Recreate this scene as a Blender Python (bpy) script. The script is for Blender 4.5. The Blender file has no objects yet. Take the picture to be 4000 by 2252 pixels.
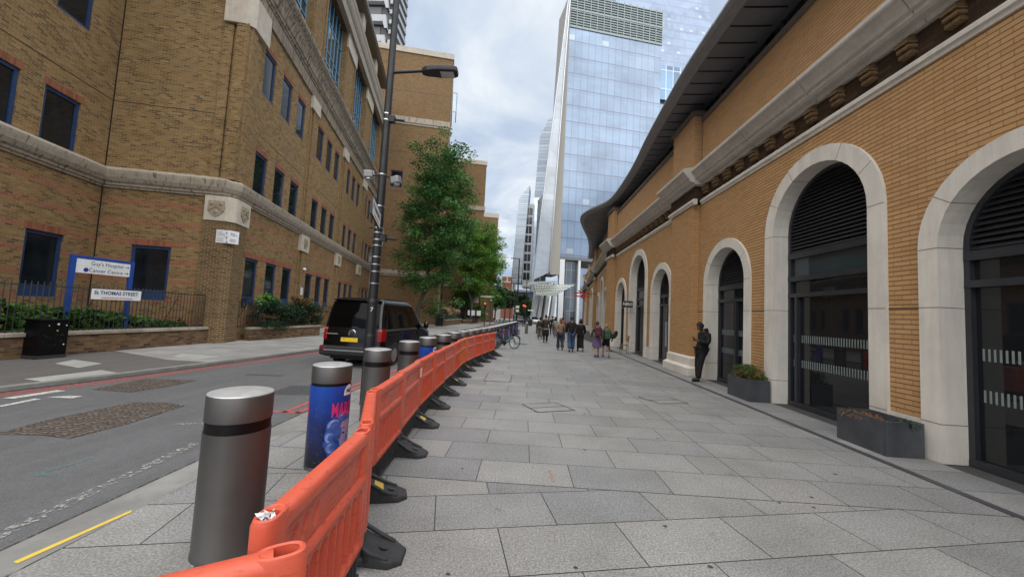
import bpy, bmesh, math, random
import numpy as np
from mathutils import Vector, Matrix
random.seed(7); np.random.seed(7)
R=math.radians; PI=math.pi
sc=bpy.context.scene; COL=sc.collection
# ------------------------------------------------------------------ helpers
def link(o,parent=None):
    COL.objects.link(o)
    if parent is not None: o.parent=parent
    return o
def tag(o,label=None,cat=None,group=None,kind=None):
    if label: o['label']=label
    if cat: o['category']=cat
    if group: o['group']=group
    if kind: o['kind']=kind
    return o
def thing(name,label,cat,loc=(0,0,0),rz=0.,group=None):
    o=bpy.data.objects.new(name,None); o.empty_display_size=.2; link(o)
    o.location=loc; o.rotation_euler=(0,0,rz)
    return tag(o,label,cat,group)
def kids(o): return [c for c in bpy.data.objects if c.parent is o]
def dup(o,parent=None):
    c=o.copy(); COL.objects.link(c)
    if parent is not None: c.parent=parent
    for k in kids(o): dup(k,c)
    return c
class MB:
    """collects polygons and links them as ONE mesh object"""
    def __init__(s): s.v=[]; s.f=[]; s.mi=[]; s.sm=[]; s.r=[]; s.cur=0; s.M=None
    def add(s,vs,fs,smooth=False,mi=None,rnd=None):
        b=len(s.v)
        if s.M is not None: vs=[tuple(s.M@Vector(p)) for p in vs]
        s.v+= [tuple(p) for p in vs]
        for f in fs:
            s.f.append(tuple(b+i for i in f)); s.mi.append(s.cur if mi is None else mi); s.sm.append(smooth); s.r.append(.5 if rnd is None else rnd)
        return s
    def box(s,x0,x1,y0,y1,z0,z1,**k):
        if x0>x1:x0,x1=x1,x0
        if y0>y1:y0,y1=y1,y0
        if z0>z1:z0,z1=z1,z0
        v=[(x0,y0,z0),(x1,y0,z0),(x1,y1,z0),(x0,y1,z0),(x0,y0,z1),(x1,y0,z1),(x1,y1,z1),(x0,y1,z1)]
        return s.add(v,[(0,3,2,1),(4,5,6,7),(0,1,5,4),(1,2,6,5),(2,3,7,6),(3,0,4,7)],**k)
    def quad(s,a,b,c,d,**k): return s.add([a,b,c,d],[(0,1,2,3)],**k)
    def tube(s,pts,rad,n=8,cap=True,smooth=True,flat=1.):
        pts=[Vector(p) for p in pts]
        if not hasattr(rad,'__len__'): rad=[rad]*len(pts)
        vs=[];fs=[];pu=None
        for i,p in enumerate(pts):
            t=(pts[min(i+1,len(pts)-1)]-pts[max(i-1,0)])
            t=t.normalized() if t.length>1e-9 else Vector((0,0,1))
            if pu is None:
                u=Vector((0,0,1)).cross(t)
                if u.length<.05: u=Vector((1,0,0)).cross(t)
            else:
                u=pu-t*pu.dot(t)
                if u.length<1e-4: u=Vector((1,0,0)).cross(t)
            u.normalize(); w=t.cross(u); pu=u
            for k in range(n):
                a=2*PI*k/n; vs.append(p+(u*math.cos(a)+w*math.sin(a)*flat)*rad[i])
        for i in range(len(pts)-1):
            for k in range(n):
                k2=(k+1)%n; fs.append((i*n+k,i*n+k2,(i+1)*n+k2,(i+1)*n+k))
        s.add(vs,fs,smooth)
        if cap:
            m=len(pts)-1
            s.add(vs[:n],[tuple(range(n))[::-1]]); s.add(vs[m*n:],[tuple(range(n))])
        return s
    def lathe(s,prof,n=24,c=(0,0,0),smooth=True):
        """prof: [(r,z)] bottom to top"""
        vs=[];fs=[]
        for r,z in prof:
            for k in range(n):
                a=2*PI*k/n; vs.append((c[0]+r*math.cos(a),c[1]+r*math.sin(a),c[2]+z))
        for i in range(len(prof)-1):
            for k in range(n):
                k2=(k+1)%n; fs.append((i*n+k,i*n+k2,(i+1)*n+k2,(i+1)*n+k))
        s.add(vs,fs,smooth)
        if prof[0][0]>1e-4: s.add(vs[:n],[tuple(range(n))[::-1]])
        if prof[-1][0]>1e-4: s.add(vs[-n:],[tuple(range(n))])
        return s
    def prism(s,poly,ax,a,b,smooth=False,caps=True):
        """poly 2D points (counter-clockwise) extruded along axis ax from a to b"""
        def P(p,h): return (h,p[0],p[1]) if ax==0 else ((p[0],h,p[1]) if ax==1 else (p[0],p[1],h))
        n=len(poly); vs=[P(p,a) for p in poly]+[P(p,b) for p in poly]
        fs=[(i,(i+1)%n,n+(i+1)%n,n+i) for i in range(n)]
        s.add(vs,fs,smooth)
        if caps: s.add(vs[:n],[tuple(range(n))[::-1]]); s.add(vs[n:],[tuple(range(n))])
        return s
    def ell(s,c,r,nu=12,nv=8):
        vs=[];fs=[]
        for j in range(nv+1):
            ph=PI*j/nv
            for i in range(nu):
                a=2*PI*i/nu; vs.append((c[0]+r[0]*math.sin(ph)*math.cos(a),c[1]+r[1]*math.sin(ph)*math.sin(a),c[2]-r[2]*math.cos(ph)))
        for j in range(nv):
            for i in range(nu):
                i2=(i+1)%nu; fs.append((j*nu+i,j*nu+i2,(j+1)*nu+i2,(j+1)*nu+i))
        return s.add(vs,fs,True)
    def build(s,name,mats,parent=None,loc=None,bevel=0,fix=True,segs=2,org=None,autosm=False):
        me=bpy.data.meshes.new(name)
        vs=s.v if org is None else [(p[0]-org[0],p[1]-org[1],p[2]-org[2]) for p in s.v]
        me.from_pydata(vs,[],s.f)
        if not isinstance(mats,(list,tuple)): mats=[mats]
        for m in mats: me.materials.append(m)
        me.polygons.foreach_set('material_index',s.mi); me.polygons.foreach_set('use_smooth',s.sm)
        if fix:
            bm=bmesh.new(); bm.from_mesh(me)
            lay=bm.faces.layers.float.new('rnd')
            bm.faces.ensure_lookup_table()
            for i,f in enumerate(bm.faces): f[lay]=s.r[i]
            bmesh.ops.remove_doubles(bm,verts=bm.verts,dist=1e-5)
            dg=[f for f in bm.faces if f.calc_area()<1e-10]
            if dg: bmesh.ops.delete(bm,geom=dg,context='FACES')
            bmesh.ops.recalc_face_normals(bm,faces=bm.faces)
            bm.to_mesh(me); bm.free()
        else:
            at=me.attributes.new('rnd','FLOAT','FACE'); at.data.foreach_set('value',s.r)
        boxuv(me); me.update()
        if any(s.sm): me.set_sharp_from_angle(angle=R(40))
        o=bpy.data.objects.new(name,me); link(o,parent)
        if loc is not None: o.location=loc
        if bevel:
            m=o.modifiers.new('b','BEVEL'); m.width=bevel; m.segments=segs; m.limit_method='ANGLE'; m.angle_limit=R(35)
        return o
def boxuv(me):
    uv=me.uv_layers.new(name='UVMap').data
    for p in me.polygons:
        n=p.normal
        if abs(n.z)>.75: t=Vector((1,0,0)); b=Vector((0,1,0))
        else:
            t=Vector((-n.y,n.x,0)).normalized(); b=Vector((0,0,1))
        for li in p.loop_indices:
            co=me.vertices[me.loops[li].vertex_index].co
            uv[li].uv=(co.dot(t),co.dot(b))
def wallgrid(mb,x,y0,y1,z0,z1,ops,depth,flip=1):
    """wall sheet in plane x (local) with rectangular openings ops=[(ya,yb,za,zb)] and reveals of given depth (toward -x*flip)"""
    ys=sorted({y0,y1,*[o[0] for o in ops],*[o[1] for o in ops]}); zs=sorted({z0,z1,*[o[2] for o in ops],*[o[3] for o in ops]})
    for i in range(len(ys)-1):
        for j in range(len(zs)-1):
            cy=(ys[i]+ys[i+1])/2; cz=(zs[j]+zs[j+1])/2
            if any(o[0]<cy<o[1] and o[2]<cz<o[3] for o in ops): continue
            mb.quad((x,ys[i],zs[j]),(x,ys[i+1],zs[j]),(x,ys[i+1],zs[j+1]),(x,ys[i],zs[j+1]))
    d=-depth*flip
    for a,b,c,e in ops:
        for p,q in (((a,c),(b,c)),((b,c),(b,e)),((b,e),(a,e)),((a,e),(a,c))):
            mb.quad((x,p[0],p[1]),(x,q[0],q[1]),(x+d,q[0],q[1]),(x+d,p[0],p[1]))
FONT={}
def textmesh(body,size,ext=.0,align='CENTER',bold=0.,space=1.,sx=1.):
    cu=bpy.data.curves.new('t','FONT'); cu.body=body; cu.size=size; cu.extrude=ext; cu.align_x=align; cu.align_y='CENTER'; cu.offset=bold; cu.space_character=space; cu.resolution_u=2
    o=bpy.data.objects.new('t',cu); COL.objects.link(o)
    dg=bpy.context.evaluated_depsgraph_get(); me=bpy.data.meshes.new_from_object(o.evaluated_get(dg))
    bpy.data.objects.remove(o); bpy.data.curves.remove(cu)
    for v in me.vertices: v.co.x*=sx
    return me
def text(name,body,size,m,parent,M,bold=0.,space=1.,sx=1.,align='CENTER',ext=.001):
    me=textmesh(body,size,ext,align,bold,space,sx); me.transform(M); me.materials.clear(); me.materials.append(m)
    o=bpy.data.objects.new(name,me); link(o,parent); return o
def frameM(o,right,up):
    """matrix putting local x along right, y along up, at origin o"""
    r=Vector(right).normalized(); u=Vector(up).normalized(); n=r.cross(u)
    return Matrix(((r.x,u.x,n.x,o[0]),(r.y,u.y,n.y,o[1]),(r.z,u.z,n.z,o[2]),(0,0,0,1)))
# ------------------------------------------------------------------ materials
class NT:
    def __init__(s,name):
        s.m=bpy.data.materials.new(name); s.m.use_nodes=True; s.t=s.m.node_tree; s.n=s.t.nodes; s.b=s.n['Principled BSDF']
    def node(s,ty,ins=None,**k):
        n=s.n.new(ty)
        for a,v in k.items(): setattr(n,a,v)
        for a,v in (ins or {}).items(): s.set(n.inputs[a],v)
        return n
    def set(s,i,v):
        if isinstance(v,bpy.types.NodeSocket): s.t.links.new(v,i)
        elif hasattr(v,'__len__') and len(v)==3 and i.type=='RGBA': i.default_value=(*v,1)
        else: i.default_value=v
    def math(s,op,a,b=0.,c=0.,clamp=False):
        n=s.n.new('ShaderNodeMath'); n.operation=op; n.use_clamp=clamp
        s.set(n.inputs[0],a); s.set(n.inputs[1],b); s.set(n.inputs[2],c); return n.outputs[0]
    def mix(s,f,a,b,mode='MIX'):
        n=s.n.new('ShaderNodeMix'); n.data_type='RGBA'; n.blend_type=mode; n.clamp_factor=True
        s.set(n.inputs[0],f); s.set(n.inputs[6],a); s.set(n.inputs[7],b); return n.outputs[2]
    def ramp(s,f,stops,const=False):
        n=s.n.new('ShaderNodeValToRGB'); s.set(n.inputs[0],f); e=n.color_ramp.elements
        if const: n.color_ramp.interpolation='CONSTANT'
        while len(e)<len(stops): e.new(1.)
        for q,(p,c) in zip(e,stops): q.position=p; q.color=(*c,1) if hasattr(c,'__len__') else (c,c,c,1)
        return n.outputs[0]
    def noise(s,scale,vec=None,detail=3,rough=.55,dist=0.):
        n=s.node('ShaderNodeTexNoise',{'Scale':scale,'Detail':detail,'Roughness':rough,'Distortion':dist})
        if vec is not None: s.set(n.inputs['Vector'],vec)
        return n.outputs['Fac']
    def obj(s): return s.node('ShaderNodeTexCoord').outputs['Object']
    def uv(s): return s.node('ShaderNodeTexCoord').outputs['UV']
    def geo(s): return s.node('ShaderNodeNewGeometry').outputs['Position']
    def scl(s,vec,sx,sy,sz): return s.node('ShaderNodeMapping',{'Vector':vec,'Scale':(sx,sy,sz)}).outputs[0]
    def bump(s,h,st=.3,d=.01): s.set(s.b.inputs['Normal'],s.node('ShaderNodeBump',{'Height':h,'Strength':st,'Distance':d}).outputs[0])
    def P(s,**k):
        for a,v in k.items(): s.set(s.b.inputs[{'color':'Base Color','rough':'Roughness','metal':'Metallic','spec':'Specular IOR Level','em':'Emission Color','ems':'Emission Strength','alpha':'Alpha','coat':'Coat Weight','coatr':'Coat Roughness'}[a]],v)
        return s.m
def plain(name,c,rough=.5,metal=0.,spec=.5,var=.12,scale=6.,coat=0.,bump=0.,bscale=60.):
    t=NT(name); n=t.noise(scale,t.obj(),4,.6)
    c2=tuple(max(0,x*(1-var)) for x in c); c3=tuple(min(1,x*(1+var)) for x in c)
    t.P(color=t.ramp(n,[(.3,c2),(.7,c3)]),rough=t.ramp(t.noise(scale*2.3,t.obj(),3),[(.3,rough*.85),(.7,min(1,rough*1.15))]),metal=metal,spec=spec,coat=coat,coatr=.08)
    if bump: t.bump(t.noise(bscale,t.obj(),4,.7),bump,.01)
    return t.m
def brickmat(name,stops,mortar,bw=.235,bh=.075,ms=.012,bands=None,dirt=.35,bump=.5,offset=.5,redstops=None,mott=.25,perp=None):
    t=NT(name); uv=t.uv()
    b=t.node('ShaderNodeTexBrick',{'Vector':uv,'Color1':(0,0,0),'Color2':(1,1,1),'Mortar':(.5,.5,.5),'Scale':1.,'Mortar Size':ms/2,'Mortar Smooth':.1,'Bias':0.,'Brick Width':bw,'Row Height':bh},offset=offset,offset_frequency=2,squash_frequency=1)
    rv=b.outputs['Color']
    mot=t.noise(1.3,t.obj(),5,.7)
    rv2=t.math('ADD',rv,t.math('MULTIPLY',t.math('SUBTRACT',mot,.5),mott*2),clamp=True)
    col=t.ramp(rv2,stops)
    if bands:
        v=t.node('ShaderNodeSeparateXYZ',{'Vector':uv}).outputs[1]
        per,off,th,zmax=bands
        fr=t.math('FRACT',t.math('DIVIDE',t.math('SUBTRACT',v,off),per))
        msk=t.math('MULTIPLY',t.math('LESS_THAN',fr,th/per),t.math('LESS_THAN',v,zmax))
        col=t.mix(t.math('MULTIPLY',msk,.85),col,t.ramp(rv,redstops or [(.0,(.20,.075,.045)),(.6,(.30,.12,.07)),(1,(.25,.10,.08))]))
    mf=b.outputs['Fac']
    if perp is not None:
        v=t.node('ShaderNodeSeparateXYZ',{'Vector':uv}).outputs[1]
        bed=t.math('LESS_THAN',t.math('ABSOLUTE',t.math('SUBTRACT',t.math('FRACT',t.math('ADD',t.math('DIVIDE',v,bh),.5)),.5)),ms/2/bh)
        mf=t.math('MAXIMUM',bed,t.math('MULTIPLY',mf,perp))
    col=t.mix(mf,col,mortar)
    fine=t.noise(45,t.obj(),3,.6); col=t.mix(.35,col,t.ramp(fine,[(.3,.72),(.7,1.15)]),'MULTIPLY')
    big=t.noise(.35,t.scl(t.obj(),1,1,.5),5,.65)
    col=t.mix(dirt,col,t.ramp(big,[(.3,(.55,.52,.48)),(.62,(1,1,1))]),'MULTIPLY')
    t.P(color=col,rough=.9,spec=.2)
    h=t.math('ADD',t.math('MULTIPLY',t.math('SUBTRACT',1.,b.outputs['Fac']),.8),t.math('MULTIPLY',fine,.3))
    t.bump(h,bump,.008); return t.m
def stone(name,c,stain=.3,streak=True,rough=.85,sc_=3.,joint=None,lo=(.42,.62)):
    t=NT(name); o=t.obj()
    a=t.noise(sc_,o,5,.65); col=t.ramp(a,[(.25,tuple(x*.82 for x in c)),(.75,tuple(min(1,x*1.1) for x in c))])
    sp=t.noise(90,o,2,.6); col=t.mix(.25,col,t.ramp(sp,[(.3,.6),(.7,1.)]),'MULTIPLY')
    if stain:
        st=t.noise(1.6,t.scl(o,6,6,.5) if streak else o,5,.7)
        col=t.mix(stain,col,t.ramp(st,[(lo[0],(.13,.115,.09)),(lo[1],(1,1,1))]),'MULTIPLY')
    if joint:
        uv=t.uv(); u=t.node('ShaderNodeSeparateXYZ',{'Vector':uv}).outputs[0]
        f=t.math('LESS_THAN',t.math('FRACT',t.math('DIVIDE',u,joint)),.018/joint)
        col=t.mix(t.math('MULTIPLY',f,.65),col,(.08,.07,.06))
    t.P(color=col,rough=rough,spec=.25); t.bump(t.noise(40,o,4,.7),.12,.01); return t.m
def glassdark(name,c=(.012,.014,.016),rough=.03,spec=.5,var=0.):
    t=NT(name); o=t.obj(); n=t.noise(.9,o,3,.6)
    t.P(color=t.ramp(n,[(.3,tuple(x*(1-var) for x in c)),(.7,tuple(x*(1+var) for x in c))]),rough=rough,spec=spec); return t.m
M_={}
LS=[(0, (0.105, 0.066, 0.0353)), (0.15, (0.17, 0.1018, 0.042)), (0.4, (0.235, 0.1436, 0.0554)), (0.62, (0.285, 0.1794, 0.0714)), (0.82, (0.25, 0.1436, 0.0605)), (0.93, (0.33, 0.2279, 0.105)), (1, (0.165, 0.1115, 0.0714))]
M_['brickL']=brickmat('stock_brick',LS,(.33,.25,.15),bands=None,ms=.017,dirt=.34,mott=.2)
M_['brickLB']=brickmat('stock_brick_banded',LS,(.30,.225,.135),ms=.017,bands=(.755,-.012,.15,5.7),dirt=.34,mott=.2,redstops=[(0,(.26,.085,.05)),(.6,(.36,.125,.075)),(1,(.30,.105,.08))])
M_['brickP']=brickmat('pier_brick',[(0,(.06,.035,.022)),(.3,(.12,.072,.032)),(.7,(.17,.10,.045)),(1,(.10,.055,.032))],(.34,.27,.16),bw=.235,bh=.075,ms=.016,dirt=.25)
M_['brickM']=brickmat('brown_brick',[(0,(.15,.092,.045)),(.3,(.21,.13,.065)),(.7,(.265,.165,.08)),(1,(.20,.12,.065))],(.23,.17,.10),dirt=.22)
M_['brickW']=brickmat('wall_brick',[(0,(.07,.04,.026)),(.35,(.14,.082,.045)),(.75,(.21,.13,.066)),(1,(.11,.07,.05))],(.16,.125,.085),dirt=.4)
M_['lintel']=brickmat('red_soldier_brick',[(0,(.21,.075,.045)),(.5,(.32,.125,.07)),(1,(.27,.10,.065))],(.26,.15,.10),bw=.075,bh=.24,ms=.008,offset=0.,dirt=.15)
M_['redb']=brickmat('red_brick',[(0,(.20,.06,.04)),(.5,(.32,.11,.07)),(1,(.26,.09,.06))],(.3,.2,.15),dirt=.2)
M_['brickR']=brickmat('buff_brick',[(0,(.455,.262,.115)),(.35,(.50,.292,.130)),(.7,(.54,.322,.148)),(1,(.49,.300,.150))],(.215,.115,.052),perp=.4,bw=.262,bh=.076,ms=.017,dirt=.16,bump=.8,mott=.2)
M_['brickRp']=brickmat('parapet_brick',[(0,(.45,.265,.125)),(.5,(.53,.32,.16)),(1,(.49,.295,.15))],(.27,.155,.075),perp=.4,bw=.262,bh=.076,ms=.016,dirt=.1,bump=.7,mott=.2)
M_['brickD']=brickmat('shaded_sooty_brick',[(0,(.05,.031,.020)),(.5,(.066,.041,.026)),(1,(.082,.052,.031))],(.045,.029,.020),bw=.262,bh=.076,ms=.012,dirt=.4)  # dark from soot and, mostly, the cornice's shade put into the colour
M_['stoneL']=stone('weathered_stone',(.43,.375,.30),.8,True,lo=(.33,.47))
M_['cornL']=stone('stained_cornice',(.34,.285,.215),.85,True,lo=(.38,.55))
M_['stoneC']=stone('carved_stone',(.58,.52,.43),.12,True)
M_['stoneR']=stone('arch_stone',(.74,.69,.61),.10,True,sc_=1.2)
M_['cornR']=stone('cornice_stone',(.60,.555,.49),.12,True,sc_=1.0,joint=2.13)
M_['coping']=stone('coping_stone',(.42,.37,.29),.35,False)
M_['white']=plain('white_panel',(.72,.73,.74),.4,var=.04)
M_['blackp']=plain('black_paint',(.012,.012,.013),.32,var=.3,spec=.5)
M_['polebk']=plain('pole_paint',(.009,.0095,.011),.5,var=.35,scale=3)
M_['frameD']=plain('dark_frame',(.028,.03,.036),.4,var=.15)
M_['louvre']=plain('louvre_metal',(.022,.023,.026),.5,var=.2)
M_['blueF']=plain('blue_frame',(.018,.046,.125),.4,var=.2)
M_['ltblue']=plain('pale_blue_frame',(.13,.33,.50),.4,var=.12)
M_['glassR']=glassdark('shop_glass',(.012,.013,.015),.02,.5)
M_['glassL']=glassdark('window_glass',(.012,.016,.02),.05,.5,.5)
M_['glassT']=glassdark('tinted_glass',(.03,.045,.05),.06,.6)
M_['steel']=plain('brushed_steel',(.30,.29,.28),.42,1.,var=.1,scale=2)
M_['steelT']=plain('steel_top',(.60,.60,.60),.42,.6,var=.06)
M_['alum']=plain('aluminium',(.55,.56,.57),.35,1.,var=.08)
M_['rubber']=plain('black_rubber',(.028,.029,.031),.62,var=.35,scale=9,bump=.25)
M_['yellow']=plain('yellow_label',(.62,.42,.05),.5,var=.1)
M_['signblue']=plain('sign_blue',(.015,.06,.28),.35,var=.1)
M_['ink']=plain('sign_ink',(.02,.022,.03),.5,var=.05)
M_['redink']=plain('red_ink',(.55,.03,.03),.45,var=.05)
M_['lead']=plain('roof_sheet',(.075,.077,.082),.55,var=.15,scale=.8)
M_['soffit']=plain('soffit_panel',(.15,.15,.16),.5,var=.15,scale=.6)
M_['granP']=plain('planter_granite',(.062,.066,.074),.45,var=.3,scale=2.5,bump=.1)
M_['soil']=plain('soil',(.04,.025,.016),.95,var=.4,scale=20,bump=.5)
# ------------------------------------------------------------------ camera, sky, sun
H=1.75; F=1480.
def cam_axes():
    ro,pi_,az=R(2.92),R(3.85),R(1.96)
    f=Vector((0,math.cos(pi_),math.sin(pi_))); r=Vector((1,0,0)); u=r.cross(f)
    r2=r*math.cos(ro)+u*math.sin(ro); u2=-r*math.sin(ro)+u*math.cos(ro)
    m=Matrix.Rotation(az,3,'Z'); return m@r2,m@u2,m@f
CR,CU,CF=cam_axes()
cd=bpy.data.cameras.new('camera'); cam=bpy.data.objects.new('camera',cd); COL.objects.link(cam)
cd.sensor_width=36; cd.lens=36*F/4000; cd.clip_start=.05; cd.clip_end=5000
cam.matrix_world=Matrix(((CR.x,CU.x,-CF.x,0),(CR.y,CU.y,-CF.y,0),(CR.z,CU.z,-CF.z,H),(0,0,0,1)))
sc.camera=cam
sc.view_settings.view_transform='Standard'; sc.view_settings.look='None'; sc.view_settings.exposure=EXPO if 'EXPO' in globals() else 1.6; sc.view_settings.gamma=1
sc.cycles.use_denoising=True; sc.cycles.max_bounces=6; sc.cycles.diffuse_bounces=3; sc.cycles.glossy_bounces=3; sc.cycles.transparent_max_bounces=8
SUN_EL,SUN_AZ=R(66),R(178)
W=bpy.data.worlds.new('World'); sc.world=W; W.use_nodes=True; wt=W.node_tree; wn=wt.nodes
bg=wn['Background']
sky=wn.new('ShaderNodeTexSky'); sky.sky_type='NISHITA'; sky.sun_disc=False; sky.sun_elevation=SUN_EL; sky.sun_rotation=SUN_AZ; sky.air_density=1.2; sky.dust_density=2.5; sky.ozone_density=1.5
tc=wn.new('ShaderNodeTexCoord'); sp=wn.new('ShaderNodeSeparateXYZ'); wt.links.new(tc.outputs['Generated'],sp.inputs[0])
def wm(op,a,b):
    n=wn.new('ShaderNodeMath'); n.operation=op
    for i,v in enumerate((a,b)):
        if isinstance(v,bpy.types.NodeSocket): wt.links.new(v,n.inputs[i])
        else: n.inputs[i].default_value=v
    return n.outputs[0]
dz=wm('ADD',wm('MAXIMUM',sp.outputs[2],0.),.22)
cb=wn.new('ShaderNodeCombineXYZ'); wt.links.new(wm('DIVIDE',sp.outputs[0],dz),cb.inputs[0]); wt.links.new(wm('DIVIDE',sp.outputs[1],dz),cb.inputs[1])
def wnoise(s,d,r,dist=0.):
    n=wn.new('ShaderNodeTexNoise'); n.inputs['Scale'].default_value=s; n.inputs['Detail'].default_value=d; n.inputs['Roughness'].default_value=r; n.inputs['Distortion'].default_value=dist
    wt.links.new(cb.outputs[0],n.inputs['Vector']); return n.outputs['Fac']
def wramp(f,stops):
    n=wn.new('ShaderNodeValToRGB'); wt.links.new(f,n.inputs[0]); e=n.color_ramp.elements
    while len(e)<len(stops): e.new(1.)
    for q,(p,c) in zip(e,stops): q.position=p; q.color=(*c,1)
    return n.outputs[0]
def wmix(f,a,b,mode='MIX'):
    n=wn.new('ShaderNodeMix'); n.data_type='RGBA'; n.blend_type=mode
    for i,v in ((0,f),(6,a),(7,b)):
        if isinstance(v,bpy.types.NodeSocket): wt.links.new(v,n.inputs[i])
        else: n.inputs[i].default_value=v if i==0 else (*v,1)
    return n.outputs[2]
# broken cloud: grey-blue bellies to bright tops; a little clear sky shows in the gaps
cloud=wramp(wnoise(1.7,7,.55,.35),[(.30,(3.5,4.4,6.1)),(.44,(4.8,5.7,7.1)),(.54,(6.4,7.1,8.0)),(.66,(8.6,8.9,9.2))])
mask=wramp(wnoise(1.1,5,.6,.2),[(.22,(0.,0.,0.)),(.42,(1,1,1))])
wt.links.new(wmix(mask,sky.outputs[0],cloud),bg.inputs[0]); bg.inputs[1].default_value=.038
ld=bpy.data.lights.new('sun','SUN'); ld.energy=1.5; ld.angle=R(105); ld.color=(1,.965,.91)
sun=bpy.data.objects.new('sun',ld); COL.objects.link(sun)
sd=Vector((math.sin(SUN_AZ)*math.cos(SUN_EL),math.cos(SUN_AZ)*math.cos(SUN_EL),math.sin(SUN_EL)))
sun.rotation_euler=sd.to_track_quat('Z','Y').to_euler()
# ------------------------------------------------------------------ ground materials
def m_granite():
    t=NT('granite_slab'); o=t.obj(); r=t.node('ShaderNodeAttribute',attribute_name='rnd').outputs['Fac']
    base=t.ramp(r,[(0,(.235,.238,.242)),(.25,(.268,.268,.268)),(.55,(.285,.283,.278)),(.8,(.302,.298,.29)),(1,(.26,.256,.248))])
    g1=t.noise(62,o,6,.85); g2=t.noise(24,o,5,.75); g3=t.noise(1.1,o,5,.65)
    c=t.mix(.85,base,t.ramp(g1,[(.38,(.36,.36,.37)),(.5,(.92,.92,.91)),(.62,(1.6,1.58,1.52))]),'MULTIPLY')
    c=t.mix(.35,c,t.ramp(g2,[(.35,.7),(.65,1.12)]),'MULTIPLY')
    c=t.mix(.6,c,t.ramp(g3,[(.3,(.66,.65,.63)),(.6,(1.02,1.02,1.02))]),'MULTIPLY')
    g4=t.noise(5,o,5,.75); c=t.mix(.75,c,t.ramp(g4,[(.28,(.55,.53,.5)),(.40,(1,1,1))]),'MULTIPLY')
    t.P(color=c,rough=t.ramp(g3,[(.3,.55),(.7,.78)]),spec=.35); t.bump(g1,.25,.004); return t.m
def m_asph(name,c,grain=1.,patch=.4):
    t=NT(name); o=t.obj()
    g1=t.noise(110,o,3,.8); g2=t.noise(1.0,t.scl(o,2.2,.35,1),5,.65); g3=t.noise(9,o,4,.7)
    col=t.ramp(g1,[(.3,tuple(x*(1-.45*grain) for x in c)),(.55,c),(.75,tuple(x*(1+.6*grain) for x in c))])
    col=t.mix(patch,col,t.ramp(g2,[(.3,(.62,.61,.6)),(.65,(1.12,1.12,1.12))]),'MULTIPLY')
    col=t.mix(.3,col,t.ramp(g3,[(.35,.7),(.65,1.1)]),'MULTIPLY')
    t.P(color=col,rough=.88,spec=.3); t.bump(g1,.45,.006); return t.m
def m_paint(name,c,wear,under=None):
    t=NT(name); o=t.obj(); n=t.noise(26,o,5,.75); m=t.ramp(n,[(wear-.07,0.),(wear+.07,1.)])
    col=t.mix(t.noise(5,o,3),c,tuple(x*.75 for x in c))
    t.P(color=col,rough=.75); t.set(t.b.inputs['Alpha'],m); return t.m
def m_pave():
    t=NT('pale_paving'); uv=t.uv()
    b=t.node('ShaderNodeTexBrick',{'Vector':uv,'Color1':(0,0,0),'Color2':(1,1,1),'Mortar':(.5,.5,.5),'Scale':1.,'Mortar Size':.005,'Mortar Smooth':.1,'Brick Width':.9,'Row Height':.6},offset=.5,offset_frequency=2)
    o=t.obj(); n=t.noise(1.2,o,5,.7); g=t.noise(70,o,3,.7)
    c=t.ramp(b.outputs['Color'],[(0,(.25,.245,.235)),(.5,(.30,.295,.28)),(1,(.345,.335,.315))])
    c=t.mix(.5,c,t.ramp(n,[(.3,.68),(.7,1.1)]),'MULTIPLY'); c=t.mix(.3,c,t.ramp(g,[(.3,.7),(.7,1.1)]),'MULTIPLY')
    c=t.mix(b.outputs['Fac'],c,(.10,.095,.085)); t.P(color=c,rough=.8,spec=.3); return t.m
def m_cobble():
    t=NT('worn_cobbles'); o=t.obj()
    v=t.node('ShaderNodeTexVoronoi',{'Vector':t.scl(o,1.,1.35,1),'Scale':11.,'Randomness':.45}); e=t.node('ShaderNodeTexVoronoi',{'Vector':t.scl(o,1.,1.35,1),'Scale':11.,'Randomness':.45},feature='DISTANCE_TO_EDGE')
    c=t.ramp(t.node('ShaderNodeSeparateColor',{'Color':v.outputs['Color']}).outputs[0],[(0,(.095,.072,.058)),(.6,(.125,.095,.076)),(1,(.155,.125,.10))])
    ed=t.ramp(e.outputs['Distance'],[(.03,0.),(.14,1.)]); c=t.mix(ed,(.035,.03,.026),c)
    t.P(color=c,rough=.8); t.bump(ed,.9,.03)
    a=t.ramp(t.noise(3.5,o,5,.75),[(.30,0.),(.36,1.)]); t.set(t.b.inputs['Alpha'],a); return t.m
MG=dict(slab=m_granite(),asph=m_asph('road_asphalt',(.132,.133,.136)),tar=m_asph('footway_asphalt',(.135,.127,.12),.8,.3),pave=m_pave(),cob=m_cobble(),
 joint=plain('joint_mortar',(.055,.052,.05),.9),kerb=stone('kerb_granite',(.275,.27,.255),.25,False,sc_=2.),dirt=plain('city_ground',(.14,.135,.125),.9,scale=.5),
 white=m_paint('road_white',(.62,.61,.56),.42),wornw=m_paint('worn_road_white',(.46,.45,.41),.56),red=m_paint('red_route_paint',(.48,.10,.09),.40),yel=m_paint('yellow_spray',(.72,.52,.07),.33),teal=m_paint('teal_spray',(.08,.30,.27),.55),blue=m_paint('blue_spray',(.05,.26,.52),.47),org=m_paint('orange_spray',(.6,.22,.06),.58),
 channel=plain('drain_channel_steel',(.062,.06,.068),.55,var=.2,bump=.1),gum=plain('gum',(.05,.048,.046),.8))
KL=[(-10.9,-6),(-10.2,2.5),(-9.13,6.48),(-8.77,8.31),(-8.3,11.72),(-7.93,15.13),(-6.95,21),(-6.2,26.9),(-5.65,40),(-5.34,52.3),(-4.2,80),(-1.8,123),(3,180)]
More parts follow.
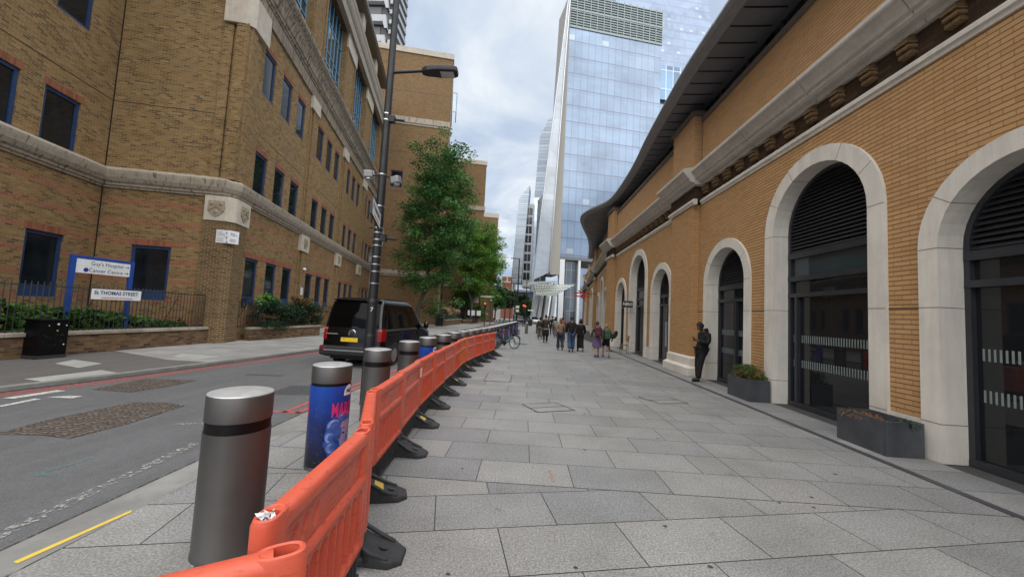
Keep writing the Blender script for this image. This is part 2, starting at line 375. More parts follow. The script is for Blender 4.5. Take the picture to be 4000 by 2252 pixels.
KR=[(-3.45,-6),(-3.40,2.5),(-3.45,5),(-3.42,8),(-3.1,13),(-2.75,17),(-2.2,24),(-1.7,32),(-1.1,45),(-.3,62),(1.5,90),(4.2,123),(9,180)]
def xat(pl,y):
    for a,b in zip(pl,pl[1:]):
        if a[1]<=y<=b[1]: return a[0]+(b[0]-a[0])*(y-a[1])/(b[1]-a[1])
    return pl[-1][0]
def off(pl,d): return [(x+d,y) for x,y in pl]
def dens(pl,st=2.):
    out=[]
    y=pl[0][1]
    while y<pl[-1][1]:
        out.append((xat(pl,y),y)); y+=st if y<60 else st*4
    return out+[pl[-1]]
def ribbon(mb,A,B,z):
    for i in range(len(A)-1): mb.quad((*A[i],z),(*B[i],z),(*B[i+1],z),(*A[i+1],z))
def struct(name,mb,m,**k):
    o=mb.build(name,m,**k); o['kind']='structure'; return o
g=MB(); g.quad((-2500,-2500,-.14),(2500,-2500,-.14),(2500,2500,-.14),(-2500,2500,-.14)); struct('ground',g,MG['dirt'])
ZR=-.07
kl,kr=dens(KL),dens(KR)
g=MB(); ribbon(g,[(x-.02,y) for x,y in kl],[(xat(KR,y)+.02,y) for x,y in kl],ZR); struct('road',g,MG['asph'])
g=MB()
for A,w in ((kl,-.20),(kr,.34)):
    for i in range(len(A)-1):
        (x0,y0),(x1,y1)=A[i],A[i+1]
        for (p,q) in (((x0,y0,0),(x1,y1,0)),):
            g.quad((x0,y0,ZR-.05),(x1,y1,ZR-.05),(x1,y1,0.),(x0,y0,0.)); g.quad((x0,y0,0.),(x1,y1,0.),(x1+w,y1,0.),(x0+w,y0,0.))
struct('kerb',g,MG['kerb'])
g=MB(); ribbon(g,[(-60,y) for x,y in kl],[(x-.20,y) for x,y in kl],-.004); struct('footway_tarmac',g,MG['tar'])
g=MB()   # pale slabs further along the far footway
def clipx(y): return -8.42 if y<10.3 else xat(KL,y)-.2
L0=[(-12.9,11.55),(-9.84,10.35),(-8.55,10.31)]
g.add([(-12.9,11.55,0),(-9.84,10.35,0),(xat(KL,10.31)-.2,10.31,0),(xat(KL,12)-.2,12,0),(-12.9,12,0)],[(0,1,2,3,4)])
yy=[12,14,16,20,24,28,32,40,50,60,80,120,180]
ribbon(g,[(-20,y) if y>21.5 else (-12.9,y) for y in yy],[(xat(KL,y)-.2,y) for y in yy],0.)
struct('footway',g,MG['pave'])
g=MB()
for P in ([(-11.23,8.89),(-10.19,8.54),(-10.43,9.24),(-11.56,9.55)],[(-9.69,7.21),(-9.15,7.09),(-8.98,8.28),(-9.56,8.46)],[(-10.23,10.91),(-9.3,10.6),(-9.16,11.43),(-10.56,11.58)]): g.add([(*p,.003) for p in P],[(0,1,2,3)])
struct('footway_cover_slabs',g,stone('inset_slab',(.40,.40,.37),.15,False))
# near footway: every granite slab its own quad, courses 0.59 m deep and 1.02 m long; the courses turn 12 degrees in front
g=MB(); gap=.0045
def slab(x0,x1,y0,y1,f=None):
    if x1-x0<.05: return
    r=random.random(); P=[(x0+gap,y0+gap),(x1-gap,y0+gap),(x1-gap,y1-gap),(x0+gap,y1-gap)]
    if f: P=[f(p) for p in P]
    g.add([(*p,0.) for p in P],[(0,1,2,3)],rnd=r)
def course(y0,y1,ph,xl,xr,f=None,L=1.02):
    for a,b,p in ((xl,2.63,ph),(2.63,4.955,ph*1.7+.3)):
        if b>xr: b=xr
        if a>=b: continue
        x=a; k=math.floor((a-p)/L)+1; nx=p+k*L
        while x<b-1e-6:
            e=min(b,nx); slab(x,e,y0,y1,f); x=e; nx+=L
    if f is None and xr>5: 
        x=5.075
        while x<5.83: slab(x,5.84,y0,y1); break
k=0; y=4.06
while y<78:
    course(y,y+.59,(.605 if k%2==0 else .155)-.51*0+random.choice([0,0,0,.13,-.1])*(k>3),xat(KR,y+.3)+.345,5.85 if y<25 else 5.0); y+=.59; k+=1
na=len(g.v); nf=len(g.f)
c12,s12=math.cos(R(11.86)),math.sin(R(11.86))
def rot(p): return (.75+p[0]*c12-p[1]*s12,4.01+p[0]*s12+p[1]*c12)
for j in range(-6,17):
    ph=(0. if j%2 else .51)
    for i in range(-8,10):
        a=ph+i*1.02; slab(a,a+1.02,-.583*(j+1)*1.,-.583*j,rot)
bm=bmesh.new(); lay=bm.faces.layers.float.new('rnd')
vs=[bm.verts.new(v) for v in g.v]
for f,r in zip(g.f,g.r):
    q=bm.faces.new([vs[i] for i in f]); q[lay]=r
bm.faces.ensure_lookup_table()
geo=[f for f in bm.faces][nf:]
def bis(geo,co,no):
    ge=set(geo); es={e for f in geo for e in f.edges}; vv={v for f in geo for v in f.verts}
    r=bmesh.ops.bisect_plane(bm,geom=list(vv)+list(es)+list(ge),plane_co=co,plane_no=no,clear_outer=True)
    return [x for x in r['geom'] if isinstance(x,bmesh.types.BMFace)]
geo=bis(geo,(0,4.052,0),(0,1,0)); geo=bis(geo,(-3.08,0,0),(-1,0,0)); geo=bis(geo,(5.84,0,0),(1,0,0)); geo=bis(geo,(0,-5,0),(0,-1,0))
# the two bands meet along the drain channel
me=bpy.data.meshes.new('pavement'); bmesh.ops.recalc_face_normals(bm,faces=bm.faces)
for f in bm.faces:
    if f.normal.z<0: f.normal_flip()
bm.to_mesh(me); bm.free(); me.materials.append(MG['slab']); boxuv(me)
o=bpy.data.objects.new('pavement',me); link(o); o['kind']='structure'
g=MB(); ys=dens(KR); ribbon(g,[(x+.335,y) for x,y in ys],[(22,y) for x,y in ys],-.006); struct('pavement_bedding',g,MG['joint'])
g=MB(); g.quad((4.962,-5,.002),(5.068,-5,.002),(5.068,25.4,.002),(4.962,25.4,.002)); struct('drain_channel',g,MG['channel'])
# road markings
def strip(mb,pl,d0,d1,z,y0,y1,st=1.):
    y=y0
    while y<y1-1e-6:
        e=min(y+st,y1); mb.quad((xat(pl,y)+d0,y,z),(xat(pl,y)+d1,y,z),(xat(pl,e)+d1,e,z),(xat(pl,e)+d0,e,z)); y=e
g=MB(); Z1=ZR+.004
strip(g,KL,.20,.285,Z1,-4,60); strip(g,KL,.42,.505,Z1,-4,60); strip(g,KR,-.20,-.285,Z1,6.3,40); strip(g,KR,-.42,-.505,Z1,6.3,40); g.quad((-4.15,6.28,Z1),(-3.62,6.28,Z1),(-3.62,6.38,Z1),(-4.15,6.38,Z1))
struct('red_route_lines',g,MG['red'])
g=MB(); Z2=ZR+.008
for P in ([(-8.54,6.12),(-8.36,6.12),(-8.30,6.80),(-8.48,6.80)],[(-8.05,6.32),(-7.62,6.35),(-7.64,6.52),(-7.86,6.49)],[(-8.02,5.68),(-7.92,5.68),(-7.98,6.2),(-8.1,6.2)]): g.add([(*p,Z2) for p in P],[(0,1,2,3)])
struct('road_marking',g,MG['white'])
g=MB()
for P in ([(-3.80,2.5),(-3.68,2.5),(-3.97,4.75),(-4.09,4.75)],[(-4.95,5.35),(-4.9,5.45),(-3.75,5.75),(-3.75,5.62)],[(-4.55,6.0),(-4.5,6.15),(-3.75,5.82),(-3.76,5.72)],[(-3.80,-1.5),(-3.68,-1.5),(-3.64,1.6),(-3.76,1.6)]): g.add([(*p,Z2) for p in P],[(0,1,2,3)])
struct('worn_road_marking',g,MG['wornw'])
g=MB()
for P in ([(-6.5,4.62),(-6.0,4.70),(-5.55,4.64),(-5.50,5.3),(-5.62,6.33),(-6.05,6.45),(-6.55,6.35),(-6.62,5.2)],[(-8.05,7.0),(-7.26,6.98),(-7.12,7.7),(-7.16,8.3),(-8.2,8.15)]): g.add([(*p,Z1+.002) for p in P],[tuple(range(len(P)))])
struct('cobble_patches',g,MG['cob'])
g=MB(); strip(g,KR,-.16,.0,Z1+.001,-4,30,.5); strip(g,KL,.0,.16,Z1+.001,-4,30,.5); o=g.build('gutter_dirt',m_paint('gutter_grime',(.050,.038,.026),.50)); o['kind']='stuff'; o['label']='brown grit and leaf litter lying along the gutters'
g=MB(); rs0=random.Random(11)
for P in ([(-7.2,3.2),(-6.3,3.1),(-6.2,3.35),(-7.1,3.5)],[(-5.0,7.4),(-4.1,7.6),(-4.15,8.5),(-5.05,8.35)],[(-6.8,9.2),(-5.9,9.3),(-5.85,9.42),(-6.75,9.36)],[(-6.2,-.5),(-4.6,.3),(-4.7,.5),(-6.3,-.2)]): g.add([(*p,Z1+.0005) for p in P],[(0,1,2,3)])
struct('road_repairs',g,m_paint('dark_tar_repair',(.085,.086,.09),.47))
def spray(name,P,m,z):
    g=MB(); g.add([(*p,z) for p in P],[tuple(range(len(P)))]); struct(name,g,m)
spray('yellow_spray_mark',[(-3.20,2.45),(-3.155,2.44),(-3.085,3.08),(-3.115,3.11)],MG['yel'],.003)
spray('teal_spray_mark',[(-4.76,3.69),(-4.46,3.66),(-4.45,3.70),(-4.70,3.74),(-4.65,4.16),(-4.69,4.16)],MG['teal'],Z2)
spray('blue_spray_mark',[(-2.0,3.72),(-1.62,3.68),(-1.30,3.82),(-1.32,3.88),(-1.65,3.77),(-2.0,3.80)],MG['blue'],.003)
spray('orange_spray_mark',[(.38,4.15),(.42,4.15),(.40,4.5),(.36,4.5)],MG['org'],.003)
g=MB()
for x,y,r in ((.45,2.80,.018),(1.30,3.43,.02),(1.44,2.92,.022),(-.42,2.64,.016),(2.95,3.97,.02),(2.65,4.02,.017),(1.6,4.1,.012),(3.1,4.2,.02),(-.6,4.35,.015),(.9,5.2,.02),(2.1,5.9,.02),(3.9,4.9,.025),(-.3,6.4,.02),(1.2,7.1,.025),(.2,9.2,.03)):
    g.add([(x+r*math.cos(a*PI/4)*random.uniform(.7,1.2),y+r*math.sin(a*PI/4)*random.uniform(.7,1.2),.0025) for a in range(8)],[tuple(range(8))])
o=g.build('gum_spots',MG['gum']); o['kind']='stuff'; o['label']='small dark spots of trodden gum on the granite paving'
# inset covers with steel edges
def cover(P,label,n):
    cx_=sum(p[0] for p in P)/4; cy_=sum(p[1] for p in P)/4
    t=thing('manhole_cover',label,'manhole cover',(cx_,cy_,0),group='paved covers set into the granite'); Q=[Vector((p[0]-cx_,p[1]-cy_,.004)) for p in P]
    g=MB(); g.add([q*.995 for q in Q],[(0,1,2,3)],rnd=.6); g.build('cover_slab',MG['slab'],t)
    g=MB()
    def bar(a,b,w=.012):
        d=(b-a).normalized(); s=Vector((-d.y,d.x,0))*w; z=Vector((0,0,.004)); g.quad(a-s+z,b-s+z,b+s+z,a+s+z)
    for i in range(4): bar(Q[i],Q[(i+1)%4])
    for k in range(1,n): bar(Q[0].lerp(Q[1],k/n),Q[3].lerp(Q[2],k/n),.009)
    g.build('steel_edge',MG['channel'],t)
cover([(.34,7.01),(.06,7.55),(.73,7.87),(1.05,7.32)],'paved two leaf cover with steel edge, set skew in mid pavement',2)
cover([(2.99,8.35),(2.72,8.95),(3.42,9.14),(3.68,8.55)],'paved two leaf cover with steel edge, set nearer the brick pilaster',2)
cover([(-.26,9.92),(-.94,9.85),(-.94,11.18),(-.25,11.06)],'slotted cover of many narrow bars beside the orange barriers',1)
g=MB(); g.quad((-.55,22.2,.004),(.3,22.2,.004),(.3,23.2,.004),(-.55,23.2,.004)); struct('dark_inset_grate',g,MG['channel'])
# ------------------------------------------------------------------ brick arcade building on the right
ORG=(5.9,12.,0)
RB=thing('arcade_building','long buff brick building with stone trimmed arches under a dark overhanging roof','building',ORG)
M1=Matrix.Translation((5.9,0,0)); M2=Matrix.Translation((5.9,25.4,0))@Matrix.Rotation(-R(6.3),4,'Z')
def rb(mb,name,m,par=None,**k): return mb.build(name,m,par or RB,org=ORG if par is None else None,**k)
LARGE=(1.55,3.92,.31); SMALL=(1.28,3.02,.27)
SEG1=(M1,-5.,25.4,[(-7.5+3.38*0,0)][:0]+[(-1.9+.05,'S'),(4.53,'S'),(7.88,'L'),(11.32,'S'),(16.55,'S'),(19.95,'L'),(23.35,'S')],[(.85,2.75),(13.08,14.85),(25.0,26.6)])
SEG2=(M2,0.,46.,[(5.0,'S'),(8.45,'L'),(11.9,'S'),(18.1,'S'),(21.5,'L'),(24.9,'S'),(31.2,'S'),(34.6,'L'),(38.,'S'),(43,'S')],[(14.3,15.9),(27.3,28.9),(40.2,41.6)])
NARC=20
def one(name,m,M,fn,**k):
    q=MB(); q.M=M; fn(q); return rb(q,name,m,**k)
def arcpts(yc,r,zs,n=NARC): return [(yc-r*math.cos(PI*i/n),zs+r*math.sin(PI*i/n)) for i in range(n+1)]
wall=MB(); par=MB(); surr=[]; frieze=MB(); strg=MB(); corn=MB(); pil=MB(); plin=MB(); corb=[]; cop=MB(); jl=MB(); pile=MB()
CP=[(0,6.42),(-.06,6.43),(-.09,6.49),(-.20,6.51),(-.25,6.55),(-.26,6.62),(-.31,6.63),(-.34,6.69),(-.42,6.79),(-.475,6.82),(-.49,6.85),(-.49,6.92),(-.42,6.96),(0,7.12)]
for M,y0,y1,arcs,pils in (SEG1,SEG2):
    for mb in (wall,par,frieze,strg,corn,pil,plin,cop,jl,pile): mb.M=M
    # arcade wall, split in columns at each arch
    cuts=[y0]
    ar=sorted(arcs)
    y=y0
    for yc,t in ar:
        Ro,zs,bw=LARGE if t=='L' else SMALL
        a,b=yc-Ro+.02,yc+Ro-.02
        if a>y: wall.quad((0,y,0),(0,a,0),(0,a,5.85),(0,y,5.85))
        P=arcpts(yc,Ro-.02,zs)
        for p,q in zip(P,P[1:]): wall.quad((0,p[0],p[1]),(0,q[0],q[1]),(0,q[0],5.85),(0,p[0],5.85))
        y=b
    wall.quad((0,y,0),(0,y1,0),(0,y1,5.85),(0,y,5.85))
    # stone bases and movement joint between openings
    y=y0
    segs=[]
    for yc,t in ar:
        Ro=(LARGE if t=='L' else SMALL)[0]; segs.append((y,yc-Ro)); y=yc+Ro
    segs.append((y,y1))
    for a,b in segs:
        for pa,pb in pils:
            if a<pa<b: segs2=[(a,pa),(pb,b)]; break
        else: segs2=[(a,b)]
        for c,d in segs2:
            if d-c>.05: one('stone_base',M_['stoneR'],M,lambda q: q.box(-.022,.05,c,d,0,.53)); jl.quad((-.003,c,2.135),(-.003,d,2.135),(-.003,d,2.16),(-.003,c,2.16))
    # entablature, broken forward at the pilasters
    runs=[]; y=y0
    for pa,pb in pils: runs.append((y,pa-.16,0)); runs.append((pa-.16,pb+.16,-.27)); y=pb+.16
    runs.append((y,y1,0))
    for a,b,o in runs:
        if b<=a: continue
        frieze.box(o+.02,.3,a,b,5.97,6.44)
        strg.prism([(o+.1,5.80),(o-.03,5.80),(o-.05,5.86),(o-.085,5.87),(o-.085,5.93),(o-.05,5.985),(o+.1,5.985)],1,a-(.06 if o else 0),b+(.06 if o else 0)) if 0 else None
        e=.05 if o else 0
        sp_=[(o+.1,5.80),(o-.03,5.80),(o-.04,5.86),(o-.075,5.875),(o-.075,5.93),(o-.03,5.985),(o+.1,5.985)]
        strg.add([(x,a-e,z) for x,z in sp_]+[(x,b+e,z) for x,z in sp_],[(i,i+1,8+i,7+i) for i in range(6)]+[tuple(range(7)),tuple(range(7,14))])
        n=len(CP); cpp=[(x+o,z) for x,z in CP]; cpp[0]=(.3,6.42); cpp[-1]=(.3,7.08 if not o else 7.10)
        e=.22 if o else 0
        corn.add([(x,a-e,z) for x,z in cpp]+[(x,b+e,z) for x,z in cpp],[(i,i+1,n+i+1,n+i) for i in range(n-1)]+[tuple(range(n)),tuple(range(n,2*n))])
        par.box(o+.0 if not o else -.25,.5,a+(.14 if o else 0),b-(.14 if o else 0),7.0,8.72 if not o else 9.0)
        cop.box((-.06 if not o else -.33),.55,a+(.06 if o else 0),b-(.06 if o else 0),8.72 if not o else 9.0,8.87 if not o else 9.16)
        if not o:
            nb=int((b-a-.1)/.63); st=(b-a)/max(nb,1)
            for i in range(nb):
                yb=a+st*(i+.5); corb.append((M,yb))
        else:
            one('pilaster',M_['brickR'],M,lambda q: q.box(-.25,.02,a+.16,b-.16,.53,5.83))
            def bs_(q):
                q.box(-.30,.02,a+.02,b-.02,.30,.58); q.box(-.42,.02,a-.06,b+.06,0,.26)
                q.add([(-.42,a-.06,.26),(-.42,b+.06,.26),(-.30,b+.02,.33),(-.30,a+.02,.33),(.02,a-.06,.26),(.02,b+.06,.26),(.02,b+.02,.33),(.02,a+.02,.33)],[(0,1,2,3),(4,0,3,7),(1,5,6,2)])
                q.add([(-.30,a+.02,.58),(-.30,b-.02,.58),(-.25,b-.16,.64),(-.25,a+.16,.64),(.02,a+.02,.58),(.02,b-.02,.58),(.02,b-.16,.64),(.02,a+.16,.64)],[(0,1,2,3),(4,0,3,7),(1,5,6,2)])
            one('pilaster_base',M_['stoneR'],M,bs_,bevel=.012)
    for k in (pil,): pass
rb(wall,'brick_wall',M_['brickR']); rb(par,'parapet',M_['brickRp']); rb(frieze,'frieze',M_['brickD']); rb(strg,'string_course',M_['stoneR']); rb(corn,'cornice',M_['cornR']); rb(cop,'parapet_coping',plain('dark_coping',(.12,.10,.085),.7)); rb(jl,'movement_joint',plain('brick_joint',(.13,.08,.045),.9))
cm=None
for M,yb in corb:
    w=M@Vector((0,yb,6.0)); 
    if cm is None:
        mb=MB()
        for z0,z1,d in ((.10,.165,.09),(.195,.255,.12),(.285,.34,.15)): mb.box(-d,.03,-.10,.10,z0,z1)
        mb.box(-.05,.03,-.085,.085,.10,.42); cm=mb.build('corbel',M_['brickD2'] if 'brickD2' in M_ else brickmat('corbel_brick',[(0,(.16,.10,.052)),(.5,(.23,.145,.075)),(1,(.28,.18,.095))],(.09,.055,.032),bw=.24,bh=.105,ms=.012,dirt=.5),RB); o=cm
    else:
        o=cm.copy(); COL.objects.link(o)
    o.location=(w.x-ORG[0],w.y-ORG[1],w.z); o.rotation_euler=(0,0,-R(6.3) if M is M2 else 0)
# arches: stone surround, dark window frame with louvred head, glass
def arch(M,yc,t,kind):
    Ro,zs,bw=LARGE if t=='L' else SMALL; Ri=Ro-bw; D=.40
    w=M@Vector((0,yc,0)); rz=0 if M is M1 else -R(6.3)
    def put(mb,name,m,par=RB,**k):
        o=mb.build(name,m,par,**k)
        if par is RB: o.location=(w.x-ORG[0],w.y-ORG[1],0); o.rotation_euler=(0,0,rz)
        return o
    s=MB(); n=NARC
    out=[(-Ro,0)]+arcpts(0,Ro,zs)+[(Ro,0)]; inn=[(-Ri,0)]+arcpts(0,Ri,zs)+[(Ri,0)]
    for i in range(len(out)-1):
        a,b,c,d=out[i],out[i+1],inn[i+1],inn[i]
        s.quad((-.055,*a),(-.055,*b),(-.055,*c),(-.055,*d)); s.quad((-.055,*d),(-.055,*c),(D,*c),(D,*d)); s.quad((-.055,*a),(.03,*a),(.03,*b),(-.055,*b))
    so=put(s,'arch_surround',M_['stoneR'])
    j=MB()
    def jn(p,q):   # joint across the face and round the reveal
        p=Vector(p);q=Vector(q); d=(q-p).normalized(); e=Vector((-d.y,d.x))*.006
        P=[p-e,q-e,q+e,p+e]; j.quad(*[(-.057,v.x,v.y) for v in P]); v1,v2=q-e,q+e; k=d*.002
        j.quad((-.055,v1.x+k.x,v1.y+k.y),(D,v1.x+k.x,v1.y+k.y),(D,v2.x+k.x,v2.y+k.y),(-.055,v2.x+k.x,v2.y+k.y))
    for sg in (-1,1):
        for z in (.53,2.15): jn((sg*Ro,z),(sg*Ri,z))
        jn((sg*Ro,zs-.02),(sg*Ri,zs-.02))
        for a in ((35,) if t=='S' else (30,62)):
            c_,s_=math.cos(R(a)),math.sin(R(a)); jn((sg*Ro*c_,zs+Ro*s_),(sg*Ri*c_,zs+Ri*s_))
    j.build('stone_joint',MJ,so)
    zl=3.48 if t=='L' else 2.95
    f=MB(); fx0,fx1=D-.10,D; fw=.075
    inn2=[(-Ri+fw,0)]+arcpts(0,Ri-fw,zs)+[(Ri-fw,0)]
    for i in range(len(inn)-1):
        a,b,c,d=inn[i],inn[i+1],inn2[i+1],inn2[i]
        f.quad((fx0,*a),(fx0,*b),(fx0,*c),(fx0,*d)); f.quad((fx0,*d),(fx0,*c),(fx1,*c),(fx1,*d))
    hz=[(zl-.13,zl),(.0,.10)]
    if t=='L': hz+=[(2.83,2.94),(2.46,2.55)]
    else: hz+=[(2.44,2.54)]
    for z0,z1 in hz: f.box(fx0-.012,fx1,-Ri+.01,Ri-.01,z0,z1)
    zt=2.46 if t=='L' else 2.44
    mul=[(Ri-.27,.1,zt)] if t=='L' else [(0.0,.1,zt)]
    if kind=='door': mul=[(0,.1,zt),(-Ri*.5,zt,zl),(Ri*.5,zt,zl)]
    for y,z0,z1 in mul: f.box(fx0-.015,fx1,y-.035,y+.035,z0,z1)
    wo=put(f,'arched_window' if kind!='door' else 'arched_doorway',M_['frameD'])
    g=MB(); gx=D-.03
    P=[(-Ri+fw*.5,.05),(Ri-fw*.5,.05),(Ri-fw*.5,zl-.05),(-Ri+fw*.5,zl-.05)]
    g.add([(gx,*p) for p in P],[(0,1,2,3)]); g.build('glass',M_['glassR'],wo)
    if t=='L':
        g=MB(); g.quad((gx-.01,-Ri+.1,2.94),(gx-.01,Ri-.1,2.94),(gx-.01,Ri-.1,3.36),(gx-.01,-Ri+.1,3.36)); g.build('tinted_panel',M_['glassT'],wo)
    l=MB()   # louvre blades filling the head
    z=zl+.03
    top=zs+Ri-fw
    while z<top-.05:
        hw=Ri-fw if z<zs else math.sqrt(max(0,(Ri-fw)**2-(z-zs)**2))
        if hw>.06: l.add([(fx0+.02,-hw,z),(fx0+.02,hw,z),(fx0+.07,hw,z+.055),(fx0+.07,-hw,z+.055),(fx0+.02,-hw,z-.012),(fx0+.02,hw,z-.012)],[(0,1,2,3),(4,5,1,0)])
        z+=.082
    l.build('louvre',M_['louvre'],wo)
    bk=MB(); Q=[(-Ri,zl)]+[(y,z) for y,z in arcpts(0,Ri,zs) if z>=zl]+[(Ri,zl)]
    bk.add([(D+.04,*p) for p in Q],[tuple(range(len(Q)))]); bk.build('louvre_backing',M_['blackp'],wo)
    if kind=='stripes':
        g=MB(); y=-Ri+.12
        while y<Ri-.12:
            if not (t=='L' and abs(y-(Ri-.27))<.06) and not (t=='S' and abs(y)<.06):
                for z in (.885,1.44): g.quad((gx-.004,y,z),(gx-.004,y+.028,z),(gx-.004,y+.028,z+.165),(gx-.004,y,z+.165))
            y+=.062
        g.build('glass_stripes',M_['stripe'],wo)
    if kind=='door':
        for sg in (-1,1):
            h=MB(); h.tube([(fx0-.06,sg*.07,.7),(fx0-.06,sg*.07,1.75)],.016,8); h.box(fx0-.06,fx0,sg*.07-.01,sg*.07+.01,.8,.83); h.box(fx0-.06,fx0,sg*.07-.01,sg*.07+.01,1.62,1.65); h.build('door_handle',M_['alum'],wo)
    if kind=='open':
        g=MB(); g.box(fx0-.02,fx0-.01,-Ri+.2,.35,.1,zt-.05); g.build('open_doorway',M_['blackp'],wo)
MJ=plain('stone_joint',(.22,.20,.17),.9); M_['stripe']=plain('etched_stripe',(.20,.235,.23),.6)
KIND={7.88:'stripes',4.53:'stripes',11.32:'stripes',16.55:'door',19.95:'open',-1.85:'stripes'}
for M,y0,y1,arcs,pils in (SEG1,SEG2):
    for yc,t in arcs: arch(M,yc,t,KIND.get(round(yc,2),'plain') if M is M1 else 'plain')
# clerestory strip and sweeping roof
EDGE=[(4.70,-6),(4.70,8.8),(4.69,9.91),(4.71,11.9),(4.87,14.46),(5.02,16.5),(5.32,19.76),(5.45,23.55),(5.28,25.7),(4.60,27.45),(4.20,29.05),(4.18,30.2),(4.36,31.3),(4.85,33.36),(6.07,38.02),(7.06,42.97),(8.19,50.31)]
def cr(P,n=5):
    out=[]
    for i in range(len(P)-1):
        p0,p1,p2,p3=[np.array(P[max(0,min(len(P)-1,i+k))],float) for k in (-1,0,1,2)]
        for j in range(n):
            t=j/n; out.append(tuple(.5*((2*p1)+(-p0+p2)*t+(2*p0-5*p1+4*p2-p3)*t*t+(-p0+3*p1-3*p2+p3)*t**3)))
    return out+[P[-1]]
E=cr(EDGE,5)
def wallx(y): return 6.12 if y<25.4 else 6.12+(y-25.4)*math.tan(R(6.3))
rf=MB(); fas=MB(); top=MB(); seam=MB()
for i in range(len(E)-1):
    (xa,ya),(xb,yb)=E[i],E[i+1]
    def prof(x,y): 
        xi=max(wallx(y)+.25,x+.6); return [(x,9.80),(x-.02,9.70),(x+.05,9.60),(x+.30,9.55),(x+.32,9.58),(x+.32+(xi-x-.32)*.5,9.60),(xi,9.64)]
    A,B=prof(xa,ya),prof(xb,yb)
    for k in range(3): fas.quad((A[k][0],ya,A[k][1]),(B[k][0],yb,B[k][1]),(B[k+1][0],yb,B[k+1][1]),(A[k+1][0],ya,A[k+1][1]))
    for k in range(3,6): rf.quad((A[k][0],ya,A[k][1]),(B[k][0],yb,B[k][1]),(B[k+1][0],yb,B[k+1][1]),(A[k+1][0],ya,A[k+1][1]))
    top.quad((xa,ya,9.80),(xb,yb,9.80),(xb+9,yb,12.2),(xa+9,ya,12.2))
def eX(y):
    for a,b in zip(E,E[1:]):
        if a[1]<=y<=b[1]: return a[0]+(b[0]-a[0])*(y-a[1])/(b[1]-a[1]+1e-9)
    return E[-1][0]
y=-4.
while y<44:
    x=eX(y); xi=max(wallx(y)+.25,x+.6); a=(x+.36,9.58); b=(x+.36+(xi-x-.36)*.5,9.60); c=(xi-.25,9.625)
    for p,q in ((a,b),(b,c)): seam.add([(p[0],y-.022,p[1]-.012),(p[0],y+.022,p[1]-.012),(q[0],y+.022,q[1]-.012),(q[0],y-.022,q[1]-.012),(p[0],y-.022,p[1]+.02),(p[0],y+.022,p[1]+.02),(q[0],y+.022,q[1]+.02),(q[0],y-.022,q[1]+.02)],[(0,1,2,3),(0,4,5,1),(3,2,6,7),(0,3,7,4),(1,5,6,2)])
    y+=.62
RO=rb(top,'roof',M_['lead'])
f_=fas.build('roof_edge',plain('roof_edge_metal',(.21,.21,.215),.5,var=.1),RO,org=ORG); s_=rf.build('soffit',M_['soffit'],RO,org=ORG); q_=seam.build('soffit_seam',M_['blackp'],RO,org=ORG)
cl=MB(); clf=MB()
for i in range(len(E)-1):
    ya,yb=E[i][1],E[i+1][1]; cl.quad((wallx(ya)+.2,ya,8.6),(wallx(yb)+.2,yb,8.6),(wallx(yb)+.2,yb,9.7),(wallx(ya)+.2,ya,9.7))
y=-4
while y<50: x=wallx(y)+.19; clf.box(x-.03,x+.02,y-.05,y+.05,8.7,9.62); y+=1.5
rb(cl,'clerestory_glass',M_['glassL']); rb(clf,'clerestory_frame',M_['frameD'])
# body of the building behind the facade
bd=MB(); bd.M=M1; bd.quad((.6,-5,0),(.6,25.4,0),(.6,25.4,9),(.6,-5,9)); bd.M=M2; bd.quad((.6,0,0),(.6,46,0),(.6,46,9),(.6,0,9)); bd.quad((0,46,0),(9,46,0),(9,46,9.2),(0,46,9.2)); rb(bd,'inner_wall',M_['blackp'])
# ------------------------------------------------------------------ brick hospital building on the left (local x = out to the street, y = along the street)
K=(-12.23,15.26,0); RZL=R(11.93)
LB=thing('hospital_building','tall brown brick building with blue framed windows, stained stone ledges and carved crests','building',K,RZL)
ML=Matrix.Translation(K)@Matrix.Rotation(RZL,4,'Z')
def lb(mb,name,m,par=None,**k): return mb.build(name,m,par or LB,**k)
BAY=[[1.08,3.08,5.05],[8.52,10.5,12.42],[16.0,17.95,19.85],[23.4,25.25,27.1]]; WW=1.16
wins=[]
for b in BAY:
    w=WW if b[0]<16 else 1.08
    for s in b:
        wins+= [(s,s+w,1.55,3.66),(s,s+w,6.60,8.53),(s,s+w,11.25,13.38)]
RV=.14
g=MB(); wallgrid(g,0,0.05,29.9,0,5.95,[o for o in wins if o[2]<5],RV)
# chamfered end wall and set back wall, ground storey
def wallx_(mb,y,x0,x1,z0,z1,ops,depth=RV):
    """wall facing -y in local plane y"""
    t=MB(); wallgrid(t,0,x0,x1,z0,z1,ops,depth,-1)
    mb.add([(p[1],y+p[0],p[2]) for p in t.v],t.f)
wallx_(g,-.45,-4.5,0.0,0,5.95,[(-3.3,-1.95,1.58,3.69)])
F3=[(-2.92,-1.68,1.53,3.70),(-2.92,-1.68,6.45,8.50),(-4.9,-3.66,6.45,8.50),(-2.92,-1.68,11.2,13.4),(-4.9,-3.66,11.2,13.4),(-7.4,-6.1,1.53,3.7),(-7.4,-6.1,6.45,8.5)]
t=MB(); wallgrid(t,-4.5,-16,-.45,0,5.95,[o for o in F3 if o[2]<5],RV); g.add(t.v,t.f)
lb(g,'banded_wall',M_['brickLB'])
g=MB(); wallgrid(g,0,.05,29.9,5.95,17.0,[o for o in wins if o[2]>5],RV)
wallx_(g,-.45,-4.5,0.,5.95,26,[])
t=MB(); wallgrid(t,-4.5,-16,-.45,5.95,26,[o for o in F3 if o[2]>5],RV); g.add(t.v,t.f)
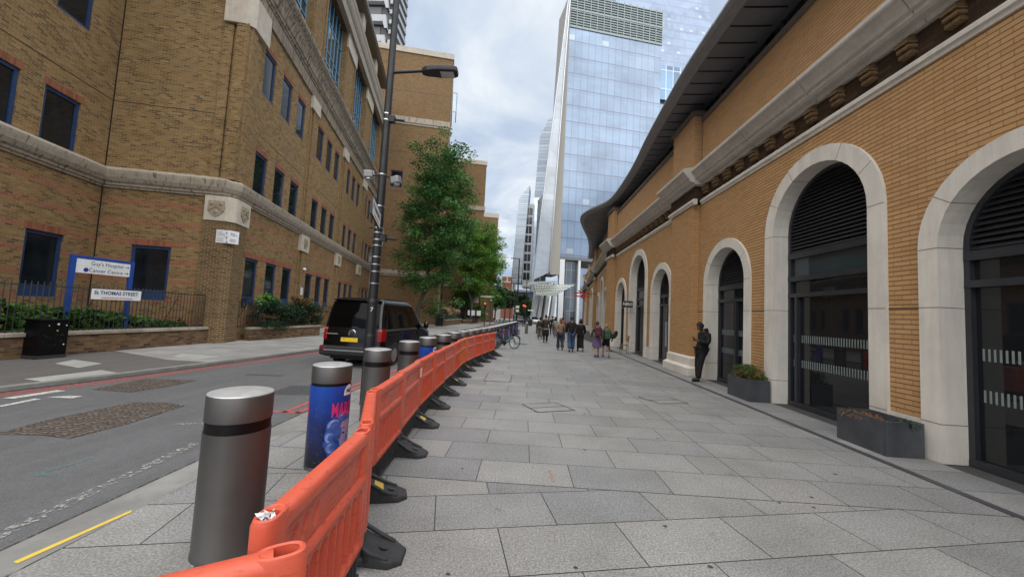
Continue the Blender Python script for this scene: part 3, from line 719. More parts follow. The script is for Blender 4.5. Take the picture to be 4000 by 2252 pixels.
# piers of the glazed storey
PIER=[(-.45,1.0),(6.05,8.45),(13.1,16.1),(20.5,23.7),(28.3,29.9)]
for a,b in PIER:
    g.box(-.6,0,a,b,17.0,23.4)
    g.box(0,.07,a+.12,a+.42,17.0,22.1); g.box(0,.07,b-.42,b-.12,17.0,22.1)
g.box(-.6,-.05,-.45,29.9,25.8,27.2)
lb(g,'upper_wall',M_['brickL'])
# window: blue frame, dark glass
def window(kind,w,h,par,loc,rz=0,cells=1,base=0.):
    o=WPROTO.get((kind,round(w,2),round(h,2)))
    if o is None:
        f=MB(); d=.105
        for a,b,c,e in ((-w/2,-w/2+d,0,h),(w/2-d,w/2,0,h),(-w/2+d,w/2-d,h-d,h),(-w/2+d,w/2-d,0,d+base)): f.box(-.03,.05,a,b,c,e)
        f.box(-.02,.09,-w/2-.0,w/2+.0,-.035,0.0)
        o=f.build('window',M_['blueF'],par); g=MB(); g.quad((.005,-w/2+d*.5,d*.5+base),(.005,w/2-d*.5,d*.5+base),(.005,w/2-d*.5,h-d*.5),(.005,-w/2+d*.5,h-d*.5)); g.build('glass',M_['glassL'],o)
        WPROTO[(kind,round(w,2),round(h,2))]=o
    else:
        c=o.copy(); COL.objects.link(c); c.parent=par
        for k in kids(o):
            q=k.copy(); COL.objects.link(q); q.parent=c
        o=c
    o.location=loc; o.rotation_euler=(0,0,rz); return o
WPROTO={}
lint=MB()
for a,b,c,e in wins: window('w',b-a-.01,e-c-.01,LB,(-.10,(a+b)/2,c+.005),base=.28 if c<5 else 0)
for a,b,c,e in F3: window('w',b-a-.01,e-c-.01,LB,(-4.60,(a+b)/2,c+.005),base=.28 if c<5 else 0)
window('w',1.34,2.1,LB,(-2.625,-.35,1.585),-PI/2,base=.28)
L0_=None
def lintel(loc,w,rz=0):
    g=MB(); g.box(-.05,.012,-w/2,w/2,0,.235); o=g.build('lintel',M_['lintel'],LB); o.location=loc; o.rotation_euler=(0,0,rz)
for b in BAY:
    w=WW if b[0]<16 else 1.08
    lintel((0,(b[0]+b[2]+w)/2,3.665),b[2]+w-b[0]+.3)
    for s in b: lintel((0,s+w/2,8.535),w+.1); lintel((0,s+w/2,13.385),w+.1)
for a,b,c,e in F3: lintel((-4.5,(a+b)/2,e+.005),b-a+.12)
lintel((-2.625,-.45,3.695),1.5,-PI/2)
# ledges swept along the plan line
def sweep(plan,prof,closed=False):
    """plan [(x,y)] with outside on the right-hand side of travel... prof [(out,z)]"""
    mb=MB(); n=len(plan); rings=[]
    for i in range(n):
        p=Vector(plan[i]); ds=[]
        if i>0: ds.append((p-Vector(plan[i-1])).normalized())
        if i<n-1: ds.append((Vector(plan[i+1])-p).normalized())
        ns=[Vector((d.y,-d.x)) for d in ds]; m=sum(ns,Vector((0,0))).normalized(); k=1/max(.3,m.dot(ns[0]))
        rings.append([(p.x+m.x*o*k,p.y+m.y*o*k,z) for o,z in prof])
    q=len(prof)
    for i in range(n-1): mb.add(rings[i]+rings[i+1],[(j,j+1,q+j+1,q+j) for j in range(q-1)])
    mb.add(rings[0],[tuple(range(q))]); mb.add(rings[-1],[tuple(range(q))])
    return mb
PLAN=[(-4.5,-16),(-4.5,-.45),(.12,-.45),(.36,-.22),(.12,0.35),(0.02,.6),(0.,29.9)]
PLAN=[(-4.5,-16),(-4.5,-.45),(-.25,-.45),(.0,-.2),(0.,29.9)]
LEDGE=[(-.02,5.85),(.06,5.86),(.07,5.93),(.13,5.95),(.15,6.02),(.22,6.08),(.30,6.22),(.345,6.38),(.36,6.46),(.36,6.50),(.30,6.54),(-.02,6.70)]
lb(sweep(PLAN,LEDGE),'stone_ledge',M_['stoneL'])
CORN=[(-.02,14.50),(.10,14.52),(.12,15.15),(.17,15.20),(.17,15.28),(.23,15.33),(.24,15.42),(.30,15.50),(.34,15.78),(.47,16.12),(.62,16.35),(.66,16.45),(.66,16.62),(.55,16.72),(-.02,16.95)]
lb(sweep(PLAN,CORN),'stone_cornice',M_['cornL'])
BAND=[(-.02,23.25),(.34,23.30),(.36,24.05),(.42,24.10),(.50,24.30),(.56,24.6),(.52,24.85),(.58,24.95),(.58,25.15),(.44,25.25),(.5,25.6),(.42,25.85),(-.02,25.9)]
PL2=[(-4.5,-.45),(-.25,-.45),(.0,-.2),(0.,29.4)]
lb(sweep(PL2,BAND),'top_band',stone('pale_band_stone',(.44,.39,.32),.3,True))
g=MB(); g.box(-1.5,.75,-3,27.2,27.15,27.32); lb(g,'eave_soffit',plain('eave_soffit',(.20,.165,.13),.8)); g=MB(); g.box(.70,.80,-3,27.25,27.3,27.62); g.box(-1.5,.80,27.2,27.25,27.1,27.62); lb(g,'roof_edge',M_['blackp'])
g=MB(); g.quad((.8,-3,27.6),(.8,27.25,27.6),(-8,27.25,30),(-8,-3,30)); lb(g,'roof',M_['lead'])
for s in (3.4,9.,16.2,22.3):
    g=MB(); g.box(-.1,.42,-.45,.45,25.9,27.14); o=lb(g,'white_pier',M_['stoneC'],bevel=.08); o.location=(0,s,0)
for a,b in PIER[1:4]:
    g=MB(); g.box(-.3,.13,a+.05,b-.05,22.1,23.28); lb(g,'capital_block',M_['stoneC'],bevel=.02)
# blue glazed bays
GB=[(1.0,6.05),(8.45,13.1),(16.1,20.5),(23.7,28.3)]
for a,b in GB:
    f=MB(); n=6
    for i in range(n+1):
        y=a+(b-a)*i/n; f.box(-.48,-.38,y-.035,y+.035,16.95,23.3)
    for z in (17.2,18.75,19.55,21.6): f.box(-.475,-.385,a,b,z-.035,z+.035)
    for i in (1,3): 
        y0=a+(b-a)*i/n; y1=a+(b-a)*(i+1)/n; f.box(-.39,-.34,y0+.04,y0+.12,17.25,18.72); f.box(-.39,-.34,y1-.12,y1-.04,17.25,18.72); f.box(-.39,-.34,y0+.12,y1-.12,18.6,18.72)
    fo=lb(f,'blue_glazing',M_['ltblue']); g=MB(); g.quad((-.43,a,16.9),(-.43,b,16.9),(-.43,b,23.3),(-.43,a,23.3)); g.build('glass',M_['glassB'] if 'glassB' in M_ else M_.setdefault('glassB',glassdark('bay_glass',(.02,.028,.036),.03,.9,.4)),fo)
    g=MB(); g.quad((-.44,a,23.26),(-.0,a,23.26),(-.0,b,23.26),(-.44,b,23.26)); g.build('bay_soffit',M_['brickW'],fo)
# pilasters with a shadow groove, crest panels above them
for k,(a,b) in enumerate([(6.9,8.27),(14.42,15.85),(21.9,23.5)]):
    g=MB(); 
    for z0,z1 in ((0,4.9),(6.62,14.0)): g.box(-.02,.10,a+.42,b-.06,z0,z1); g.box(-.02,.06,a+.02,a+.18,z0,z1)
    g.build('brick_pilaster',M_['brickL'],LB)
    for nm,z0,z1,d in (('crest_panel',4.9,5.89,.17),('cap_panel',13.72,14.52,.17)):
        g=MB(); g.box(-.02,d,a,b,z0,z1); o=g.build(nm,M_['stoneC'],LB,bevel=.015)
        if nm=='crest_panel': CRESTS.append((o,(d,(a+b)/2,(z0+z1)/2),(0,1,0))) if 'CRESTS' in globals() else globals().__setitem__('CRESTS',[(o,(d,(a+b)/2,(z0+z1)/2),(0,1,0))])
# stepped corner pier
def cornerblock(nm,x0,y1,z0,z1,m,pr,bev=.02,ch=0.):
    P=[(x0,-.45-pr),(.05+pr-.25*1,-.45-pr),(.05+pr,-.45-pr+.25),(.05+pr,y1),(-.02,y1),(-.02,-.40),(x0,-.40)]
    g=MB(); g.prism([(x,y) for x,y in P],2,z0,z1); return g.build(nm,m,LB,bevel=bev)
cornerblock('corner_pier',-.87,.55,0,4.87,M_['brickP'],.12,0)
cp=cornerblock('crest_panel',-.87,.72,4.87,5.88,M_['stoneC'],.16)
cornerblock('crest_panel',-.85,.85,13.2,14.55,M_['stoneC'],.22)
CRESTS.append((cp,(-.42,-.45-.16,5.36),(1,0,0))); CRESTS.append((cp,(.05+.16,.22,5.36),(0,1,0)))
g=MB()
for x0,x1,pr in ((-.85,-.50,.10),(-.34,.10,.19)): g.box(x0,x1,-.45-pr,-.44,6.6,13.25)
g.box(-.02,.19,-.45,-.02,6.6,13.25); g.box(-.02,.10,.14,.55,6.6,13.25)
lb(g,'corner_shafts',M_['brickL'])
def crest(par,c,right,sc_=.33):
    right=Vector(right); up=Vector((0,0,1)); n=right.cross(up)
    if n.dot(Vector((1,-1,0)))<0: n=-n
    Mx=Matrix(((right.x,up.x,n.x,c[0]),(right.y,up.y,n.y,c[1]),(right.z,up.z,n.z,c[2]),(0,0,0,1)))
    sh=[(-.85,.95),(.85,.95),(.95,.1),(.75,-.45),(.4,-.8),(0,-1.0),(-.4,-.8),(-.75,-.45),(-.95,.1)]
    g=MB(); g.M=Mx@Matrix.Scale(sc_,4)
    g.prism([p for p in sh],2,0,.09)
    for p,q in (((-.85,-.25),(0,.35)),((0,.35),(.85,-.25))):
        d=Vector((q[0]-p[0],q[1]-p[1])).normalized(); e=Vector((-d.y,d.x))*.08; g.prism([(p[0]-e.x,p[1]-e.y),(q[0]-e.x,q[1]-e.y),(q[0]+e.x,q[1]+e.y),(p[0]+e.x,p[1]+e.y)],2,.09,.17)
    for x,z in ((-.5,.6),(.5,.6),(0,-.42)): g.ell((x,z,.10),(.24,.26,.10),10,6)
    for x,z in ((-.55,.1),(0,.5),(.55,.1)): g.ell((x,z,.16),(.09,.09,.05),6,4)
    g.build('carved_shield',M_['crest'],par)
M_['crest']=stone('shield_stone',(.36,.30,.22),.1,False)
for o,c,r in CRESTS: crest(o,c,r)
g=MB()   # dark soft joints in the brickwork
for z in (9.32,): g.box(-.002,.004,.55,29.9,z-.012,z+.012); g.box(-4.5,-.86,-.454,-.44,z-.012,z+.012); g.box(-4.504,-4.495,-16,-.45,z-.012,z+.012)
g.box(-4.5,-4.47,-.475,-.445,0,26)
lb(g,'soft_joint',M_['blackp'])
# white hospital sign folded round the corner pier, small fittings
sg=thing('corner_sign','white wall sign folded round the brick corner pier below the crest, two black up arrows','sign',tuple(ML@Vector((-.0,-.58,4.0))),RZL)
g=MB(); g.box(-.34,.12,-.02,0.012,0,.52); g.add([(.12,-.02,0),(.37,.22,0),(.36,.235,0),(.115,0,0),(.12,-.02,.52),(.37,.22,.52),(.36,.235,.52),(.115,0,.52)],[(0,1,5,4),(1,2,6,5),(2,3,7,6),(4,5,6,7),(0,3,2,1)]); g.build('panel',M_['white'],sg)
def gl(par,body,size,x,z,y=-.023,align='LEFT',m=None,bold=.0): return text('lettering',body,size,m or M_['ink'],par,frameM((x,y,z),(1,0,0),(0,0,1)),bold,1,1,align)
gl(sg,"Guy's\nHospital",.085,-.31,.385); gl(sg,"Cancer\nCentre",.085,-.31,.13)
g=MB(); g.box(-.32,.10,-.0235,-.021,.255,.262)
for z in (.33,.13): g.box(.03,.042,-.0235,-.021,z,z+.10); g.add([(.0,-.0235,z+.07),(.072,-.0235,z+.07),(.036,-.0235,z+.12)],[(0,1,2)])
g.build('arrow',M_['ink'],sg)
sgn=Matrix(((.72,0,.69,.13),(.69,0,-.72,-.015),(0,1,0,0),(0,0,0,1)))
for b_,z in (("Guy's\nHospital",.385),("Cancer\nCentre",.13)): text('lettering',b_,.07,M_['ink'],sg,Matrix.Translation((0.003,-.004,0))@sgn@Matrix.Translation((.03,z,.0)),0,1,1,'LEFT')
g=MB(); g.prism([(.06+.028*math.cos(a*PI/6),.05+.028*math.sin(a*PI/6)) for a in range(12)],1,-.024,-.021); g.build('round_emblem',M_['signblue'],sg)
g=MB(); g.box(0,.10,-.12,.12,0,.44); e=tag(g.build('intercom_box',M_['blackp'],None,ML@Vector((.20,.75,1.42)),bevel=.02),'black entry phone box on the brick corner pier','intercom'); e.rotation_euler=(0,0,RZL)
g=MB(); g.box(.10,.112,-.06,-.01,.07,.25); g.build('handset',M_['alum'],e)
g=MB(); g.box(0,.035,-.16,.16,0,.55); e=tag(g.build('notice_board',M_['white'],None,ML@Vector((.10,7.75,2.25)),bevel=.01),'white notice with a dark top strip on the second brick pilaster','sign'); e.rotation_euler=(0,0,RZL)
g=MB(); g.box(.034,.037,-.16,.16,.47,.545); g.build('top_strip',M_['ink'],e)
g=MB(); g.ell((.12,0,0),(.12,.10,.10)); g.box(0,.06,-.05,.05,-.04,.06); e=tag(g.build('dome_camera',M_['white'],None,ML@Vector((.02,7.8,3.85))),'small white dome camera on the brick wall between window groups','camera'); e.rotation_euler=(0,0,RZL)

g=MB()
for y0,y1,z0,z1 in ((3.75,4.15,9.3,11.2),(3.9,4.75,8.6,10.4),(3.8,4.35,7.0,9.0)): g.quad((.0045+.001*z0*.1,y0,z0),(.0045+.001*z0*.1,y1,z0),(.0045+.001*z0*.1,y1,z1),(.0045+.001*z0*.1,y0,z1))
def m_stain():
    t=NT('pale_stain'); o=t.obj(); n=t.noise(2.2,t.scl(o,9,9,1),6,.75); t.P(color=(.30,.26,.22),rough=.9); z=t.noise(1.1,o,3,.6)
    t.set(t.b.inputs['Alpha'],t.math('MULTIPLY',t.ramp(n,[(.50,0.),(.60,.75)]),t.ramp(z,[(.42,0.),(.58,1.)]))); return t.m
lb(g,'pale_stain',m_stain())

bsg=thing('bracket_sign','grey bracket sign under an oval panel, high on the hospital wall','sign',tuple(ML@Vector((0,27.,0))),RZL)
g=MB(); g.box(.1,1.35,-.12,.12,6.55,7.75); g.build('sign_box',plain('sign_grey',(.16,.17,.185),.45),bsg,bevel=.03); g=MB(); g.box(.2,1.25,-.14,-.12,6.85,7.35); g.build('sign_face',plain('sign_pale',(.34,.33,.32),.5),bsg);
g=MB(); P=[(1.3+.30*math.cos(a*PI/12),9.6+1.15*math.sin(a*PI/12)) for a in range(24)]; g.prism(P,1,-.08,.08); g.build('oval_panel',plain('oval_grey',(.30,.34,.38),.25),bsg,bevel=.02); g=MB(); g.tube([(0,0,10.6),(1.3,0,10.75),(1.6,0,10.2)],.06,6); g.tube([(0,0,8.3),(1.3,0,8.4)],.06,6); g.build('bracket',M_['polebk'],bsg)
# ------------------------------------------------------------------ taller brick wing and buildings behind
MB_=thing('brick_wing','tall windowless brown brick wing with pale ledges behind the dark green tree','building',tuple(ML@Vector((0,29.9,0))),RZL)
g=MB(); T=8.0; wallx_(g,0,-6,T,0,33.8,[(1.36,2.80,16.5,18.55)]); g.quad((T,0,0),(T,18,0),(T,18,33.8),(T,0,33.8)); g.quad((-6,0,20),(-6,18,20),(-6,18,33.8),(-6,0,33.8)); MB_b=g.build('brick_wall',M_['brickM'],MB_)
for z0,z1,d,nm in ((33.75,34.45,.12,'coping'),(24.75,25.45,.16,'ledge'),(5.85,6.35,.16,'ledge')):
    g=MB(); y0=0; g.box(-6 if z0>20 else 0,T+d,-d,0.05,z0,z1); g.box(T-.05,T+d,.05,18,z0,z1)
    if nm=='ledge': g.box(-6 if z0>20 else 0,T+d*.5,-d*.5,0.02,z0-.25,z0+.01)
    g.build(nm,M_['stoneC'] if nm=='coping' else M_['stoneL'],MB_)
window('w',1.42,2.04,MB_,(2.08,.17,16.505),-PI/2); 
g=MB(); g.box(1.3,2.86,-.012,.05,18.56,18.8); g.build('lintel',M_['lintel'],MB_)
g=MB()
for z in (11.2,16.0,21.0,28.8): g.box(0,T,-.006,.002,z-.02,z+.02)
g.build('soft_joint',M_['blackp'],MB_)
g=MB(); g.tube([(T+.1,.2,0),(T+.1,.2,33.6)],.06,8); g.build('downpipe',M_['coping'],MB_)
g=MB()
for z in (27.1,29.6): g.tube([(T,.3,z),(T+.75,.3,z),(T+.75,3,z)],.05,6)
g.tube([(T+.75,.3,27.1),(T+.75,.3,29.6)],.05,6); g.build('blue_rail',M_['ltblue'],MB_)
def block(name,label,x0,x1,y0,y1,z,m,led=(),cop=.5,rz=RZL):
    t=thing(name,label,'building',(x1,y0,0),rz); g=MB(); g.box(x0-x1,0,0,y1-y0,-.05,z); g.build('brick_wall',m,t)
    g=MB(); g.box(x0-x1-.1,.1,-.1,y1-y0,z,z+cop); g.build('coping',M_['stoneC'],t)
    for a,b in led:
        g=MB(); g.box(x0-x1,.14,-.14,.02,a,b); g.box(-.02,.14,.02,y1-y0,a,b); g.build('ledge',M_['stoneL'],t)
    return t
b3=block('entrance_block','brown brick block with white sign boards over a dark entrance behind the planters','x' and -19,-7.55,63,78,26.8,M_['brickM'],[(18.9,19.6),(5.8,6.3)],.7)
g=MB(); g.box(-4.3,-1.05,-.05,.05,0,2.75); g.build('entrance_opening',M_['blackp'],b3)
g=MB(); g.box(-4.45,-4.3,-.1,.05,0,2.9); g.box(-1.05,-.9,-.1,.05,0,2.9); g.box(-4.45,-.9,-.1,.05,2.75,2.95); g.build('entrance_frame',M_['brickW'],b3)
for x in (-2.55,.42-.1-.0):
    pass
for x0,x1 in ((-3.55,-1.75),(-.75,1.05-1.1)):
    s_=MB(); s_.box(x0,x1,-.09,-.02,3.35,4.05); o=s_.build('sign_board',M_['white'],b3); s_=MB(); s_.box(x0,x1,-.095,-.02,3.2,3.345); s_.build('red_strip',M_['redink'],o); s_=MB()
    for z,w in ((3.85,.8),(3.65,1.)): s_.box(x0+.15,x0+.15+w*(x1-x0)*.6,-.094,-.088,z-.03,z+.03)
    s_.build('lettering_lines',M_['ink'],o)
b4=block('far_brick_block','lower far brick block with white coping beyond the light green tree',-16,-6.9,86,100,23.6,M_['brickM'],[],1.)
b5=block('low_dark_block','low dark brick range with flat canopy right of the entrance block',-8.4,-5.8,72,84,4.6,M_['brickW'],[],.4)
# concrete tower with stacked white balcony bands
gt=thing('concrete_tower','high concrete tower of stacked white bands and dark windows above the brick wing','building',(-43.6,110,0),R(0))
g=MB(); g.box(-18,-.3,.3,9,0,120); g.build('dark_core',plain('tower_dark',(.035,.037,.04),.4),gt)
wht=plain('tower_concrete',(.50,.51,.52),.7,var=.08)
for i in range(20):
    z=50+3.25*i*1.
    if i%2==0: g=MB(); g.box(-18,-4.1,-1.2,1,z,z+2.1); g.add([(-4.1,-1.2,z+.6),(-3.2,-1.2,z-2.2),(-2.4,-1.2,z-2.2),(-3.,-1.2,z+2.1),(-4.1,-1.2,z+2.1),(-4.1,0,z+.6),(-3.2,0,z-2.2),(-2.4,0,z-2.2),(-3.,0,z+2.1),(-4.1,0,z+2.1)],[(0,1,2,3,4),(9,8,7,6,5),(0,5,6,1),(2,7,8,3),(3,8,9,4)]); g.build('balcony_band',wht,gt)
    g=MB(); g.box(-2.3,0,-.3,9,z,z+1.25); g.build('side_band',wht,gt)
    if i%2==0:
        g=MB(); g.box(-17,-5,.1,.3,z+2.2,z+5.5); g.build('window_strip',plain('tower_blind',(.13,.125,.12),.5) if i==0 else bpy.data.materials['tower_blind'],gt)
# ------------------------------------------------------------------ glass towers ahead
def m_curtain(name,tint,pw,ph,line,lw=.06,roomvar=.5,metal=.55,refl=.06,vline=.35,slab=.2):
    t=NT(name); uv=t.uv(); s=t.node('ShaderNodeSeparateXYZ',{'Vector':uv}); u,v=s.outputs[0],s.outputs[1]
    fu=t.math('FRACT',t.math('DIVIDE',u,pw)); fv=t.math('FRACT',t.math('DIVIDE',v,ph))
    cell=t.node('ShaderNodeCombineXYZ',{'X':t.math('FLOOR',t.math('DIVIDE',u,pw)),'Y':t.math('FLOOR',t.math('DIVIDE',v,ph))}).outputs[0]
    wn_=t.node('ShaderNodeTexWhiteNoise',{'Vector':cell}); r=wn_.outputs['Value']
    big=t.noise(.09,t.scl(t.obj(),1,1,1.4),4,.6,.4); 
    col=t.ramp(t.math('ADD',t.math('MULTIPLY',r,roomvar),t.math('MULTIPLY',big,1-roomvar)),[(.2,tuple(x*.62 for x in tint)),(.5,tint),(.8,tuple(min(1,x*1.28) for x in tint))])
    lower=t.math('GREATER_THAN',fv,1-slab); col=t.mix(t.math('MULTIPLY',lower,.25),col,tuple(x*.7 for x in tint))
    # blinds half drawn and lit ceilings seen through some panes
    bl=t.math('MULTIPLY',t.math('GREATER_THAN',t.node('ShaderNodeSeparateColor',{'Color':wn_.outputs['Color']}).outputs[1],.955),t.math('MULTIPLY',t.math('GREATER_THAN',fv,.12),t.math('LESS_THAN',fv,.42)))
    col=t.mix(t.math('MULTIPLY',bl,.4),col,(.62,.66,.68))
    hl=t.math('LESS_THAN',fv,lw/ph); vl=t.math('LESS_THAN',fu,lw/pw)
    col=t.mix(t.math('MULTIPLY',vl,vline),col,line); col=t.mix(t.math('MULTIPLY',hl,.75),col,line)
    t.P(color=col,rough=refl,metal=metal,spec=.6); t.bump(t.noise(.5,t.obj(),2),.02,.3); return t.m
GT=m_curtain('blue_curtain_glass',(.25,.33,.44),1.72,3.9,(.15,.145,.21),.2,.12,.3,.14,.35)
gb=thing('glass_tower','tall pale blue glass office tower with louvred top above the station roof','building',(7.2,85,0),R(13))
# local x along the face, y back
g=MB(); g.box(.25,24.2,0,4,15.3,69.8); g.build('glass_wall',GT,gb)
g=MB(); g.box(.2,24.3,.15,3.8,69.8,78.4); g.build('louvre_backing',plain('louvre_glass',(.20,.30,.38),.35,.2),gb)
g=MB(); z=70.
while z<78.3:
    g.box(.2,24.3,-.12,.12,z,z+.22); z+=.62
lo=g.build('louvre_blades',plain('pale_louvre',(.36,.41,.40),.5),gb); lo['kind']='stuff'
g=MB()
for i in range(15): x=.3+i*1.71; g.box(x-.07,x+.07,-.2,.05,69.8,78.7)
for z in (74.2,69.8): g.box(.2,24.3,-.2,.05,z-.15,z+.15)
g.build('louvre_mullion',bpy.data.materials['pale_louvre'],gb)
g=MB(); g.box(.0,24.3,0,12,14.6,15.29); g.build('underside',plain('tower_soffit',(.16,.165,.17),.6),gb)
# leaning glass fin and concrete strip beside it
cs=plain('tower_strip',(.33,.31,.275),.7,var=.08)
g=MB(); g.add([(-.55,-.3,76),(.25,-.3,76),(.25,-.3,11.),(-1.9,-.3,11.),(-.55,6,76),(.25,6,76),(.25,6,11),(-1.9,6,11)],[(0,1,2,3),(7,6,5,4),(0,4,5,1),(1,5,6,2),(3,7,4,0),(2,6,7,3)]); g.build('concrete_strip',cs,gb)
FG=m_curtain('fin_glass',(.40,.43,.47),30,3.9,(.28,.30,.33),.07,.0,.3,.2,.0,0.)
def fin(dy,xs):
    g=MB(); F=[(xs[0],78),(xs[1],78),(xs[2],11.3),(xs[3],9.4)]; g.add([(x,dy,z) for x,z in F]+[(x,dy+.5,z) for x,z in F],[(0,1,2,3),(7,6,5,4),(0,4,5,1),(1,5,6,2),(2,6,7,3),(3,7,4,0)]); g.build('glass_fin',FG,gb)
fin(-.8,(-.45,-.15,-2.3,-5.9))
g=MB(); g.tube([(-.15,-1,76),(-2.25,-1,11.5)],.13,6); g.tube([(-.5,-.9,76),(-5.9,-.9,9.4)],.09,6); g.build('fin_edge',M_['alum'],gb)
g=MB(); g.box(-3.4,-2.2,2,8,0,30); g.build('dark_recess',M_['glassL'],gb)
# white columns, glazed entrance and grid canopy below the tower
g=MB(); g.box(.35,1.5,-.2,1.0,0,14.6); g.box(4.8,5.3,-.1,.6,0,14.6); g.build('white_column',M_['white'],gb); 
for x in (-5.2,-3.9,-2.5,-1.0): 
    g=MB(); g.add([(x-.5,0,0),(x+.35,0,0),(x+1.15,0,9.2),(x+.45,0,9.2),(x-.5,1.4,0),(x+.35,1.4,0),(x+1.15,1.4,9.2),(x+.45,1.4,9.2)],[(0,1,2,3),(7,6,5,4),(0,4,5,1),(1,5,6,2),(2,6,7,3),(3,7,4,0)]); g.build('raking_pier',plain('raking_pier_grey',(.47,.48,.48),.6) if x<-5 else bpy.data.materials['raking_pier_grey'],gb)
g=MB(); g.quad((1.5,1,0),(5,1,0),(5,1,14.6),(1.5,1,14.6)); g.build('entrance_glass',m_curtain('entrance_glass',(.13,.15,.17),1.2,3.1,(.4,.42,.42),.1,.8,.4,.05,.9,0.),gb)
def m_canopy():
    t=NT('canopy_glass'); t.P(color=(.72,.76,.70),rough=.3); tb=t.node('ShaderNodeBsdfTranslucent',{'Color':(.86,.90,.84)}); mx=t.node('ShaderNodeMixShader',{'Fac':.75})
    t.t.links.new(t.b.outputs[0],mx.inputs[1]); t.t.links.new(tb.outputs[0],mx.inputs[2]); t.t.links.new(mx.outputs[0],t.n['Material Output'].inputs[0]); return t.m
cn=plain('canopy_white',(.58,.60,.55),.5); cgl2=m_canopy()
def canopy(P,nu,nv,label,loc):
    """P: four corners (local) of a tilted glazed grid"""
    t=thing('glass_canopy',label,'canopy',loc); P=[Vector(p) for p in P]; pt=lambda a,b:(P[0].lerp(P[1],a)).lerp(P[3].lerp(P[2],a),b)
    g=MB()
    for i in range(nu+1): a=i/nu; g.tube([pt(a,0),pt(a,.5),pt(a,1)],.055,4,smooth=False)
    for j in range(nv+1): b=j/nv; g.tube([pt(0,b),pt(.5,b),pt(1,b)],.055,4,smooth=False)
    g.build('canopy_frame',plain('canopy_steel',(.20,.215,.21),.5) if 'canopy_steel' not in bpy.data.materials else bpy.data.materials['canopy_steel'],t)
    g=MB(); u_=.10
    for i in range(nu):
        for j in range(nv):
            a0,a1=(i+u_)/nu,(i+1-u_)/nu; b0,b1=(j+u_*1.6)/nv,(j+1-u_*1.6)/nv; g.quad(pt(a0,b0),pt(a1,b0),pt(a1,b1),pt(a0,b1))
    g.build('canopy_glazing',cgl2,t)
canopy([(1.6,76,8.0),(10.0,76,8.2),(6.6,84,6.3),(2.6,84,6.2)],14,7,'lower white glazed grid canopy in front of the tower entrance',(0,0,0))
canopy([(-1.0,74,7.2),(6.2,74,8.5),(6.0,81,9.2),(1.2,81,8.8)],14,6,'upper white glazed grid canopy left of and above the lower one',(0,0,0))
# stepped louvred towers left of the fin
lt=thing('louvred_tower','slim louvred tower with slanting top left of the leaning glass fin','building',(-3.2,100,0),-R(4))
LV=m_curtain('louvre_cladding',(.50,.57,.64),40,.62,(.32,.37,.42),.2,.3,.3,.35,.0,0.)
g=MB(); F=[(-.6,10),(2.1,10),(3.15,36.5),(.35,32.5)]; g.add([(x,0,z) for x,z in F]+[(x,6,z) for x,z in F],[(0,1,2,3),(7,6,5,4),(0,4,5,1),(1,5,6,2),(2,6,7,3),(3,7,4,0)]); g.build('louvred_face',LV,lt)
g=MB(); g.box(2.3,4.6,.6,6,9,31.5); g.build('window_bay',plain('bay_white',(.55,.57,.58),.5),lt)
for i in range(8):
    g=MB(); z=11+i*2.5; g.box(2.55,3.3,.52,.62,z,z+1.9); g.box(3.45,4.2,.52,.62,z,z+1.9); g.build('window_pane',M_['glassL'],lt)
g=MB(); g.box(4.4,8.,1.5,7,8,33.5); g.build('glass_wall',m_curtain('pale_glass',(.55,.64,.72),1.2,1.8,(.42,.5,.56),.08,.2,.5,.1),lt)
ut=thing('louvred_upper_tower','grey louvred tower rising behind the leaning glass fin','building',(1.3,118,0),-R(6))
g=MB(); F=[(-.5,20),(6,20),(6,66),(3.4,64),(1.1,58.5)]; g.add([(x,0,z) for x,z in F]+[(x,8,z) for x,z in F],[(0,1,2,3,4),(9,8,7,6,5)]+[(i,(i+1)%5,5+(i+1)%5,5+i) for i in range(5)]); g.build('louvred_face',m_curtain('dark_louvre_cladding',(.34,.39,.45),40,1.1,(.22,.25,.29),.28,.3,.3,.35,.0,0.),ut)
# the great glass spire behind
sh=thing('glass_spire','huge pale glass spire rising out of frame behind the glass tower','building',(40,150,0),R(10))
SG=m_curtain('spire_glass',(.27,.34,.46),1.5,3.8,(.19,.20,.27),.16,.10,.3,.08,.15)
g=MB(); F=[(-14,0),(53,0),(22,300),(4,300)]; g.add([(x,0+z*.05,z) for x,z in F]+[(x,40-z*.05,z) for x,z in F],[(0,1,2,3),(7,6,5,4),(0,4,5,1),(1,5,6,2),(3,7,4,0)]); g.build('glass_wall',SG,sh)
g=MB(); g.box(-9,33,3.2,4.2,95,110); g.build('dark_storeys',m_curtain('spire_dark_glass',(.16,.25,.36),3.2,8.3,(.5,.53,.55),.35,.6,.5,.08,.8,.1),sh)
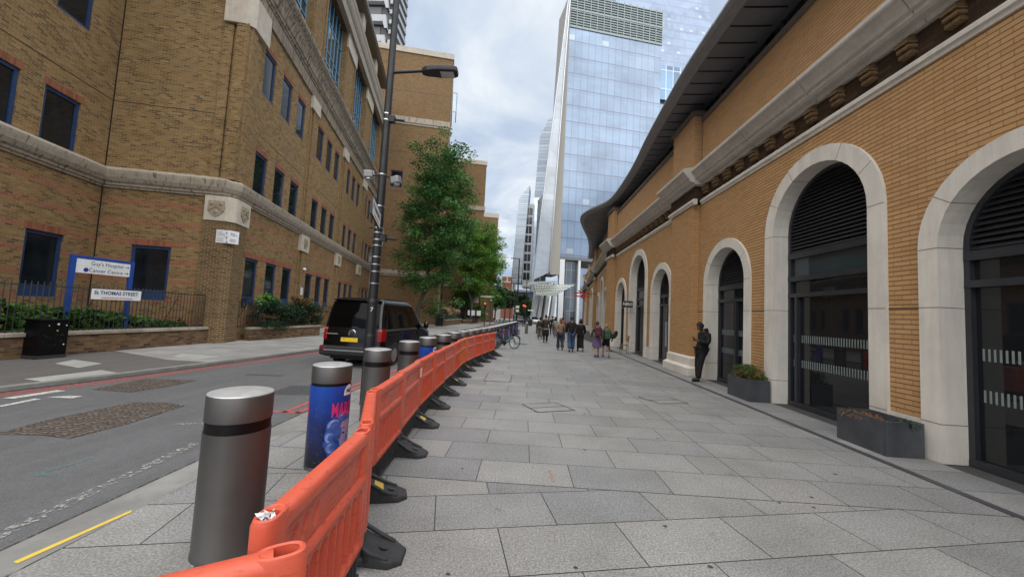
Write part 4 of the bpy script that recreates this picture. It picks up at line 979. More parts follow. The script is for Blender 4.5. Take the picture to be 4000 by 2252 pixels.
# red brick church tower far off
ct=thing('church_tower','far red brick church tower with white corner stones and arched window','building',(-8.6,140,0),-R(8))
g=MB(); g.box(0,3.9,0,5,0,15.5); g.build('brick_wall',M_['redb'],ct)
g=MB()
for x in (0,3.9): g.box(x-.15,x+.15,-.1,.05,6,13.2)
g.box(-.25,4.15,-.25,5,13.2,13.7); g.box(-.1,4.,-.12,.05,15.3,15.6); g.box(1.7,2.2,-.1,.05,13.7,15.4); g.box(-.2,4.1,-.2,5,5.6,6.2); g.build('white_stone_trim',M_['stoneC'],ct)
g=MB(); P=[(1.2,7.4),(2.7,7.4)]+[(1.95+.75*math.cos(a*PI/8),10.6+.75*math.sin(a*PI/8)) for a in range(9)]; g.prism(P,1,-.12,.02); wo=g.build('window_surround',M_['stoneC'],ct)
g=MB(); P=[(1.5,7.7),(2.4,7.7)]+[(1.95+.45*math.cos(a*PI/8),10.6+.45*math.sin(a*PI/8)) for a in range(9)]; g.prism(P,1,-.14,-.11); g.build('arched_window',M_['glassL'],ct)
# end pieces of the street
fb=thing('far_street_building','pale grey range closing the far end of the street','building',(-14,170,0))
g=MB(); g.box(0,9,0,6,0,8.); g.build('wall',plain('far_wall',(.32,.31,.30),.8),fb)
fl=thing('grey_flat_block','dark grey glazed block under a flat roof left of the canopies','building',(-3.5,128,0)); g=MB(); g.box(0,7,0,5,0,9.3); g.build('glass_wall',m_curtain('grey_block_glass',(.18,.20,.23),1.5,3.2,(.1,.1,.11),.15,.5,.3,.2),fl); g=MB(); g.box(-1.5,8,-1.5,5,9.3,10); g.build('flat_roof',cs,fl)
# ------------------------------------------------------------------ barriers
def m_plastic(name,c,fade):
    t=NT(name); o=t.obj(); n=t.noise(3,o,4,.6); s=t.noise(14,t.scl(o,1,1,5),5,.7)
    col=t.mix(t.ramp(n,[(.35,0.),(.7,1.)]),c,fade); col=t.mix(.7,col,t.ramp(s,[(.30,(.42,.37,.35)),(.44,(1,1,1))]),'MULTIPLY')
    t.P(color=col,rough=t.ramp(s,[(.3,.55),(.6,.36)]),spec=.45); t.bump(t.noise(220,o,3,.6),.08,.003); return t.m
ORA=[m_plastic('coral_plastic',(.62,.092,.044),(.66,.125,.072)),m_plastic('orange_red_plastic',(.64,.080,.027),(.67,.105,.045)),m_plastic('faded_coral_plastic',(.60,.112,.066),(.63,.14,.09)),m_plastic('amber_plastic',(.66,.13,.012),(.68,.16,.025))]
BL=1.03
def panel_mesh(L=BL):
    nx,nz=132,92; z0,z1=.26,.97
    X=np.linspace(.055,L-.055,nx); Z=z0+(z1-z0)*(1-(1-np.linspace(0,1,nz))**1.25)
    x,z=np.meshgrid(X,Z)
    ss=lambda a,b,v: np.clip((v-a)/(b-a),0,1)**2*(3-2*np.clip((v-a)/(b-a),0,1))
    h=np.full_like(x,.048)
    # recessed upper band between the ridge and the top rail
    m=ss(.075,.095,x)*(1-ss(L-.095,L-.075,x))*ss(.70,.715,z)*(1-ss(.885,.90,z)); h-=.021*m
    for cx_,rx in ((.165,.021),(.255,.025),(.36,.022),(L-.165,.022)):
        d=((x-cx_-.25*(z-.8))/rx)**2+((z-.80)/.052)**2; h-=.026*np.clip(1-d,0,1)**.5
    for k in range(6):
        zz=.765+.014*k; h+=.0022*(np.abs(z-zz)<.003)*ss(.42,.44,x)*(1-ss(L-.28,L-.26,x))
    # flutes with arched heads
    p=.094; n=int((L-.17)/p); xs=(L-n*p)/2
    for k in range(n):
        cx_=xs+p*(k+.5); r=.037; zt=.615
        dx=np.abs(x-cx_); inside=np.where(z<zt,dx/r,np.sqrt(dx**2+(z-zt)**2*1.6)/r)
        h-=.036*(1-ss(.72,1.08,inside))*ss(.30,.325,z)
    h-=.010*((ss(.655,.665,z)-ss(.69,.70,z))<0)
    h+=.007*np.exp(-((z-.682)/.014)**2)
    # knuckle notches at the ends
    for zc in (.40,.56): h-=.012*(np.exp(-((z-zc)/.02)**2))*(1-ss(.055,.085,x)); h-=.012*(np.exp(-((z-zc-.08)/.02)**2))*ss(L-.085,L-.055,x)
    h+=.004*np.exp(-((z-.285)/.02)**2)
    # round the top and the ends
    t=np.clip((z-.925)/.045,0,1); h*= (1-t**2.6)**.42+.02
    
    h=np.clip(h,.004,.06)
    v=[(a,-b,c) for a,b,c in zip(x.ravel(),h.ravel(),z.ravel())]+[(a,b,c) for a,b,c in zip(x.ravel(),h.ravel(),z.ravel())]
    f=[];N=nx*nz
    for j in range(nz-1):
        for i in range(nx-1):
            a=j*nx+i; f.append((a,a+1,a+nx+1,a+nx)); f.append((N+a,N+a+nx,N+a+nx+1,N+a+1))
    for i in range(nx-1):
        f.append((i,N+i,N+i+1,i+1)); a=(nz-1)*nx+i; f.append((a,a+1,N+a+1,N+a))
    for j in range(nz-1):
        a=j*nx; f.append((a,a+nx,N+a+nx,N+a)); a=j*nx+nx-1; f.append((a,N+a,N+a+nx,a+nx))
    return v,f
PV,PF=panel_mesh()
def make_barrier(m):
    t=thing('traffic_barrier','orange barrier','barrier')
    g=MB(); g.add(PV,PF,True); p=g.build('panel',m,t,fix=False)
    for x in (.035,BL-.035):
        g=MB(); n=22; rings=[]
        for rx,ry,z in ((.075,.049,.262),(.075,.049,.95),(.068,.043,.968),(.060,.036,.972),(.050,.029,.968),(.048,.027,.80)): rings.append([(x+rx*math.copysign(abs(math.cos(2*PI*k/n))**.75,math.cos(2*PI*k/n)),ry*math.copysign(abs(math.sin(2*PI*k/n))**.75,math.sin(2*PI*k/n)),z) for k in range(n)])
        for a,b in zip(rings,rings[1:]): g.add(a+b,[(k,(k+1)%n,n+(k+1)%n,n+k) for k in range(n)],True)
        g.add(rings[-1],[tuple(range(n))]); g.add(rings[0],[tuple(range(n))]); g.build('post_socket',m,t)
    g=MB(); g.box(.02,BL-.02,-.022,.022,.055,.275); 
    for i in range(17):
        x=.07+i*(BL-.14)/16; g.box(x-.012,x+.012,-.036,.036,.085,.255)
    g.box(.0,BL,-.034,.034,.045,.085); g.build('base_panel',M_['rubber'],t,bevel=.006)
    g=MB()
    pl=[(-.09,.03),(-.11,.17),(-.125,.29),(-.075,.375),(.075,.375),(.125,.29),(.11,.17),(.09,.03)]
    for sg in (-1,1):
        zt=[.20,.105,.055,.03,.03,.055,.105,.20]; zt=[.17,.085,.05,.028,.028,.05,.085,.17]
        top=[(BL-.02+x,sg*y,z) for (x,y),z in zip(pl,zt)]; bot=[(BL-.02+x*1.03,sg*y*1.02,0) for x,y in pl]
        g.add(top+bot,[(0,1,6,7),(1,2,5,6),(2,3,4,5)]+[(i,i+1,9+i,8+i) for i in range(7)]+[(8,9,10,11,12,13,14,15)])
        g.tube([(BL-.02-.10,sg*.03,.19),(BL-.02-.115,sg*.17,.10),(BL-.02-.10,sg*.29,.05)],.018,6); g.tube([(BL-.02+.10,sg*.03,.19),(BL-.02+.115,sg*.17,.10),(BL-.02+.10,sg*.29,.05)],.018,6)
    g.box(BL-.12,BL+.08,-.05,.05,0,.24); f=g.build('foot',M_['rubber'],t,bevel=.008)
    for sg in (-1,):
        g=MB(); z=.095; g.add([(BL-.02-.07,sg*.085,.137),(BL-.02+.07,sg*.085,.137),(BL-.02+.07,sg*.165,.096),(BL-.02-.07,sg*.165,.096)],[(0,1,2,3)]); g.build('yellow_label',M_['yellow'],f)
        g=MB(); g.add([(BL-.02+.03*math.cos(a*PI/3),sg*(.235+.033*math.sin(a*PI/3)),.0785-.6*(.033*math.sin(a*PI/3))*.55) for a in range(6)],[tuple(range(6))]); g.build('pin_hole',M_['blackp'],f)
    return t
BP=[((-.70,1.25),(-1.58,.66)),((-.90,1.40),(-.985,2.46)),((-1.02,2.58),(-1.38,3.55)),((-1.385,3.62),(-1.46,4.66)),((-1.485,4.74),(-1.57,5.80)),((-1.58,5.87),(-1.62,6.92)),((-1.62,6.99),(-1.64,8.04)),((-1.665,8.11),(-1.66,9.16)),((-1.66,9.23),(-1.70,10.28)),((-1.715,10.35),(-1.71,11.4)),((-1.69,11.46),(-1.60,12.5)),((-1.59,12.56),(-1.46,13.58)),((-1.45,13.65),(-1.32,14.67)),((-1.31,14.74),(-1.17,15.76))]
BM=[0,0,0,0,2,1,1,2,1,3,2,1,0,1]
BLAB=['coral orange barrier nearest the camera, cut by the bottom of the frame','orange barrier with a scrap of white paper stuffed in its near socket','orange barrier seen almost end on, angled across between two straighter runs','orange barrier just beyond the angled end on one, beside the tall lamp post base','faded pinkish barrier with a white sticker near its top corner','orange red barrier directly beyond the stickered one','orange red barrier second beyond the stickered one, behind three grey bollards','faded pinkish barrier just before the orange red and amber pair','orange red barrier just before the amber one','amber barrier, the only yellowish orange one in the row','faded pinkish barrier just beyond the amber one','orange red barrier second beyond the amber one','coral barrier next to last before the parked bicycle','orange red barrier at the far end of the row, next to the parked bicycle']
protoB={}
for i,((a,b),mi) in enumerate(zip(BP,BM)):
    if mi not in protoB: t=protoB[mi]=make_barrier(ORA[mi])
    else: t=dup(protoB[mi])
    d=Vector((b[0]-a[0],b[1]-a[1])); t.location=(a[0],a[1],0); t.rotation_euler=(0,0,math.atan2(d.y,d.x)); t.scale=(d.length/BL,1,1)
    t['label']=BLAB[i]; t['group']='orange plastic barriers along the pavement'
    if i in (1,3,5,8,10,12):   # some feet carry no yellow plate
        for c in kids(t):
            if c.name.startswith('foot'):
                for q in kids(c):
                    if q.name.startswith('yellow_label'): bpy.data.objects.remove(q)
    if i==1:
        for c in kids(t):
            if c.name.startswith('foot'): c.location=(.30,.13,0)
g=MB()
rs=random.Random(5)
for k in range(26): 
    a=rs.uniform(0,2*PI); r=rs.uniform(0,.026); c=(r*math.cos(a),r*math.sin(a),rs.uniform(0,.03)); g.add([(c[0]+rs.uniform(-.018,.018),c[1]+rs.uniform(-.018,.018),c[2]+rs.uniform(-.008,.012)) for _ in range(4)],[(0,1,2,3)])
tag(g.build('paper_scrap',M_['white'],None,(-.90,1.40,.955)),'crumpled white paper stuffed in the socket hole of an orange barrier','litter')
g=MB(); g.box(-.05,.05,-.0015,.0015,-.06,.06); o=tag(g.build('barrier_sticker',M_['white'],None,(-1.468,5.62,.82)),'small white sticker on the upper corner of the faded pinkish barrier','sticker'); o.rotation_euler=(0,0,R(94.5))
# ------------------------------------------------------------------ bollards
bs=plain('bollard_steel',(.15,.143,.136),.46,.8,var=.12,scale=1.6,bump=.03)
M_['band']=plain('bollard_band',(.003,.003,.0035),.45,spec=.3)
def m_poster():
    t=NT('blue_poster'); o=t.obj(); z=t.node('ShaderNodeSeparateXYZ',{'Vector':o}).outputs[2]
    n=t.noise(6,o,5,.6,.5); s=t.noise(120,o,1,.5)
    base=t.ramp(t.math('ADD',t.math('MULTIPLY',z,1.05),t.math('MULTIPLY',t.math('SUBTRACT',n,.5),.35)),[(.10,(.004,.005,.016)),(.42,(.008,.018,.10)),(.80,(.008,.055,.34)),(1.,(.012,.075,.40))])
    t.P(color=t.mix(t.ramp(s,[(.72,0.),(.76,1.)]),base,(.25,.4,.7)),rough=.35); return t.m
M_['poster']=m_poster(); M_['pink']=plain('poster_pink',(.62,.03,.16),.4); M_['lilac']=plain('poster_skin',(.36,.29,.48),.4,var=.1); M_['hair1']=plain('poster_hair_light',(.22,.28,.55),.4,var=.5,scale=20); M_['hair2']=plain('poster_hair_blue',(.02,.07,.33),.4,var=.5,scale=14); M_['hair3']=plain('poster_hair_mid',(.06,.12,.40),.4,var=.5,scale=12); M_['pdark']=plain('poster_dark',(.008,.008,.03),.4)
def bend(me,r,a0):
    bm=bmesh.new(); bm.from_mesh(me); xs=[v.co.x for v in bm.verts]; x=math.ceil(min(xs)/.012)*.012
    while x<max(xs):
        bmesh.ops.bisect_plane(bm,geom=bm.verts[:]+bm.edges[:]+bm.faces[:],plane_co=(x,0,0),plane_no=(1,0,0)); x+=.012
    bm.to_mesh(me); bm.free()
    for v in me.vertices:
        a=a0+v.co.x/r; q=r+v.co.z; v.co=(q*math.cos(a),q*math.sin(a),v.co.y)
def flat(polys,par,name,m,r,a0,z0,sc_=1.):
    bm=bmesh.new()
    for P in polys: bm.faces.new([bm.verts.new((p[0]*sc_,z0+p[1]*sc_,0)) for p in P])
    bmesh.ops.triangulate(bm,faces=bm.faces[:])
    me=bpy.data.meshes.new(name); bm.to_mesh(me); bm.free(); bend(me,r,a0); me.materials.append(m); o=bpy.data.objects.new(name,me); link(o,par); return o
def elp(cx_,cy_,rx,ry,n=16,a0=0,a1=2*PI): return [(cx_+rx*math.cos(a0+(a1-a0)*i/n),cy_+ry*math.sin(a0+(a1-a0)*i/n)) for i in range(n)]
BR=.205
def make_bollard(poster):
    t=thing('bollard','x','bollard')
    g=MB(); g.lathe([(BR+.004,0),(BR+.004,.02),(BR,.03),(BR,.775)],40); g.lathe([(BR,.845),(BR,1.0),(BR-.004,1.008)],40); g.build('body',bs,t)
    g=MB(); g.lathe([(BR-.006,.77),(BR-.006,.85)],40); g.build('black_band',M_['band'],t)
    g=MB(); g.lathe([(BR-.002,1.008),(BR-.005,1.014),(BR-.05,1.024),(BR-.12,1.031),(0.,1.034)],40); g.build('domed_top',M_['steelT'],t)
    if poster:
        g=MB(); g.lathe([(BR+.003,.035),(BR+.003,.815)],48); p=g.build('poster',M_['poster'],t); r=BR+.0045
        for a0 in (R(-60),R(120)):
            me=textmesh('MARILYN',.19,.0,'LEFT',.004,.98,.50); bend(me,r,a0-.35) if 0 else bend(me,r,a0); 
            for v in me.vertices: v.co.z+=.58
            me.materials.clear(); me.materials.append(M_['pink']); link(bpy.data.objects.new('lettering',me),p)
            flat([elp(.0,0,.075,.085,14,0,PI)+[(-.075,-.02),(.075,-.02)]],p,'white_badge',M_['white'],r-.001,a0+.95,.74)
            me=textmesh('ARC',.05,.0,'CENTER',.002); bend(me,r+.001,a0+.95)
            for v in me.vertices: v.co.z+=.765
            me.materials.clear(); me.materials.append(M_['pdark']); link(bpy.data.objects.new('lettering',me),p)
            fz=.30; fa=a0+.62
            hh=[elp(-.11+.05*math.cos(k),.10+.16*math.sin(k*1.0)-.02*k,.055,.05,10) for k in (0,.7,1.4,2.1,2.8,3.6,4.3)]
            cres=lambda cx_,cy_,r0,r1,a0_,a1_,n=9: [(cx_+(r0)*math.cos(R(a0_+(a1_-a0_)*q/n)),cy_+r0*math.sin(R(a0_+(a1_-a0_)*q/n))) for q in range(n+1)]+[(cx_+.01+(r1)*math.cos(R(a1_+(a0_-a1_)*q/n)),cy_+r1*math.sin(R(a1_+(a0_-a1_)*q/n))) for q in range(n+1)]
            flat([[(-.13,-.16),(-.06,-.21),(.02,-.2),(.09,-.22),(.15,-.12),(.17,.05),(.15,.19),(.08,.25),(-.02,.26),(-.11,.22),(-.17,.12),(-.15,.04),(-.19,-.04)]],p,'portrait_hair',M_['hair2'],r-.0015,fa,fz)
            flat([[(-.03,.11),(.0,.17),(.07,.19),(.13,.15),(.15,.05),(.14,-.05),(.11,-.13),(.07,-.17),(.03,-.15),(-.01,-.08),(-.035,.01)]],p,'portrait_face',M_['lilac'],r-.0008,fa,fz)
            flat([elp(-.09,.14,.075,.06),elp(-.13,.04,.05,.06),elp(-.11,-.07,.05,.06),elp(.02,.21,.08,.045),elp(-.04,.06,.04,.07)],p,'portrait_waves',M_['hair3'],r-.0005,fa,fz)
            flat([cres(-.09,.13,.065,.050,40,190),cres(-.12,.02,.05,.036,90,250),cres(.03,.19,.075,.062,30,150),cres(-.10,-.08,.05,.036,100,260)],p,'portrait_curls',M_['hair1'],r-.0003,fa,fz)
            flat([[(.0,.045),(.02,.06),(.045,.05),(.03,.038)],[(-.01,.085),(.02,.105),(.055,.09),(.02,.095)],[(.085,.045),(.1,.058),(.12,.045),(.1,.037)],[(.05,-.085),(.065,-.075),(.075,-.08),(.09,-.075),(.105,-.087),(.078,-.108)],[(.075,.03),(.082,.03),(.092,-.02),(.08,-.03),(.07,-.022)]],p,'portrait_features',M_['pdark'],r,fa,fz)
    return t
bpl,bpo=make_bollard(False),make_bollard(True)
BC=[(-2.02,2.74,0),(-2.10,4.22,1),(-2.27,5.98,0),(-2.29,7.70,0),(-2.25,9.05,1),(-2.15,10.35,0),(-2.11,11.75,0),(-2.0,12.8,1),(-1.90,13.9,0),(-1.82,15.0,0),(-1.68,16.2,0)]
BL2=['large plain grey steel bollard nearest the camera, left of the orange barriers','bollard wrapped in a blue poster with pink letters, second nearest the camera','plain grey bollard right beside the base of the tall lamp post','plain grey bollard in front of the rear wheel of the black van','posterwrapped bollard whose blue poster mostly hides behind the barriers, in front of the van side','plain grey bollard just beyond the half hidden blue poster one','plain grey bollard just before the third blue poster bollard','third blue poster bollard, seen between plain grey ones past the van','plain grey bollard just past the third blue poster one','small plain grey bollard second past the third blue poster one','small plain grey bollard by the end of the orange barriers']
BL2[4]='bollard with a half hidden blue poster in front of the van side'
u=[0,0]
y=17.4; x=-1.55; k=0
while y<34.5:
    BC.append((-1.55+(y-17.4)*.052,y,1 if k%3==1 else 0)); BL2.append(None); y+=1.22; k+=1
GB_='steel bollards along the kerb'
for i,(x,y,p) in enumerate(BC):
    t=(bpo if p else bpl)
    if u[p]: t=dup(t)
    u[p]=1; t.scale=(1,1,1.075); t.location=(x,y,0); t.rotation_euler=(0,0,R(-12) if i!=1 else R(2)); t['group']=GB_
    t['label']=BL2[i] or ('far bollard wrapped in a blue poster in the row beyond the parked bicycle' if p else 'far plain grey bollard in the row beyond the parked bicycle')
iso=thing('bollard','slim steel post bollard standing alone on the far pavement','bollard',(.33,35.4,0),group='slim steel posts across the pavement')
g=MB(); g.lathe([(.13,0),(.13,.98),(.12,1.0)],20); g.build('body',bs,iso); g=MB(); g.lathe([(.125,1.0),(.10,1.03),(0,1.045)],20); g.build('domed_top',M_['steelT'],iso)
o=dup(iso); o.location=(1.38,36.9,0); o['label']='slim steel post bollard partly behind the woman in a long brown coat'
# ------------------------------------------------------------------ street lamp with name plate and cameras
LP=(-2.77,6.86,0)
lp=thing('street_lamp','tall black lamp post with clamped bands, arm lamp and two camera boxes','street lamp',LP)
g=MB(); g.tube([(0,0,0),(0,0,1.22)],.098,20); g.tube([(0,0,1.22),(0,0,1.27)],[.098,.088],20); g.tube([(0,0,1.27),(0,0,1.84)],.090,20); g.tube([(0,0,1.84),(0,0,1.90)],[.097,.084],20); g.tube([(0,0,1.90),(.02,0,8.6)],[.083,.055],20); g.build('pole',M_['polebk'],lp)
for z in (2.18,2.40,2.53,2.67,2.88,2.99,3.12,3.21,3.62,4.22,5.27,5.39):
    g=MB(); r=.085-.004*(z-1.9); g.lathe([(r,z-.012),(r+.004,z-.010),(r+.004,z+.010),(r,z+.012)],20); g.build('steel_band',M_['alum'],lp)
g=MB(); g.tube([(.04,0,6.22),(.62,0,6.27)],.028,10); g.build('lamp_arm',M_['polebk'],lp)
g=MB(); P=[(.62,-.045),(.72,-.10),(.95,-.135),(1.22,-.13),(1.30,-.09),(1.30,.09),(1.22,.13),(.95,.135),(.70,.10),(.60,.045)]; g.prism(P,2,6.215,6.33); h=g.build('lamp_head',M_['polebk'],lp,bevel=.03,segs=3)
g=MB(); g.box(.98,1.23,-.085,.085,6.205,6.214); g.build('lamp_lens',plain('lamp_lens',(.45,.44,.42),.2),h)
def cctv(x,y,z,rz):
    g=MB(); g.box(-.08,.08,-.065,.065,-.065,.065); o=g.build('camera_box',plain('camera_grey',(.30,.30,.29),.45) if 'camera_grey' not in bpy.data.materials else bpy.data.materials['camera_grey'],lp,(x,y,z),bevel=.02); o.rotation_euler=(R(8),R(-6),R(rz))
    g=MB(); 
    for dz in (-.04,.0,.04): g.tube([(.09,0,dz),(.105,0,dz)],.017,10)
    g.build('sensor',M_['alum'],o); g=MB(); g.ell((0,0,-.085),(.07,.06,.03)); g.build('camera_dome',M_['alum'],o)
cctv(-.27,.0,4.23,20); cctv(.27,-.02,4.13,-25)
g=MB(); g.tube([(-.2,0,4.2),(0,0,4.22),(.2,0,4.17)],.015,6); g.build('camera_bracket',M_['polebk'],lp)
for z in (5.30,3.03):
    g=MB(); g.box(.05,.16,-.05,.05,z-.06,z+.06); g.tube([(.14,0,z),(.34,0,z-.02)],.022,8); g.build('side_bracket',M_['polebk'],lp)
g=MB(); g.tube([(-.085,.02,2.5),(-.10,.02,2.2),(-.088,.02,1.95)],.012,6); g.build('cable',M_['alum'],lp)
text('chalk_mark','7',.11,M_['white'],lp,frameM((.025,-.089,1.70),(1,.25,0),(0,0,1)))
npl=thing('street_name_plate','white street name plate on the tall lamp post, seen steeply from below','sign',(-2.70,6.72,3.30),0); dd=Vector((.30,-1.08,0)).normalized()
g=MB(); g.M=frameM((0,0,0),tuple(-dd),(0,0,1)); g.box(-1.16,-.0,-.13,.13,-.012,.012); g.build('plate',M_['white'],npl); g=MB(); g.M=frameM((0,0,0),tuple(-dd),(0,0,1)); 
for a in ((-1.18,.02,.13,.145),(-1.18,.02,-.145,-.13)): g.box(a[0],a[1],a[2],a[3],-.016,.016)
g.box(-1.18,-1.16,-.145,.145,-.016,.016); g.box(0,.02,-.145,.145,-.016,.016); g.build('black_rim',M_['blackp'],npl)
text('lettering','ST THOMAS STREET',.115,M_['ink'],npl,frameM(tuple(dd*.58+Vector((.0125,.0035,.025))),tuple(-dd),(0,0,1)),.003,1,.92)
text('borough_line','LONDON BOROUGH OF SOUTHWARK',.035,M_['redink'],npl,frameM(tuple(dd*.58+Vector((.0125,.0035,-.085))),tuple(-dd),(0,0,1)))
# ------------------------------------------------------------------ low walls, railings, signs and planting on the left
def lowwall(name,label,P,h,th,cop=True):
    t=thing(name,label,'wall',(*P[0],0)); g=MB(); c=MB()
    for a,b in zip(P,P[1:]):
        a=Vector((a[0]-P[0][0],a[1]-P[0][1])); b=Vector((b[0]-P[0][0],b[1]-P[0][1])); d=(b-a).normalized(); n=Vector((-d.y,d.x))
        q=[a,b,b+n*th,a+n*th]; g.prism([tuple(v) for v in q],2,0,h-.1); e=.05; q=[a-n*e,b-n*e,b+n*(th+e),a+n*(th+e)]; c.prism([tuple(v) for v in q],2,h-.1,h)
    g.build('brick_body',M_['brickW'],t); c.build('coping',M_['coping'],t,bevel=.012); return t
W1=[(-13.35,-3),(-12.67,8.93),(-12.40,14.62)]; W2=[(-11.93,16.35),(-11.47,21.2)]
lowwall('low_brick_wall','low brick wall with pale coping behind the black cabinet',W1,.64,.28)
lowwall('low_brick_wall','low brick wall with pale coping under the dark hedge',W2,.58,.28); lowwall('low_brick_wall','short low wall turning back behind the black van',[(-11.42,22.6),(-11.35,24.5)],.62,.28)
def railing(name,label,P,z0,z1,sp=.125,gap=()):
    t=thing(name,label,'railing',(*P[0],0)); bars=MB(); rails=MB(); O=Vector((*P[0],0))
    for a,b in zip(P,P[1:]):
        a=Vector((*a,0))-O; b=Vector((*b,0))-O; L=(b-a).length; n=int(L/sp)
        for z in (z0+.06,z1-.11): rails.tube([a+Vector((0,0,z)),b+Vector((0,0,z))],.014,4,smooth=False)
        for i in range(n+1):
            p=a.lerp(b,i/n); bars.tube([p+Vector((0,0,z0)),p+Vector((0,0,z1-.03)),p+Vector((0,0,z1))],[.0115,.0115,.003],5)
    o=bars.build('upright_bars',M_['blackp'],t); 
    rails.build('rails',M_['blackp'],t)
    for a,b in zip(P,P[1:]):
        a=Vector((*a,0))-O; b=Vector((*b,0))-O
        for f in (.45,):
            for s in (.35,.8):
                p=a.lerp(b,s); g=MB(); g.tube([p+Vector((-.55,0,z0)),p+Vector((0,.0,z1-.25))],.012,5); g.build('stay_bar',M_['blackp'],t)
    return t
railing('iron_railing','black iron railing on the low wall in front of the ivy bed',[(-13.45,-3),(-12.83,8.93),(-12.56,14.55)],.62,1.98)
railing('iron_railing','black iron railing between the corner pier and the dark hedge',[(-12.2,15.75),(-12.02,17.1)],.55,1.78); railing('iron_railing','black iron railing between the dark hedge and the black van',[(-11.66,21.2),(-11.6,24.5)],.55,1.72)
hs=thing('hospital_sign','blue post sign with white panel pointing right to a hospital and cancer centre','sign',(-13.15,11.35,0),R(88))
# local x along the panel (reads left to right looking from the street), y toward the wall
g=MB(); g.box(-.86,-.74,-.05,.05,0,2.83); g.box(.74,.86,-.05,.05,0,2.83); g.box(-.74,.74,-.04,.04,2.74,2.83); g.build('blue_posts',M_['signblue'],hs,bevel=.01)
g=MB(); g.box(-.735,.735,-.035,.035,2.32,2.735); pn=g.build('panel',M_['white'],hs)
g=MB(); g.box(-.735,.735,-.037,-.034,2.524,2.53); g.build('panel_line',plain('grey_line',(.5,.52,.55),.5),pn)
text('lettering',"Guy's Hospital",.165,M_['ink'],pn,frameM((.53,-.037,2.625),(1,0,0),(0,0,1)),0,1,.93,'RIGHT'); text('lettering','Cancer Centre',.165,M_['ink'],pn,frameM((.53,-.037,2.42),(1,0,0),(0,0,1)),0,1,.93,'RIGHT')
g=MB()
for z in (2.62,2.42): g.box(.57,.68,-.038,-.035,z-.008,z+.008); g.add([(.64,-.038,z+.045),(.655,-.038,z+.045),(.705,-.038,z),(.655,-.038,z-.045),(.64,-.038,z-.045),(.685,-.038,z)],[(0,1,2,5),(5,2,3,4)])
g.build('arrow',M_['ink'],pn); g=MB(); g.prism([(-.48+.065*math.cos(a*PI/9),2.42+.065*math.sin(a*PI/9)) for a in range(18)],1,-.038,-.03); g.build('round_emblem',plain('emblem_navy',(.03,.03,.22),.4),pn)
np_=thing('street_name_plate','white low street name plate fixed to the railing in front of the blue hospital sign','sign',(-12.66,11.40,0),R(88.2))
g=MB(); g.box(-.70,.70,-.02,.0,1.555,1.865); p_=g.build('plate',M_['white'],np_,bevel=.012)
text('lettering','St THOMAS STREET',.155,plain('navy_letter',(.02,.06,.13),.4),p_,frameM((-.02,-.022,1.755),(1,0,0),(0,0,1)),.0035,1.0,.92)
text('borough_line','LONDON BOROUGH OF SOUTHWARK',.055,M_['redink'],p_,frameM((0,-.022,1.61),(1,0,0),(0,0,1)),.001,1,.9)
cb_=thing('utility_cabinet','black steel utility cabinet with yellow and white stickers on the tarmac footway','cabinet',(-12.39,9.57,0),R(85)); cb_.scale=(.65,1.08,.83)
g=MB(); g.box(-.46,.46,-.20,.25,.0,.10); g.build('plinth',plain('cabinet_plinth',(.03,.031,.033),.5),cb_)
g=MB(); g.box(-.44,.44,-.19,.24,.10,1.16); g.build('body',plain('cabinet_black',(.003,.003,.0035),.42,var=.3,spec=.2),cb_,bevel=.01); g=MB(); g.box(-.47,.47,-.22,.27,1.16,1.21); g.build('lid',bpy.data.materials['cabinet_black'],cb_,bevel=.012)
for x in (-.445,.005):
    g=MB(); g.box(x,x+.435,-.197,-.19,.16,1.12); g.build('door',bpy.data.materials['cabinet_black'],cb_,bevel=.006)
g=MB(); 
for x,z,r in ((.10,1.06,.03),(.36,1.02,.018),(-.18,1.02,.012),(.33,.42,.02)): g.prism([(x+r*1.3*math.cos(a*PI/6),z+r*math.sin(a*PI/6)) for a in range(12)],1,-.2,-.1975)
g.build('sticker',M_['white'],cb_); g=MB(); g.prism([(.09+.03*math.cos(a*PI/6),.86+.017*math.sin(a*PI/6)) for a in range(12)],1,-.2,-.1975); g.build('sticker',M_['yellow'],cb_)
g=MB()
for k in range(12): x=random.uniform(-.4,.3); z=random.uniform(.4,.75); g.box(x,x+random.uniform(.03,.12),-.1985,-.1975,z,z+.006)
g.build('scratches',M_['channel'] if 'channel' in M_ else MG['channel'],cb_)
# planters by the arches
def planter(label,x0,x1,y0,y1,h):
    t=thing('planter',label,'planter',((x0+x1)/2,(y0+y1)/2,0)); a,b=(x1-x0)/2,(y1-y0)/2; g=MB(); w=.03
    g.box(-a,a,-b,-b+w,0,h); g.box(-a,a,b-w,b,0,h); g.box(-a,-a+w,-b+w,b-w,0,h); g.box(a-w,a,-b+w,b-w,0,h); g.build('trough',M_['granP'],t,bevel=.004)
    g=MB(); g.box(-a+w,a-w,-b+w,b-w,h-.12,h-.09); g.build('soil',M_['soil'],t); return t
planter('dark stone trough planter with a bushy green plant, farther of the two',5.32,5.80,9.12,10.06,.50); planter('dark stone trough planter with dry orange roots, nearer of the two',5.25,5.78,5.70,6.56,.49)
